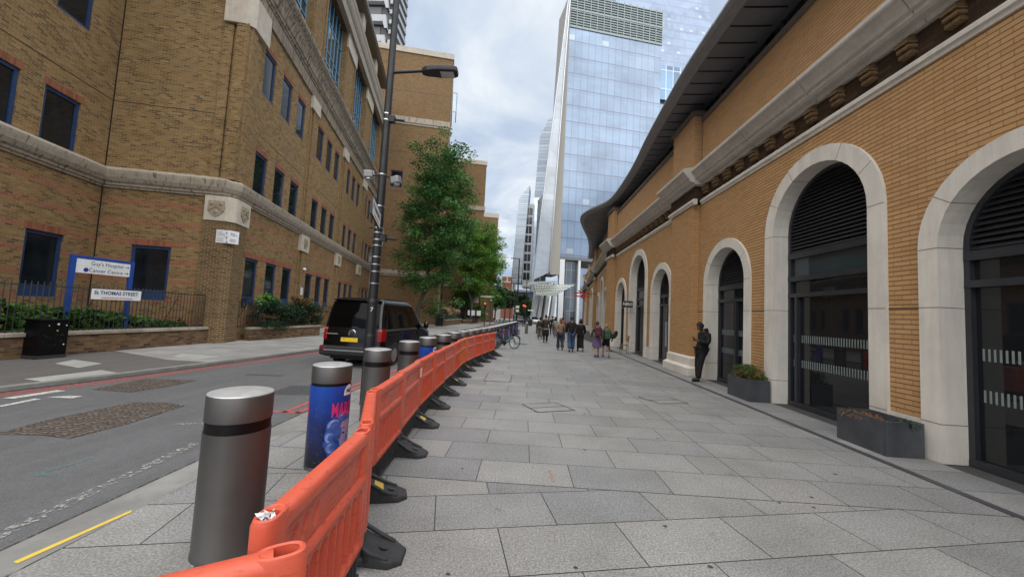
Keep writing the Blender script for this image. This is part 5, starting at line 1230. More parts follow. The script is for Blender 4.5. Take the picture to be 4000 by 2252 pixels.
# wall mounted things on the arcade
def walllamp(label,y,z,x=5.9):
    t=thing('wall_lamp',label,'lamp',(x,y,z)); g=MB(); g.box(-.16,-.02,-.09,.09,-.16,.16); g.build('lamp_body',M_['polebk'],t,bevel=.01); g=MB(); g.box(-.03,0.02,-.05,.05,-.06,.06); g.build('bracket',M_['polebk'],t)
walllamp('small black box lamp on the brick beside the pilaster, left of a small arch',14.95,3.2)
walllamp('small black lamp on the far brick by the cafe arches',28.0,3.0,6.15)
nb=thing('cafe_sign','black hanging cafe sign with white letters at the open arch','sign',(5.80,20.1,2.60)); g=MB(); g.box(-.5,.03,-.04,.04,-.17,.17); g.build('sign_box',M_['blackp'],nb); text('lettering','NERO',.23,M_['white'],nb,frameM((-.24,-.043,0),(1,0,0),(0,0,1)),.006,1,.8)
nb.location=(5.84,20.75,2.6); 
rs_=thing('rail_sign','red double arrow rail sign projecting from the far brick wall','sign',(5.75,38.5,4.05)); g=MB()
def par_(x0,x1,z0,z1): g.prism([(x0,z0),(x1,z0),(x1,z1),(x0,z1)],1,-.03,.03)
par_(-.75,.75,.10,.22); par_(-.75,.75,-.22,-.10)
g.prism([(-.12,.22),(.12,.22),(-.18,.44),(-.46,.44)],1,-.03,.03); g.prism([(.12,-.22),(-.12,-.22),(.18,-.44),(.46,-.44)],1,-.03,.03); g.prism([(-.12,-.10),(.12,-.10),(.34,.10),(.10,.10)],1,-.029,.029) 
g.build('double_arrow',M_['redink'],rs_); g=MB(); g.tube([(.4,0,0),(1.5,0,.2)],.03,6); g.build('bracket',M_['polebk'],rs_)
# ------------------------------------------------------------------ van
def make_van():
    t=thing('parked_van','black van seen from behind with yellow number plate and red tail lights','van',(-5.08,11.2,ZR),R(-3.5))
    carb=plain('black_car_paint',(.003,.003,.0035),.16,0.,.3,var=.2,coat=.45); dkp=plain('van_plastic',(.018,.018,.019),.5); vg=glassdark('van_glass',(.002,.0022,.0025),.05,.12); ti=plain('tyre_rubber',(.014,.014,.014),.8); chrome=plain('chrome',(.75,.75,.77),.15,1.)
    LEN=4.9
    def interp(P,z):
        for a,b in zip(P,P[1:]):
            if z<=b[0]: k=(z-a[0])/(b[0]-a[0]+1e-9); return a[1]+(b[1]-a[1])*max(0,min(1,k))
        return P[-1][1]
    W=[(.30,.90),(.40,.945),(.55,.952),(.95,.952),(1.12,.945),(1.3,.92),(1.68,.872),(1.92,.832),(2.0,.80),(2.05,.74),(2.08,.60),(2.095,.40),(2.102,0.)]
    RE=[(.30,.02),(.5,.0),(.62,.03),(1.0,.05),(1.15,.07),(1.55,.14),(1.92,.25),(2.02,.31),(2.08,.42),(2.105,.60)]
    FR=[(.30,4.80),(.5,4.9),(.75,4.88),(.98,4.72),(1.10,4.30),(1.16,3.95),(1.55,3.40),(1.9,2.88),(2.0,2.6),(2.06,2.3),(2.105,2.0)]
    zs=[w[0] for w in W]
    zz=[]
    for a,b in zip(zs,zs[1:]):
        n=max(1,int((b-a)/.09)); zz+=[a+(b-a)*i/n for i in range(n)]
    zz.append(zs[-1]); U=[0,.004,.012,.03,.06,.1]+[i/20 for i in range(3,18)]+[.9,.94,.97,.988,.996,1]
    def pt(u,z,s,o=0.):
        """surface point: u along the length, z height, side s=-1/1, o offset outward"""
        x0,x1=interp(RE,z),interp(FR,z); w=interp(W,z); e=min(u,1-u); r=.16
        k=1 if e*(x1-x0)>r else math.sqrt(max(0,1-((r-e*(x1-x0))/r)**2)); w2=w-.10*(1-k)*(w/.95)
        if u>.86: w2-=.12*((u-.86)/.14)**2
        return (s*(w2+o),x0+(x1-x0)*u,z)
    g=MB(); nz=len(zz); nu=len(U)
    for s in (-1,1):
        vs=[pt(u,z,s) for z in zz for u in U]; fs=[(j*nu+i,j*nu+i+1,(j+1)*nu+i+1,(j+1)*nu+i) for j in range(nz-1) for i in range(nu-1)]; g.add(vs,fs,True)
    for u in (0,1):
        for j in range(nz-1):
            a,b=pt(u,zz[j],-1),pt(u,zz[j+1],-1); n=8
            for i in range(n):
                f=lambda p,k:(p[0]+( -2*p[0])*k/n,p[1]-(.05 if u==0 else -.10)*math.sin(PI*k/n)*(1 if zz[j]<2.0 else .5),p[2])
                f=lambda p,k:(p[0]-2*p[0]*k/n,p[1]+(-.045 if u==0 else .10)*math.sin(PI*k/n),p[2])
                g.add([f(a,i),f(a,i+1),f(b,i+1),f(b,i)],[(0,1,2,3)],True)
    g.quad(pt(0,.30,-1),pt(0,.30,1),pt(1,.30,1),pt(1,.30,-1))
    body=g.build('body',carb,t)
    def rearq(poly,o=.006):  # patch on the rear face from (x,z) points
        return [(x,interp(RE,z)-.045*math.cos(min(1.2,abs(x)/.95)*PI/2)-o,z) for x,z in poly]
    def patch(x0,x1,z0,z1,name,m,par=None,o=.008,tr=None,n=6):
        g=MB(); 
        P=lambda i,j:(lambda z,x:(x,interp(RE,z)-.045*max(0,math.cos(min(1.,abs(x)/.95)*PI/2))-o,z))(z0+(z1-z0)*j/n,(x0+(x1-x0)*i/n)*(1-(tr or 0)*(j/n)))
        for i in range(n):
            for j in range(n): g.add([P(i,j),P(i+1,j),P(i+1,j+1),P(i,j+1)],[(0,1,2,3)],True)
        return g.build(name,m,par or t)
    rw=patch(-.80,.80,1.17,1.92,'rear_window',vg,tr=.10); 
    g=MB(); g.tube([(-.02,.03,1.19),(.50,.055,1.16)],.018,6); g.build('rear_wiper',dkp,t)
    g=MB(); g.box(-.74,.74,.14,.40,1.985,2.02); g.build('roof_spoiler',carb,t,bevel=.015)
    pp=patch(-.32,.21,.755,.875,'number_plate',plain('plate_yellow',(.75,.50,.02),.35,var=.03),o=.03)
    text('lettering','RX16 AXV',.098,M_['ink'],pp,frameM((-.03,-.03,.815),(1,0,0),(0,0,1)),.003,1.02,.92); g=MB(); g.box(-.335,-.315,-.031,-.02,.757,.873); g.build('blue_strip',M_['signblue'],pp)
    g=MB(); g.tube([(.10*math.cos(a*PI/12),.016,1.01+.10*math.sin(a*PI/12)) for a in range(25)],.012,6,cap=False); 
    for P in ([(-.045,.075),(0,.02),(.045,.075)],[(-.078,.045),(-.035,-.075),(0,-.0),(.035,-.075),(.078,.045)]): g.tube([(x,.016,1.01+z) for x,z in P],.009,5)
    g.build('round_badge',chrome,t); g=MB(); g.prism([(.095*math.cos(a*PI/10),1.01+.095*math.sin(a*PI/10)) for a in range(20)],1,.02,.04); g.build('badge_disc',plain('badge_dark',(.05,.05,.055),.3),t)
    g=MB(); g.box(-.80,-.44,-.005,.02,.955,.985); g.build('chrome_strip',M_['alum'],t)
    for s in (-1,1):
        g=MB(); P=[]
        for z in (.80,.88,.96,1.04,1.12,1.17):
            w=interp(W,z); x0=interp(RE,z); P.append([(s*(w-.17),x0-.022,z),(s*(w-.05),x0-.012,z),(s*(w+.006),x0+.10,z),(s*(w+.007),x0+.20,z)])
        for a,b in zip(P,P[1:]):
            for i in range(3): g.add([a[i],a[i+1],b[i+1],b[i]],[(0,1,2,3)],True)
        tl=g.build('tail_light',plain('tail_red',(.24,.005,.006),.3,spec=.3,coat=.15) if s<0 else bpy.data.materials['tail_red'],t)
        for z in (1.12,):
            g=MB(); w=interp(W,z); x0=interp(RE,z); g.add([(s*(w-.16),x0-.026,z-.02),(s*(w-.04),x0-.016,z-.02),(s*(w-.04),x0-.016,z+.025),(s*(w-.16),x0-.026,z+.025)],[(0,1,2,3)]); g.build('clear_lens',plain('lens_clear',(.30,.20,.20),.2) if 'lens_clear' not in bpy.data.materials else bpy.data.materials['lens_clear'],tl)
        g=MB(); g.box(s*.72,s*.93,-.075,-.02,.50,.56); g.build('rear_reflector',bpy.data.materials['tail_red'],t)
    g=MB(); g.box(-.97,.97,-.07,.25,.33,.62); g.build('rear_bumper',dkp,t,bevel=.06,segs=3); g=MB(); g.box(-.80,.80,-.085,-.06,.475,.515); g.build('bumper_strip',M_['alum'],t)
    g=MB(); g.box(.55,.70,-.0,.01,.95,.985); g.build('trim_badge',chrome,t)
    # side glass, waist trim, slide rail, door seams, handle, mirrors
    for s in (-1,1):
        def sp(u0,u1,z0,z1,name,m,o,nu_=8,nz_=5,sk=0.):
            g=MB(); P=lambda i,j: pt((u0+(u1-u0)*i/nu_)*1.0,z0+(z1-z0)*j/nz_,s,o)
            for i in range(nu_):
                for j in range(nz_): g.add([P(i,j),P(i+1,j),P(i+1,j+1),P(i,j+1)],[(0,1,2,3)],True)
            return g.build(name,m,t)
        for u0,u1 in ((.035,.31),(.32,.60),(.61,.88)): sp(u0,u1,1.16,1.89,'side_window',vg,.006)
        sp(.04,.88,1.115,1.135,'waist_trim',chrome,.008); sp(.06,.36,.985,1.0,'slide_rail',dkp,.004)
        for u in (.315,.60): sp(u,u+.004,.42,1.90,'door_seam',M_['blackp'],.003)
        sp(.30,.345,.93,.965,'door_handle',carb,.03); sp(.62,.66,.93,.965,'door_handle',carb,.03)
        g=MB(); g.ell((s*1.10,3.55,1.22),(.10,.07,.15)); g.box(s*.92,s*1.05,3.52,3.6,1.12,1.17); g.build('wing_mirror',carb,t)
        for y in (.95,3.95):
            w=MB(); w.M=Matrix.Translation((s*.84,y,.33))@Matrix.Rotation(PI/2,4,'Y'); w.lathe([(.20,-.11),(.31,-.115),(.335,-.09),(.335,.09),(.31,.115),(.20,.11)],28); wo=w.build('wheel',ti,t)
            r=MB(); r.M=Matrix.Translation((s*.84,y,.33))@Matrix.Rotation(PI/2,4,'Y'); r.lathe([(.205,-.1),(.205,.1)],24); k=.118*(1 if s>0 else -1)
            r.lathe([(.215,k),(.20,k*.97),(.195,k*.75)],24)
            for q in range(5):
                a=q*2*PI/5; c_,s_=math.cos(a),math.sin(a); r.add([(-s_*.035,c_*.035,k),(s_*.035,-c_*.035,k),(c_*.2+s_*.02,s_*.2-c_*.02,k*.95),(c_*.2-s_*.02,s_*.2+c_*.02,k*.95)],[(0,1,2,3)])
            r.lathe([(0,k*1.02),(.05,k*1.02),(.05,k*.8)],12); r.build('rim',M_['alum'],wo)
            g=MB(); P=[pt(0,.34,s)]; n=14; xo=s*.958
            arc=[(xo,y+.41*math.cos(PI*i/n),.33+.41*math.sin(PI*i/n)) for i in range(n+1)]; arc2=[(xo,y+.35*math.cos(PI*i/n),.33+.35*math.sin(PI*i/n)) for i in range(n+1)]
            for i in range(n): g.quad(arc[i],arc[i+1],arc2[i+1],arc2[i])
            g.add([(s*.955,y+.36*math.cos(PI*i/n),.33+.36*math.sin(PI*i/n)) for i in range(n+1)],[tuple(range(n+1))]); g.build('wheel_arch',M_['blackp'],t)
    g=MB(); g.quad((-.72,4.2,1.14),(.72,4.2,1.14),(.66,2.98,1.93),(-.66,2.98,1.93)); g.build('windscreen',vg,t)
    g=MB(); g.box(-.8,.8,.3,4.6,.2,.34); g.build('underbody',M_['blackp'],t)
    return t
make_van()
# ------------------------------------------------------------------ bicycle parked by the far end of the barriers
def wheel(g,c,r,tr=.022,n=28): g.tube([(c[0]+r*math.cos(2*PI*i/n),c[1],c[2]+r*math.sin(2*PI*i/n)) for i in range(n+1)],tr,6,cap=False)
def bike(label,loc,rz,frame_m,basket=True,group=None):
    t=thing('bicycle',label,'bicycle',loc,rz,group); R_=.345; 
    for x in (-.56,.56):
        g=MB(); wheel(g,(x,0,R_),R_-.022); w=g.build('wheel',bpy.data.materials['tyre_rubber'],t); g=MB()
        for k in range(14): a=k*2*PI/14; g.tube([(x,0,R_),(x+.31*math.cos(a),0,R_+.31*math.sin(a))],.004,4,cap=False)
        g.tube([(x,-.05,R_),(x,.05,R_)],.045,10); g.build('spokes',M_['alum'],w)
    g=MB(); bb=(-.08,0,.30); st=(-.24,0,.78); hd=(.34,0,.80); hb=(.40,0,.60)
    g.tube([bb,(.12,0,.36),hb],[.05,.055,.05],10); g.tube([bb,st],.022,8); g.tube([hd,hb],.028,8)
    for s in (-1,1): g.tube([hb,(.47,s*.05,.52),(.56,s*.05,R_)],.016,6); g.tube([bb,(-.3,s*.06,.3),(-.56,s*.06,R_)],.018,6); g.tube([st,(-.56,s*.06,R_)],.012,6)
    g.build('frame',frame_m,t); g=MB(); g.tube([st,(-.26,0,.90)],.014,6); g.ell((-.29,0,.93),(.14,.075,.04)); g.build('saddle',M_['blackp'],t)
    g=MB(); g.tube([hd,(.30,0,1.02)],.016,6); g.tube([(.20,-.29,1.05),(.30,-.18,1.04),(.31,0,1.03),(.30,.18,1.04),(.20,.29,1.05)],.013,6); g.build('handlebar',M_['blackp'],t)
    g=MB(); n=8
    for x in (-.56,.56): g.tube([(x+.375*math.cos(PI*(.12+.76*i/n)),0,R_+.375*math.sin(PI*(.12+.76*i/n))) for i in range(n+1)],.022,5)
    g.build('mudguard',M_['blackp'],t)
    if basket:
        g=MB(); g.box(.40,.72,-.18,.18,.74,.76)
        for z in (.76,.84,.92,.99):
            for a,b in (((.40,-.18),(.72,-.2)),((.72,-.2),(.72,.2)),((.72,.2),(.40,.18)),((.40,.18),(.40,-.18))): g.tube([(*a,z),(*b,z)],.010,4)
        for a in [(.40+.32*i/4,s*.185) for i in range(5) for s in (-1,1)]+[(.72,-.18+.09*i) for i in range(5)]: g.tube([(*a,.75),(*a,.99)],.008,4)
        g.build('basket',M_['blackp'],t)
    g=MB(); g.tube([(-.08,-.09,.30),(-.08,.09,.30)],.09,12); g.tube([(-.08,.1,.3),(.02,.1,.16)],.012,5); g.box(-.02,.08,.1,.19,.14,.17); g.tube([(-.35,.03,.3),(-.42,.16,.02)],.012,5); g.build('crank',M_['blackp'],t); return t
bike('dark green hire bicycle with a black front basket past the orange barriers',(-.85,19.05,0),R(35),plain('bike_green',(.015,.06,.05),.3,coat=.5))
fbm=[plain('bike_white',(.5,.55,.52),.4),plain('bike_blue',(.03,.15,.5),.4),plain('bike_lime',(.2,.4,.1),.4)]
fl_=['pale bicycle at the left end of the far bicycle cluster','blue bicycle in the middle of the far bicycle cluster','light green bicycle in the far bicycle cluster','pale bicycle at the right of the far bicycle cluster']
for i in range(4): bike(fl_[i],(-4.9+.55*i,70+i*.6,0),R(60+20*i),fbm[(0,1,2,0)[i]],False,'bicycles parked far along the road')
# cafe chairs and table by the arches
def chair(label,loc,rz):
    m=plain('chair_wood',(.20,.115,.05),.5) if 'chair_wood' not in bpy.data.materials else bpy.data.materials['chair_wood']
    t=thing('cafe_chair',label,'chair',loc,rz,'wooden chairs outside the cafe'); g=MB(); g.lathe([(.0,.44),(.20,.44),(.205,.455),(.20,.47),(0,.475)],18); g.build('seat',m,t)
    for x,y in ((-.15,.15),(.15,.15)): g=MB(); g.tube([(x*1.15,y*1.2,0),(x,y,.45)],.014,6); g.build('leg',m,t)
    for x in (-.15,.15): g=MB(); g.tube([(x*1.2,-.2,0),(x,-.16,.45),(x*1.05,-.22,.88)],.014,6); g.build('leg',m,t)
    g=MB(); g.tube([(-.157,-.22,.86),(-.1,-.235,.93),(.1,-.235,.93),(.157,-.22,.86)],.014,6); g.tube([(-.15,-.19,.62),(.15,-.19,.62)],.012,6)
    for k in range(-2,3): g.tube([(k*.045,-.19,.62),(k*.045,-.232,.91)],.006,4)
    g.build('backrest',m,t); g=MB(); g.tube([(.17*math.cos(a*PI/8),.17*math.sin(a*PI/8),.2) for a in range(17)],.007,4); g.build('stretcher',m,t)
chair('wooden cafe chair by the stone jamb, right of the child with the green backpack',(5.25,19.9,0),R(90)); chair('wooden cafe chair half hidden behind the woman in the plaid skirt',(4.0,20.3,0),R(-60))
tb=thing('cafe_table','small round cafe table between the wooden chairs','table',(4.75,21.0,0)); g=MB(); g.lathe([(0,.71),(.30,.71),(.30,.735),(0,.735)],20); g.build('tabletop',M_['granP'],tb); g=MB(); g.lathe([(.2,0),(.19,.03),(.03,.05),(.025,.71)],14); g.build('pedestal',M_['blackp'],tb)
# ------------------------------------------------------------------ far street furniture
def post(name,label,cat,loc,h,r=.06,group=None):
    t=thing(name,label,cat,loc,0,group); g=MB(); g.tube([(0,0,0),(0,0,1.2),(0,0,h)],[r*1.35,r*1.2,r*.8],10); g.build('pole',M_['polebk'],t); return t
def headlamp(t,h,s,L=1.2):
    g=MB(); g.tube([(0,0,h-.05),(s*.3,0,h),(s*L,0,h+.02)],.05,6); g.box(s*L*.6,s*L*1.15,-.12,.12,h-.04,h+.06); g.build('lamp_head',M_['polebk'],t)
GL='far black street lamps'
t=post('street_lamp','far tall street lamp with its arm reaching left, in front of the louvred tower','street lamp',(-1.1,60,0),10.6,.12,GL); headlamp(t,10.6,-1)
t=post('street_lamp','far street lamp with a double arm in front of the glass canopies','street lamp',(.35,75,0),9.1,.10,GL); headlamp(t,9.1,-1,1.5); headlamp(t,9.1,1,.6)
t=post('street_lamp','far slim street lamp beside the church tower','street lamp',(-2.9,80,0),9.4,.09,GL); headlamp(t,9.4,1,.7)
t=post('street_lamp','far slim lamp post between the church tower and the tall lamp','street lamp',(-2.1,80,0),8.0,.09,GL)
t=post('street_lamp','black lamp post rising into the leaves between the two leafy trees','street lamp',(-9.55,43.5,0),8.0,.09,GL); headlamp(t,8.0,1,1.)
redglow=bpy.data.materials.new('signal_red'); redglow.use_nodes=True; b_=redglow.node_tree.nodes['Principled BSDF']; b_.inputs['Base Color'].default_value=(.6,.02,.01,1); b_.inputs['Emission Color'].default_value=(1,.06,.02,1); b_.inputs['Emission Strength'].default_value=1.3
def signal(label,loc,h,rz=0):
    t=post('traffic_light',label,'traffic light',loc,h,.055,'traffic lights along the road'); g=MB(); g.box(-.17,.17,-.24,-.06,h-.95,h+.12); g.build('signal_head',M_['blackp'],t,bevel=.03)
    for k,(z,m) in enumerate(((h-.08,redglow),(h-.41,M_['blackp']),(h-.74,M_['blackp']))):
        g=MB(); g.prism([(.11*math.cos(a*PI/8),z+.11*math.sin(a*PI/8)) for a in range(16)],1,-.26,-.235); g.build('red_lens' if k==0 else 'dark_lens',m,t)
        g=MB(); 
        P=[(.13*math.cos(a*PI/8),z+.13*math.sin(a*PI/8)) for a in range(9)]
        for p,q in zip(P,P[1:]): g.quad((p[0],-.24,p[1]),(q[0],-.24,q[1]),(q[0],-.38,q[1]),(p[0],-.38,p[1]))
        g.build('visor',M_['blackp'],t)
    return t
signal('traffic light glowing red before the light green tree',(-5.45,53,0),3.1); signal('red traffic light left one of the close pair beyond the slim posts',(-.05,56,0),3.15); signal('red traffic light right one of the close pair beyond the slim posts',(.17,57.5,0),3.1)
t=post('sign_post','slim black post with a small white top lamp beside the red traffic light','post',(-4.75,54,0),3.5,.04); g=MB(); g.ell((0,0,3.55),(.08,.08,.1)); g.build('white_top',M_['white'],t)
t=post('finger_post','black finger post with a white pointing arm','sign',(.55,58,0),2.6,.05); g=MB(); g.box(.05,1.0,-.03,.03,2.38,2.52); g.build('white_arm',M_['white'],t)
t=post('sign_post','far post with two pale sign plates','sign',(-1.0,59,0),3.4,.05); 
for z in (2.3,2.9): g=MB(); g.box(-.25,.25,-.07,-.03,z-.2,z+.2); g.build('sign_plate',plain('pale_plate',(.6,.57,.4),.5),t)
def litter(label,loc,h=1.05,w=.3):
    t=thing('litter_bin',label,'bin',loc,0,'black litter bins'); g=MB(); g.box(-w,w,-w,w,0,h-.14); g.build('bin_body',M_['blackp'],t,bevel=.03); g=MB(); g.box(-w*1.08,w*1.08,-w*1.08,w*1.08,h-.13,h); g.build('bin_lid',M_['channel'] if 'channel' in M_ else MG['channel'],t,bevel=.03)
litter('black litter bin at the end of the planted garden wall',(-9.3,42.3,0),1.35,.42); litter('far black litter bin on the pavement beyond the slim posts',(1.15,62,0),1.1,.32)
lowwall('garden_wall','low garden wall in front of the beige flowers, by the black bin',[(-8.95,43.2),(-8.83,54.2)],.72,.4); lowwall('garden_wall','low garden wall beyond the trunk of the light green tree',[(-8.5,58.6),(-7.55,68)],.75,.4); lowwall('garden_wall','farthest low garden wall behind the parked bicycles',[(-7.4,69.5),(-6.3,82)],.8,.4)
lowwall('tree_pit','raised brick tree pit around the light green tree',[(-8.85,55.6),(-7.65,56.6),(-8.2,58.2)],.55,.4)
railing('iron_railing','low black railing with white notices behind the beige flowers',[(-9.6,43.5),(-9.3,54.5)],.7,1.7,.2); railing('iron_railing','far black railing before the low dark block',[(-8.6,58.8),(-7.2,70)],.7,1.8,.25)
for i,(x,y,w) in enumerate(((-7.75,55.4,.14),(-7.1,55.4,.25),(-6.3,55.6,.3))):
    g=MB(); g.box(-w,w,-.02,.02,0,.75); tag(g.build('notice_plate',M_['white'],None,(x-.3,y,1.25)),['narrow white notice on the railing by the tree trunk','white notice on the railing, middle of three','white notice on the railing, right of three'][i],'sign')
def car(label,loc,rz,m):
    t=thing('parked_car',label,'car',loc,rz); g=MB(); prof=[(-2.1,.25),(2.1,.25),(2.15,.6),(2.0,.85),(1.1,.98),(.45,1.42),(-1.1,1.45),(-1.95,1.0),(-2.12,.8)]
    g.prism(prof,1,-.85,.85); g.build('body',m,t,bevel=.12,segs=3); g=MB(); 
    for s in (-1,1): g.prism([(1.0,.98),(.45,1.36),(-1.05,1.38),(-1.75,1.0)],1,s*.853,s*.857)
    g.add([(1.14,-.7,1.0),(1.14,.7,1.0),(.52,.62,1.4),(.52,-.62,1.4)],[(0,1,2,3)]); g.build('windows',bpy.data.materials['van_glass'],t)
    for x in (-1.3,1.3):
        for s in (-1,1): w=MB(); w.M=Matrix.Translation((x,s*.78,.31))@Matrix.Rotation(PI/2,4,'X'); w.lathe([(.2,-.1),(.31,-.09),(.31,.09),(.2,.1)],18); w.build('wheel',bpy.data.materials['tyre_rubber'],t)
    for s in (-1,1): g=MB(); g.box(2.08,2.16,s*.45,s*.8,.62,.78); g.build('headlight',M_['white'],t)
car('silver car far off facing us beyond the slim posts',(2.1,77,0),R(-80),plain('car_silver',(.45,.47,.48),.25,.6)); car('dark car far off beside the far traffic lights',(-1.1,84,0),R(-80),plain('car_dark',(.02,.022,.025),.25,coat=1.))
# ------------------------------------------------------------------ people
SK=plain('skin_light',(.33,.19,.13),.5,var=.05); SKD=plain('skin_dark',(.095,.05,.032),.45,var=.05); SKM=plain('skin_mid',(.22,.115,.075),.5,var=.05)
def cloth(n,c,r=.85,bump=.3): return plain(n,c,r,var=.18,scale=9,bump=bump,bscale=28)
def skin(name,chains,m,par,sub=1,extra=None):
    """one continuous surface grown over joint chains [(points),(radii)]; chains share points by position"""
    idx={};V=[];Rd=[];E=[]
    for pts,rad in chains:
        pv=None
        for p,r in zip(pts,rad):
            k=tuple(round(x,3) for x in p)
            if k not in idx: idx[k]=len(V); V.append(k); Rd.append(r)
            i=idx[k]
            if pv is not None and pv!=i: E.append((pv,i))
            pv=i
    me=bpy.data.meshes.new(name); me.from_pydata(V,E,[]); o=bpy.data.objects.new(name,me); COL.objects.link(o)
    md=o.modifiers.new('s','SKIN'); md.use_smooth_shade=True; md.branch_smoothing=.5
    for i,v in enumerate(me.skin_vertices[0].data): 
        r=Rd[i]; v.radius=(r,r) if not hasattr(r,'__len__') else r; v.use_root=(i==0)
    s=o.modifiers.new('u','SUBSURF'); s.levels=s.render_levels=sub
    dg=bpy.context.evaluated_depsgraph_get(); me2=bpy.data.meshes.new_from_object(o.evaluated_get(dg)); bpy.data.objects.remove(o)
    if extra:
        bm=bmesh.new(); bm.from_mesh(me2); n=len(bm.verts)
        for v,f in extra:
            vs=[bm.verts.new(p) for p in v]
            for q in f:
                try: bm.faces.new([vs[i] for i in q]).smooth=True
                except ValueError: pass
        bm.to_mesh(me2); bm.free()
    me2.materials.clear(); me2.materials.append(m); me2.name=name
    o=bpy.data.objects.new(name,me2); link(o,par); return o
def headmesh(c,yaw,pitch,s=1.):
    """head with brow, nose, mouth, chin and ears; faces +y before turning; c = centre"""
    nu,nv=28,22; V=[];F=[]
    M=Matrix.Translation(c)@Matrix.Rotation(yaw,4,'Z')@Matrix.Rotation(pitch,4,'X')@Matrix.Scale(s,4)
    for j in range(nv+1):
        ph=PI*j/nv; z=-.118*math.cos(ph)
        for i in range(nu):
            a=2*PI*i/nu; sx,sy=math.sin(ph)*math.sin(a),math.sin(ph)*math.cos(a)
            x=.077*sx; y=.098*sy
            if z<-.02: k=(-.02-z)/.1; x*=1-.28*k; y=y*(1-.15*k)+.012*k*(1 if sy>0 else -.6)
            f=max(0,sy)
            if f>.3:
                G=lambda x0,z0,wx,wz: math.exp(-((x-x0)/wx)**2-((z-z0)/wz)**2)
                y+=.024*G(0,-.022,.014,.02)+.012*G(0,.0,.009,.02)+.006*G(0,.028,.04,.01)-.008*(G(.03,.010,.016,.012)+G(-.03,.010,.016,.012))+.007*(G(0,-.058,.022,.006)+G(0,-.070,.02,.006))-.004*G(0,-.064,.026,.003)+.010*G(0,-.095,.025,.015)
            e=math.exp(-((y+.005)/.018)**2-((z+.005)/.032)**2); x+=.012*e*(1 if sx>0 else -1)*(abs(sx)>.5)
            V.append(tuple(M@Vector((x,y,z))))
    for j in range(nv):
        for i in range(nu): i2=(i+1)%nu; F.append((j*nu+i,j*nu+i2,(j+1)*nu+i2,(j+1)*nu+i))
    return V,F,M
def hand(w,d,side,curl=.5,s=1.):
    """palm, four curled fingers and a thumb, as chains rooted at the wrist w along d"""
    d=Vector(d).normalized(); up=Vector((0,1,0)) if abs(d.y)<.8 else Vector((0,0,1)); a=d.cross(up).normalized(); b=a.cross(d).normalized(); w=Vector(w); ch=[]
    palm=w+d*.075*s; ch.append(([tuple(w),tuple(w+d*.035*s),tuple(palm)],[.024*s,(.03*s),.028*s]))
    for k,L in zip((-1.5,-.5,.5,1.5),(.068,.08,.076,.058)):
        k0=palm+b*k*.018*s; dd=(d*math.cos(curl)+a*side*math.sin(curl)); d2=(d*math.cos(curl*2)+a*side*math.sin(curl*2))
        ch.append(([tuple(palm),tuple(k0+d*.02*s),tuple(k0+d*.02*s+dd*L*.5*s),tuple(k0+d*.02*s+dd*L*.5*s+d2*L*.5*s)],[.026*s,.0105*s,.0095*s,.0075*s]))
    t0=w+d*.03*s; td=(d*.6+b*.8).normalized(); ch.append(([tuple(w+d*.035*s),tuple(t0+td*.04*s),tuple(t0+td*.075*s+d*.01*s)],[.03*s,.0125*s,.009*s])); return ch
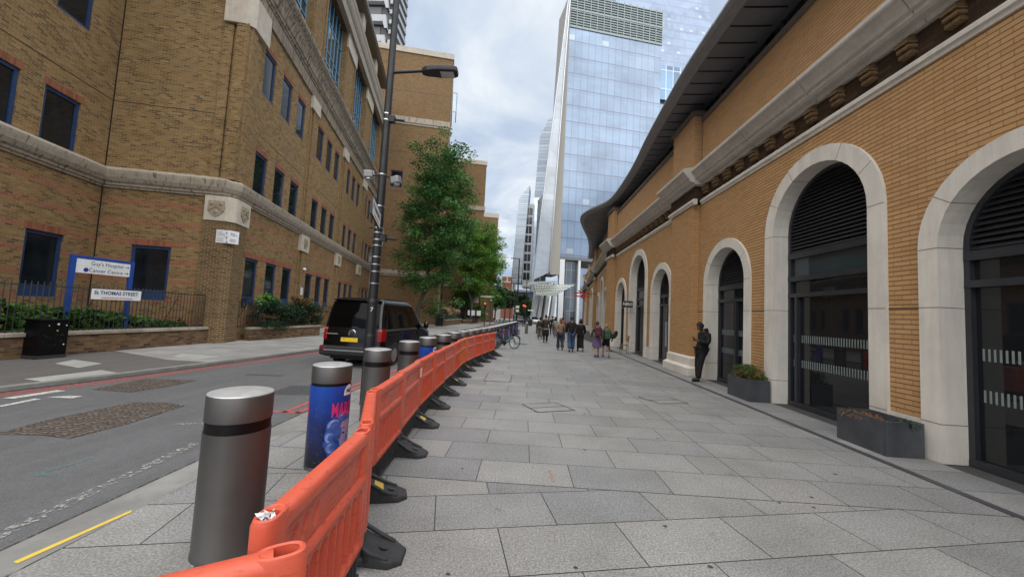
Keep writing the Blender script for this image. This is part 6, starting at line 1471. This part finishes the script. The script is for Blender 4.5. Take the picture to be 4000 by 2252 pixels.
def person(label,loc,rz,h,P,skinm,top,legs,hair=None,hairlen=0,shoe=None,coat=0,bare=False,skirt=None,group='people walking away along the pavement',headyaw=0.,headpitch=0.,topw=1.,legw=1.,hat=False,flare=0.):
    t=thing('person',label,'person',loc,rz,group); k=h/1.75; P=dict(P); curl=P.pop('curl',.45)
    J=dict(pel=(0,0,.95),sp=(0,.0,1.13),ch=(0,-.01,1.33),nk=(0,.0,1.47),hb=(0,.02,1.54),hd=(0,.03,1.63),ls=(-.17,-.01,1.415),rs=(.17,-.01,1.415),le=(-.235,-.04,1.13),re=(.235,-.04,1.13),lw=(-.245,.06,.90),rw=(.245,.06,.90),lh=(-.09,0,.90),rh=(.09,0,.90),lk=(-.10,.05,.50),rk=(.10,.0,.50),la=(-.10,-.03,.085),ra=(.10,-.10,.10),lt=(-.11,.13,.03),rt=(.11,.06,.03))
    J.update(P); J={a:tuple(x*k for x in v) for a,v in J.items()}
    V,F,HM=headmesh(J['hd'],headyaw,headpitch,k)
    c=[([J[x] for x in ('pel','sp','ch','nk','hb')],[.125*k,.115*k,.125*k,.055*k,.052*k])]
    for s in 'lr':
        c.append(([J['ch'],J[s+'s'],J[s+'e'],J[s+'w']],[.125*k,.055*k,.042*k,.028*k])); c.append(([J['pel'],J[s+'h'],J[s+'k'],J[s+'a'],J[s+'t']],[.125*k,.085*k,.058*k,.038*k,.032*k]))
        w,e=Vector(J[s+'w']),Vector(J[s+'e']); c+=hand(w,w-e,1 if s=='l' else -1,curl,k)
    skin('body',c,skinm,t,1,[(V,F)])
    # clothes follow the body, a little larger
    q=1.17*topw; lo=J['pel'] if not coat else J['pel']
    ch=[([tuple(Vector(J['pel'])-Vector((0,0,.02*k))),J['pel'],J['sp'],J['ch'],J['nk']],[.155*k*topw,.15*k*topw,.142*k*topw,.150*k*topw,.075*k])]
    for s in 'lr': 
        w=Vector(J[s+'w']); e=Vector(J[s+'e']); ch.append(([J['ch'],J[s+'s'],J[s+'e'],tuple(e.lerp(w,.93))],[.150*k*topw,.078*k*topw,.066*k*topw,.05*k*topw]))
    if coat: ch.append(([J['pel'],tuple(Vector((0,0,(.95-coat*.5)*k))),tuple(Vector((0,-.02*k,(.95-coat)*k)))],[.15*k*topw,.17*k,.20*k]))
    skin('jacket' if not coat else 'long_coat',ch,top,t)
    if skirt:
        g=MB(); n=28; prof=[(.15,.98),(.17,.85),(.22,.62),(.25,.50)]; vs=[];fs=[]
        for r,z in prof:
            for i in range(n): a=2*PI*i/n; rr=r*(1+.05*math.cos(7*a)*(1-z)); vs.append((rr*k*math.cos(a),rr*k*.8*math.sin(a),z*k))
        for j in range(3):
            for i in range(n): i2=(i+1)%n; fs.append((j*n+i,j*n+i2,(j+1)*n+i2,(j+1)*n+i))
        g.add(vs,fs,True); g.build('skirt',skirt,t)
    elif legs:
        ch=[]
        for s in 'lr':
            kn,an=Vector(J[s+'k']),Vector(J[s+'a'])
            if bare: ch.append(([J['pel'],J[s+'h'],tuple(Vector(J[s+'h']).lerp(kn,.85))],[.14*k,.11*k*legw,.105*k*legw]))
            else: ch.append(([J['pel'],J[s+'h'],J[s+'k'],tuple(kn.lerp(an,.5)),tuple(kn.lerp(an,1.0))],[.14*k,.105*k*legw,.08*k*legw,(.072+flare*.5)*k*legw,(.07+flare)*k*legw]))
        skin('trousers' if not bare else 'shorts',ch,legs,t)
    for s in 'lr':
        a,b=Vector(J[s+'a']),Vector(J[s+'t']); d=(b-a); d.z=0; d.normalize(); heel=a-d*.05*k; heel.z=b.z+.012*k
        skin('shoe',[([tuple(heel),tuple(a.lerp(b,.35)-Vector((0,0,.02*k))),tuple(b+Vector((0,0,.012*k))),tuple(b+d*.06*k+Vector((0,0,.006*k)))],[(.042*k),(.05*k),(.046*k),(.03*k)])],shoe or M_['blackp'],t)
    if hair:
        g=MB(); nu,nv=20,12
        vs=[];fs=[]
        for j in range(nv+1):
            ph=PI*j/nv
            for i in range(nu):
                a=2*PI*i/nu; sx,sy,sz=math.sin(ph)*math.sin(a),math.sin(ph)*math.cos(a),-math.cos(ph)
                r=1.12+.05*math.sin(5*a+3*ph)+random.uniform(-.02,.02); y=.098*sy*r-.010; x=.079*sx*r; z=.116*sz*r+.012
                if sy>.25 and z<.06: y=min(y,.055); 
                if z<-.03 and not hairlen: z=-.03; x*=.9; y=min(y,.0) if sy<0 else min(y,.02)
                if hairlen and z<-.02: 
                    q=(-.02-z)/.11; z=-.02-q*(hairlen); y=min(y,.0)-.012*q; x*=1+.25*q*(1-q)
                vs.append(tuple(HM@Vector((x,y,z))))
        for j in range(nv):
            for i in range(nu): i2=(i+1)%nu; fs.append((j*nu+i,j*nu+i2,(j+1)*nu+i2,(j+1)*nu+i))
        g.add(vs,fs,True); g.build('headscarf' if hat else 'hair',hair,t)
    return t,J,k
BLK=cloth('black_cloth',(0.0035,0.0035,0.004)); BRN=cloth('brown_fleece',(0.0303,0.0193,0.0143)); TAN=cloth('tan_jacket',(0.209,0.1375,0.088)); JEAN=cloth('blue_jeans',(0.033,0.0715,0.1375)); DJEAN=cloth('dark_jeans',(0.0193,0.0275,0.044)); CRM=cloth('cream_top',(0.3025,0.275,0.242)); BGT=cloth('beige_trousers',(0.121,0.1045,0.088)); OLV=cloth('olive_hoodie',(0.077,0.0688,0.0523)); GRY=cloth('charcoal_hoodie',(0.0275,0.0275,0.0303)); REDC=cloth('red_jacket',(0.2475,0.022,0.0193)); NVY=cloth('navy_jeans',(0.011,0.0165,0.033)); MAR=cloth('maroon_bag',(0.077,0.011,0.022),.6); GRN=cloth('green_bag',(0.0275,0.066,0.0275),.6)
HB=plain('hair_black',(.010,.009,.009),.5,var=.3,scale=40); HBR=plain('hair_brown',(.055,.028,.015),.5,var=.4,scale=40); HLB=plain('hair_light_brown',(.16,.085,.04),.5,var=.35,scale=40); HBL=plain('hair_fair',(.26,.185,.105),.5,var=.3,scale=40)
def plaid():
    t=NT('plaid_cloth'); u=t.obj(); s=t.node('ShaderNodeSeparateXYZ',{'Vector':u}); 
    f=t.math('LESS_THAN',t.math('FRACT',t.math('MULTIPLY',s.outputs[2],13)),.35); h=t.math('LESS_THAN',t.math('FRACT',t.math('MULTIPLY',s.outputs[0],16)),.35)
    c=t.mix(t.math('MULTIPLY',f,.6),(.085,.05,.14),(.05,.075,.18)); c=t.mix(t.math('MULTIPLY',h,.6),c,(.19,.12,.18)); return t.P(color=c,rough=.85)
W0=dict(lk=(-.10,.12,.52),la=(-.10,.10,.09),lt=(-.11,.26,.03),rk=(.10,-.02,.49),ra=(.10,-.30,.16),rt=(.11,-.20,.04),le=(-.24,-.12,1.14),lw=(-.25,-.10,.90),re=(.24,.06,1.14),rw=(.24,.20,.93))
W1=dict(rk=(.10,.12,.52),ra=(.10,.10,.09),rt=(.11,.26,.03),lk=(-.10,-.02,.49),la=(-.10,-.30,.16),lt=(-.11,-.20,.04),re=(.24,-.12,1.14),rw=(.25,-.10,.90),le=(-.24,.06,1.14),lw=(-.24,.20,.93))
person('person in long brown top and wide beige trousers, leftmost of the walkers',(1.28,28.6,0),0,1.64,W0,SKM,BRN,BGT,HB,.10,coat=.25,legw=1.3,flare=.04)
p,J,k=person('man in brown fleece with white hem and baggy dark shorts over black leggings',(1.48,24.9,0),0,1.80,W1,SKM,BRN,BLK,HB,0,topw=1.12,legw=1.0)
g=MB(); g.lathe([(.19,.86),(.185,.93)],18); g.build('white_hem',CRM,p); g=MB(); g.lathe([(.21,.45),(.235,.60),(.20,.87)],20); g.build('baggy_shorts',BLK,p)
person('person in black with one arm raised to the head',(2.7,35.6,0),0,1.74,dict(W0,re=(.38,.02,1.52),rw=(.22,.05,1.70)),SK,BLK,NVY,HBR,0)
person('woman in cream top and beige trousers with long black hair',(2.74,32.1,0),0,1.66,W1,SK,CRM,BGT,HB,.36,legw=1.15,flare=.03)
person('woman in tan jacket and flared dark jeans with long brown hair',(1.98,20.1,0),0,1.66,W0,SK,TAN,DJEAN,HLB,.34,topw=1.05,flare=.045)
person('man in black bomber jacket and loose blue jeans',(2.46,19.35,0),0,1.78,W1,SK,BLK,JEAN,HB,0,topw=1.28,legw=1.3,flare=.02)
person('person in red jacket half hidden by the man in black',(2.75,26.5,0),0,1.70,W0,SK,REDC,NVY,HB,0)
person('woman in black headscarf and long black coat',(3.0,19.9,0),0,1.68,W0,SK,BLK,BLK,HB,.20,coat=.78,topw=1.15,hat=True)
p1,J1,k1=person('woman in olive hoodie, purple plaid skirt and bare legs under a maroon backpack',(3.38,17.45,0),0,1.62,W1,SK,OLV,None,HBR,.06,skirt=plaid(),shoe=GRY,topw=1.05)
p2,J2,k2=person('child in charcoal hoodie and black shorts under a green backpack',(3.82,17.6,0),R(4),1.50,dict(W0,re=(.27,-.02,1.16),rw=(.30,-.10,.98)),SK,GRY,BLK,HBL,0,bare=True,shoe=plain('blue_shoe',(.03,.12,.4),.5),topw=1.12,legw=1.15)
def backpack(label,loc,m,s=1.):
    t=thing('backpack',label,'backpack',loc,0,'backpacks worn by the walkers'); g=MB(); g.box(-.155*s,.155*s,-.09*s,.09*s,0,.44*s); g.build('bag',m,t,bevel=.07*s,segs=3); g=MB(); g.box(-.12*s,.12*s,-.135*s,-.07*s,.04*s,.22*s); g.build('front_pocket',m,t,bevel=.035*s,segs=2)
    for x in (-.10,.10): g=MB(); g.tube([(x*s,.08*s,.42*s),(x*1.1*s,.14*s,.50*s),(x*1.1*s,.26*s,.46*s),(x*1.15*s,.27*s,.2*s),(x*s,.08*s,.05*s)],.022*s,6); g.build('strap',m,t)
    return t
backpack('maroon backpack with a small pale badge on the woman in the plaid skirt',(3.38,17.23,.93),MAR); backpack('rounded green backpack on the child in shorts',(3.84,17.38,.82),GRN,1.0)
g=MB(); g.ell((0,0,0),(.12,.02,.20)); g.box(-.02,.02,-.015,.015,-.36,-.16); o=tag(g.build('black_bat',M_['blackp'],None,(4.19,17.5,1.05)),'black rounded bat carried beside the green backpack','bat'); o.rotation_euler=(0,R(25),0)
# the man leaning at the arch, looking down at his phone
p,J,k=person('man in black tracksuit leaning by the small arch and looking at his phone',(5.47,11.9,0),R(100),1.80,dict(pel=(0,-.03,.95),sp=(0,-.09,1.14),ch=(0,-.12,1.33),nk=(0,-.10,1.48),hb=(0,-.05,1.55),hd=(0,.02,1.61),ls=(-.18,-.12,1.41),rs=(.18,-.12,1.41),le=(-.25,-.08,1.13),lw=(-.13,.19,1.20),re=(.25,-.17,1.12),rw=(.22,-.02,.86),lh=(-.09,-.03,.90),rh=(.09,-.03,.90),lk=(-.10,.08,.50),rk=(.09,.02,.50),la=(-.11,.14,.085),ra=(.06,.02,.085),lt=(-.12,.30,.03),rt=(.05,.18,.03),curl=.9),SKD,BLK,BLK,plain('cropped_hair',(.012,.010,.009),.8),0,group='man standing by the arches',headpitch=R(-28),topw=1.3,legw=1.2,headyaw=0)
g=MB(); g.tube([(-.07*k,-.15*k,1.50*k),(0,-.19*k,1.53*k),(.07*k,-.15*k,1.50*k),(.09*k,-.06*k,1.47*k)],[.04,.055,.05,.03],8); g.tube([(0,-.19,1.56),(0,-.20,1.48)],.06,8); g.build('hood',BLK,p)
g=MB(); g.box(-.036,.036,-.005,.005,-.075,.075); o=tag(g.build('mobile_phone',M_['blackp'],None),'dark phone held by the man leaning at the arch','phone'); o.location=tuple(Matrix.Translation((5.47,11.9,0))@Matrix.Rotation(R(100),4,'Z')@Vector((-.10*k,.29*k,1.25*k))); o.rotation_euler=(R(-35),0,R(100))
# ------------------------------------------------------------------ trees and plants
def m_leaf(name,a,b,c,tr=.33):
    t=NT(name); r=t.node('ShaderNodeAttribute',attribute_name='rnd').outputs['Fac']; n=t.noise(.55,t.geo(),3,.6)
    col=t.ramp(t.math('ADD',t.math('MULTIPLY',r,.75),t.math('MULTIPLY',n,.35)),[(.15,a),(.55,b),(.95,c)])
    t.P(color=col,rough=.55,spec=.3)
    tb=t.node('ShaderNodeBsdfTranslucent',{'Color':col}); mx=t.node('ShaderNodeMixShader',{'Fac':tr})
    t.t.links.new(t.b.outputs[0],mx.inputs[1]); t.t.links.new(tb.outputs[0],mx.inputs[2]); t.t.links.new(mx.outputs[0],t.n['Material Output'].inputs[0]); return t.m
LF=dict(dark=m_leaf('leaf_dark_green',(.020,.062,.016),(.062,.165,.042),(.16,.30,.085)),light=m_leaf('leaf_fresh_green',(.055,.14,.022),(.13,.275,.045),(.25,.42,.085)),mid=m_leaf('leaf_mid_green',(.018,.055,.014),(.045,.115,.03),(.09,.18,.045)),yew=m_leaf('leaf_hedge',(.006,.02,.010),(.016,.042,.02),(.035,.075,.03),.15),ivy=m_leaf('leaf_ivy',(.03,.075,.015),(.065,.15,.03),(.13,.24,.05)),bronze=m_leaf('leaf_bronze',(.07,.045,.02),(.15,.11,.04),(.22,.20,.06)),straw=m_leaf('dry_flower',(.22,.15,.08),(.38,.28,.16),(.50,.40,.25),.2),blue=m_leaf('leaf_grey_green',(.02,.05,.035),(.05,.10,.065),(.10,.16,.09)),dead=m_leaf('dead_root',(.16,.07,.03),(.28,.13,.06),(.36,.2,.1),.1))
BARK=plain('bark',(.075,.062,.05),.9,var=.35,scale=12,bump=.6,bscale=30)
def leaves(name,C,rad,n,size,m,par,seed=1,asp=.55,flat=.35,down=0.):
    """C: (k,3) cluster centres, rad cluster radius (k,) ; n leaves in each"""
    rg=np.random.default_rng(seed); C=np.asarray(C,float); k=len(C); rad=np.broadcast_to(np.asarray(rad,float),(k,))
    d=rg.normal(size=(k,n,3)); d/=np.linalg.norm(d,axis=2,keepdims=True); r=rg.random((k,n,1))**.45
    P=(C[:,None,:]+d*r*rad[:,None,None]*np.array([1,1,.62])).reshape(-1,3); N=len(P)
    nn=rg.normal(size=(N,3)); nn[:,2]=np.abs(nn[:,2])+flat*2; nn/=np.linalg.norm(nn,axis=1,keepdims=True)
    u=np.cross(nn,rg.normal(size=(N,3))); u/=np.linalg.norm(u,axis=1,keepdims=True); u[:,2]-=down; w=np.cross(nn,u)
    s=(size*(.6+.8*rg.random((N,1))))
    v=np.stack([P-u*s*.5,P+w*s*asp*.5+u*s*.05,P+u*s*.5,P-w*s*asp*.5+u*s*.05],axis=1).reshape(-1,3)
    me=bpy.data.meshes.new(name); me.vertices.add(4*N); me.vertices.foreach_set('co',v.ravel()); me.loops.add(4*N); me.loops.foreach_set('vertex_index',np.arange(4*N,dtype=np.int32)); me.polygons.add(N); me.polygons.foreach_set('loop_start',np.arange(0,4*N,4,dtype=np.int32)); me.polygons.foreach_set('loop_total',np.full(N,4,dtype=np.int32))
    me.update(calc_edges=True); tint=np.clip(np.repeat(rg.random(k),n)*.72+rg.random(N)*.34,0,1); at=me.attributes.new('rnd','FLOAT','FACE'); at.data.foreach_set('value',tint.astype(np.float32)); me.materials.append(m)
    o=bpy.data.objects.new(name,me); link(o,par); return o
def crownpts(k,c,r,seed,shell=.55,shape=None):
    rg=np.random.default_rng(seed); out=[]
    while len(out)<k:
        d=rg.normal(size=3); d/=np.linalg.norm(d); q=shell+(1-shell)*rg.random(); q*=rg.uniform(.82,1.1)
        p=d*q
        if shape is not None and not shape(p): continue
        out.append((c[0]+p[0]*r[0],c[1]+p[1]*r[1],c[2]+p[2]*r[2]))
    return out
def tree(label,loc,limbs,C,rad,n,size,m,seed,extra=None,group=None):
    t=thing('leafy_tree',label,'tree',loc,0,group); g=MB()
    for pts,r in limbs[:1]: g.tube(pts,r,12)
    for pts,r in limbs[1:]: g.tube(pts,r,8)
    # twigs reach out to the leaf clusters
    rg=random.Random(seed); tips=[Vector(p) for pts,r in limbs for p in pts[1:]]
    for c in C[::3]:
        c=Vector(c); b=min(tips,key=lambda p:(p-c).length+max(0,p.z-c.z)*2); mid=b.lerp(c,.5)+Vector((0,0,.3)); g.tube([b,mid,c],[.05,.032,.012],5,cap=False)
    g.build('trunk',BARK,t); leaves('crown',C,rad,n,size,m,t,seed); return t
def sh1(p): return abs(p[0])< (1.0 if p[2]<.2 else 1.0-.62*((p[2]-.2)/.8)**1.3)
C1=crownpts(380,(1.75,0,11.0),(3.9,3.4,9.6),3,.45,sh1)+[(-1.6+.35*i,.3*(i%3),4.2+.25*(i%4)) for i in range(7)]+[(-2.1,0,6.9),(-2.4,0,7.2),(-1.9,.4,9.9),(5.2,0,5.0),(5.,.5,7.1),(3.6,0,18.6),(4.3,0,17.2),(4.4,.4,18.3)]
tree('tall dark green tree in front of the brick wing, behind the black van',(-10.9,38,0),[([(0,0,0),(.25,0,1.8),(.7,0,3.6),(1.2,.1,6.5),(1.6,0,10.5),(1.8,0,15),(1.9,0,19)],[.24,.19,.17,.14,.11,.07,.02]),([(.35,0,2.3),(1.0,.2,4.),(2.6,.4,6.4),(3.6,.4,8.6)],[.12,.10,.07,.03]),([(1.0,.1,5),(0,.3,7.5),(-.8,.2,9.5)],[.09,.07,.03]),([(1.5,0,9.5),(3.0,.3,12),(3.9,.3,14)],[.08,.05,.02]),([(1.4,0,8.2),(.3,-.4,11),(-.4,-.4,13.5)],[.08,.05,.02])],C1,.95,120,.225,LF['dark'],11)
C2=crownpts(300,(1.05,0,10.0),(3.75,3.4,6.3),5,.45)+[(-2.6,0,5.2),(-3.1,0,5.8),(-2.,.3,4.9),(-3.6,0,6.0),(4.3,0,12.1),(4.5,0,9.),(4.2,0,6.2),(3.6,0,4.4),(3.2,0,3.6)]
tree('lighter green plane tree with forked trunk, right of the tall dark tree',(-7.95,57,0),[([(0,0,0),(.05,0,1.6),(.10,0,3.1),(.95,.1,5.2),(1.4,.1,8),(1.5,0,12)],[.26,.22,.20,.15,.12,.03]),([(.08,0,3.0),(-.45,0,4.6),(-.75,.1,7.2),(-.9,.1,9.5),(-.6,0,12)],[.17,.14,.12,.08,.03]),([(-.7,.1,6.5),(-2.0,.2,8.2),(-2.6,.3,9.6)],[.08,.05,.02]),([(1.2,.1,6.8),(2.6,.2,9.2),(3.2,.2,11)],[.08,.05,.02]),([(.9,.1,5.2),(2.4,.1,6.2),(3.4,.1,6.4)],[.07,.05,.02])],C2,.95,110,.27,LF['light'],12)
def smalltree(label,loc,h,r,m,seed,k=70,n=60,size=.36,zb=None):
    zb=h*.28 if zb is None else zb; c=(0,0,(h+zb)/2); C=crownpts(k,c,(r,r,(h-zb)/2),seed,.35)
    return tree(label,loc,[([(0,0,0),(.05,0,h*.35),(0,0,h*.8)],[.16,.12,.03])],C,.8,n,size,m,seed,group='smaller trees along the far road')
smalltree('dark green tree behind the far traffic light, right of the plane tree',(-5.6,74,0),7.6,2.6,LF['mid'],21,90); smalltree('round green tree below the church tower',(-4.6,92,0),8.6,2.9,LF['mid'],22,90); smalltree('green tree left of the grey raking piers',(-.6,104,0),8.2,2.6,LF['mid'],23,80,60,.42,1.2); smalltree('low green tree at the foot of the raking piers',(.9,100,0),6.4,2.0,LF['mid'],24,60,60,.4,.8); smalltree('leafy tree tucked between the plane tree and the entrance block',(-9.3,60,0),6.5,2.0,LF['dark'],25,50,60,.34,2.6)
def shrub(name,label,cat,C,rad,n,size,m,seed,loc=(0,0,0),group=None,**k):
    t=thing(name,label,cat,loc,0,group); leaves('leaves',C,rad,n,size,m,t,seed,**k); 
    g=MB(); 
    for c in C[::2]: g.tube([(c[0]*.6,c[1],max(-.1,0)),(c[0],c[1],c[2])],[.015,.006],4,cap=False)
    g.build('stems',BARK,t); return t
rg=np.random.default_rng(9)
HC=[(rg.uniform(-.38,.42),y,rg.uniform(.0,1.12) if abs(y-2.4)<2.3 else rg.uniform(0,.6)) for y in np.linspace(.1,4.75,110)]
shrub('dark_hedge','thick dark green conifer hedge on the low wall by the corner pier','hedge',HC,.34,150,.115,LF['yew'],31,(-11.95,16.8,.58),asp=.3)
shrub('pale_shrub','light green leafy clump on top of the dark hedge, nearer the corner pier','shrub',[(rg.uniform(-.3,.3),rg.uniform(-.5,.5),rg.uniform(-.1,.28)) for _ in range(16)],.24,60,.14,LF['light'],32,(-12.1,17.5,1.72)); shrub('bronze_shrub','bronze and yellow leafy clump on top of the dark hedge, nearer the van','shrub',[(rg.uniform(-.3,.3),rg.uniform(-.5,.6),rg.uniform(-.1,.32)) for _ in range(16)],.24,60,.13,LF['bronze'],33,(-12.0,20.3,1.66))
IC=[(rg.uniform(-.5,.45),y,rg.uniform(0.,1.02 if y<6.5 else max(.28,1.02-.17*(y-6.5)))) for y in np.linspace(0,11.2,300)]
t=shrub('ivy_bed','bed of bright green ivy behind the iron railing','ivy',IC,.26,42,.15,LF['ivy'],34,(-13.55,3.2,.45),asp=.85)
CC=[(rg.uniform(-.19,.19),rg.uniform(-.4,.42),rg.uniform(0,.26)) for _ in range(34)]
shrub('planter_shrub','bushy yellowish green plant growing in the farther stone planter','plant',CC,.12,60,.06,LF['bronze'],35,(5.56,9.6,.47),asp=.25,flat=0.); shrub('planter_shrub','green sprigs among the bushy plant of the farther planter','plant',[(c[0],c[1]*.9,c[2]+.04) for c in CC[::2]],.13,60,.075,LF['ivy'],36,(5.56,9.6,.47),asp=.22,flat=0.)
t=thing('dry_roots','tangle of dry orange roots spilling over the nearer stone planter','dead plant',(5.5,6.1,.40)); g=MB(); rr=random.Random(3)
for k in range(90):
    x=rr.uniform(-.22,.1); y=rr.uniform(-.1,.42); pts=[(x,y,0)]
    for j in range(4): pts.append((pts[-1][0]-rr.uniform(-.02,.07)*(1 if k%2 else .4),pts[-1][1]+rr.uniform(-.06,.06),pts[-1][2]+(.045 if j<2 else -.04)*rr.uniform(.3,1.2)))
    g.tube(pts,[.006,.005,.004,.003,.002],4,cap=False)
g.build('roots',LF['dead'],t); shrub('small_weed','small green weed at the near end of the nearer planter','plant',[(rg.uniform(-.12,.1),rg.uniform(-.2,.12),rg.uniform(0,.07)) for _ in range(9)],.07,24,.06,LF['blue'],37,(5.58,5.86,.42))
for i,(y,s) in enumerate(((45.2,1.),(47.6,.85),(50.1,.8),(52.2,.8))):
    shrub('beige_flower_bush',['largest beige dry flower bush, nearest the black bin behind the garden wall','beige dry flower bush second from the black bin','beige dry flower bush third from the black bin','beige dry flower bush fourth from the black bin, by the tree pit'][i],'shrub',[(rg.uniform(-.4,.4)*s,rg.uniform(-.5,.5),rg.uniform(.2,1.0)*s) for _ in range(22)],.3*s,70,.16,LF['straw'],40+i,(-9.25,y,1.15),'dry beige flower bushes along the garden wall')
t=shrub('garden_grass','low grey green grassy planting on the garden wall by the bin','plant',[(rg.uniform(-.5,.3),y,rg.uniform(0,.5)) for y in np.linspace(0,10,70)],.35,60,.2,LF['blue'],50,(-9.2,43.8,.7),asp=.15,flat=0.)
shrub('green_bush','round green bush behind the plane tree trunk','shrub',[(rg.uniform(-1,1),rg.uniform(-1,1),rg.uniform(.2,2.2)) for _ in range(50)],.5,60,.22,LF['light'],51,(-7.2,61,.6))
for i in range(5): shrub('beige_flower_bush','small beige flower bush in the row before the far railing','shrub',[(rg.uniform(-.3,.3),rg.uniform(-.3,.3),rg.uniform(.2,.7)) for _ in range(8)],.25,40,.16,LF['straw'],60+i,(-7.9+.22*i,62+1.8*i,1.0),'small beige flower bushes before the far railing')
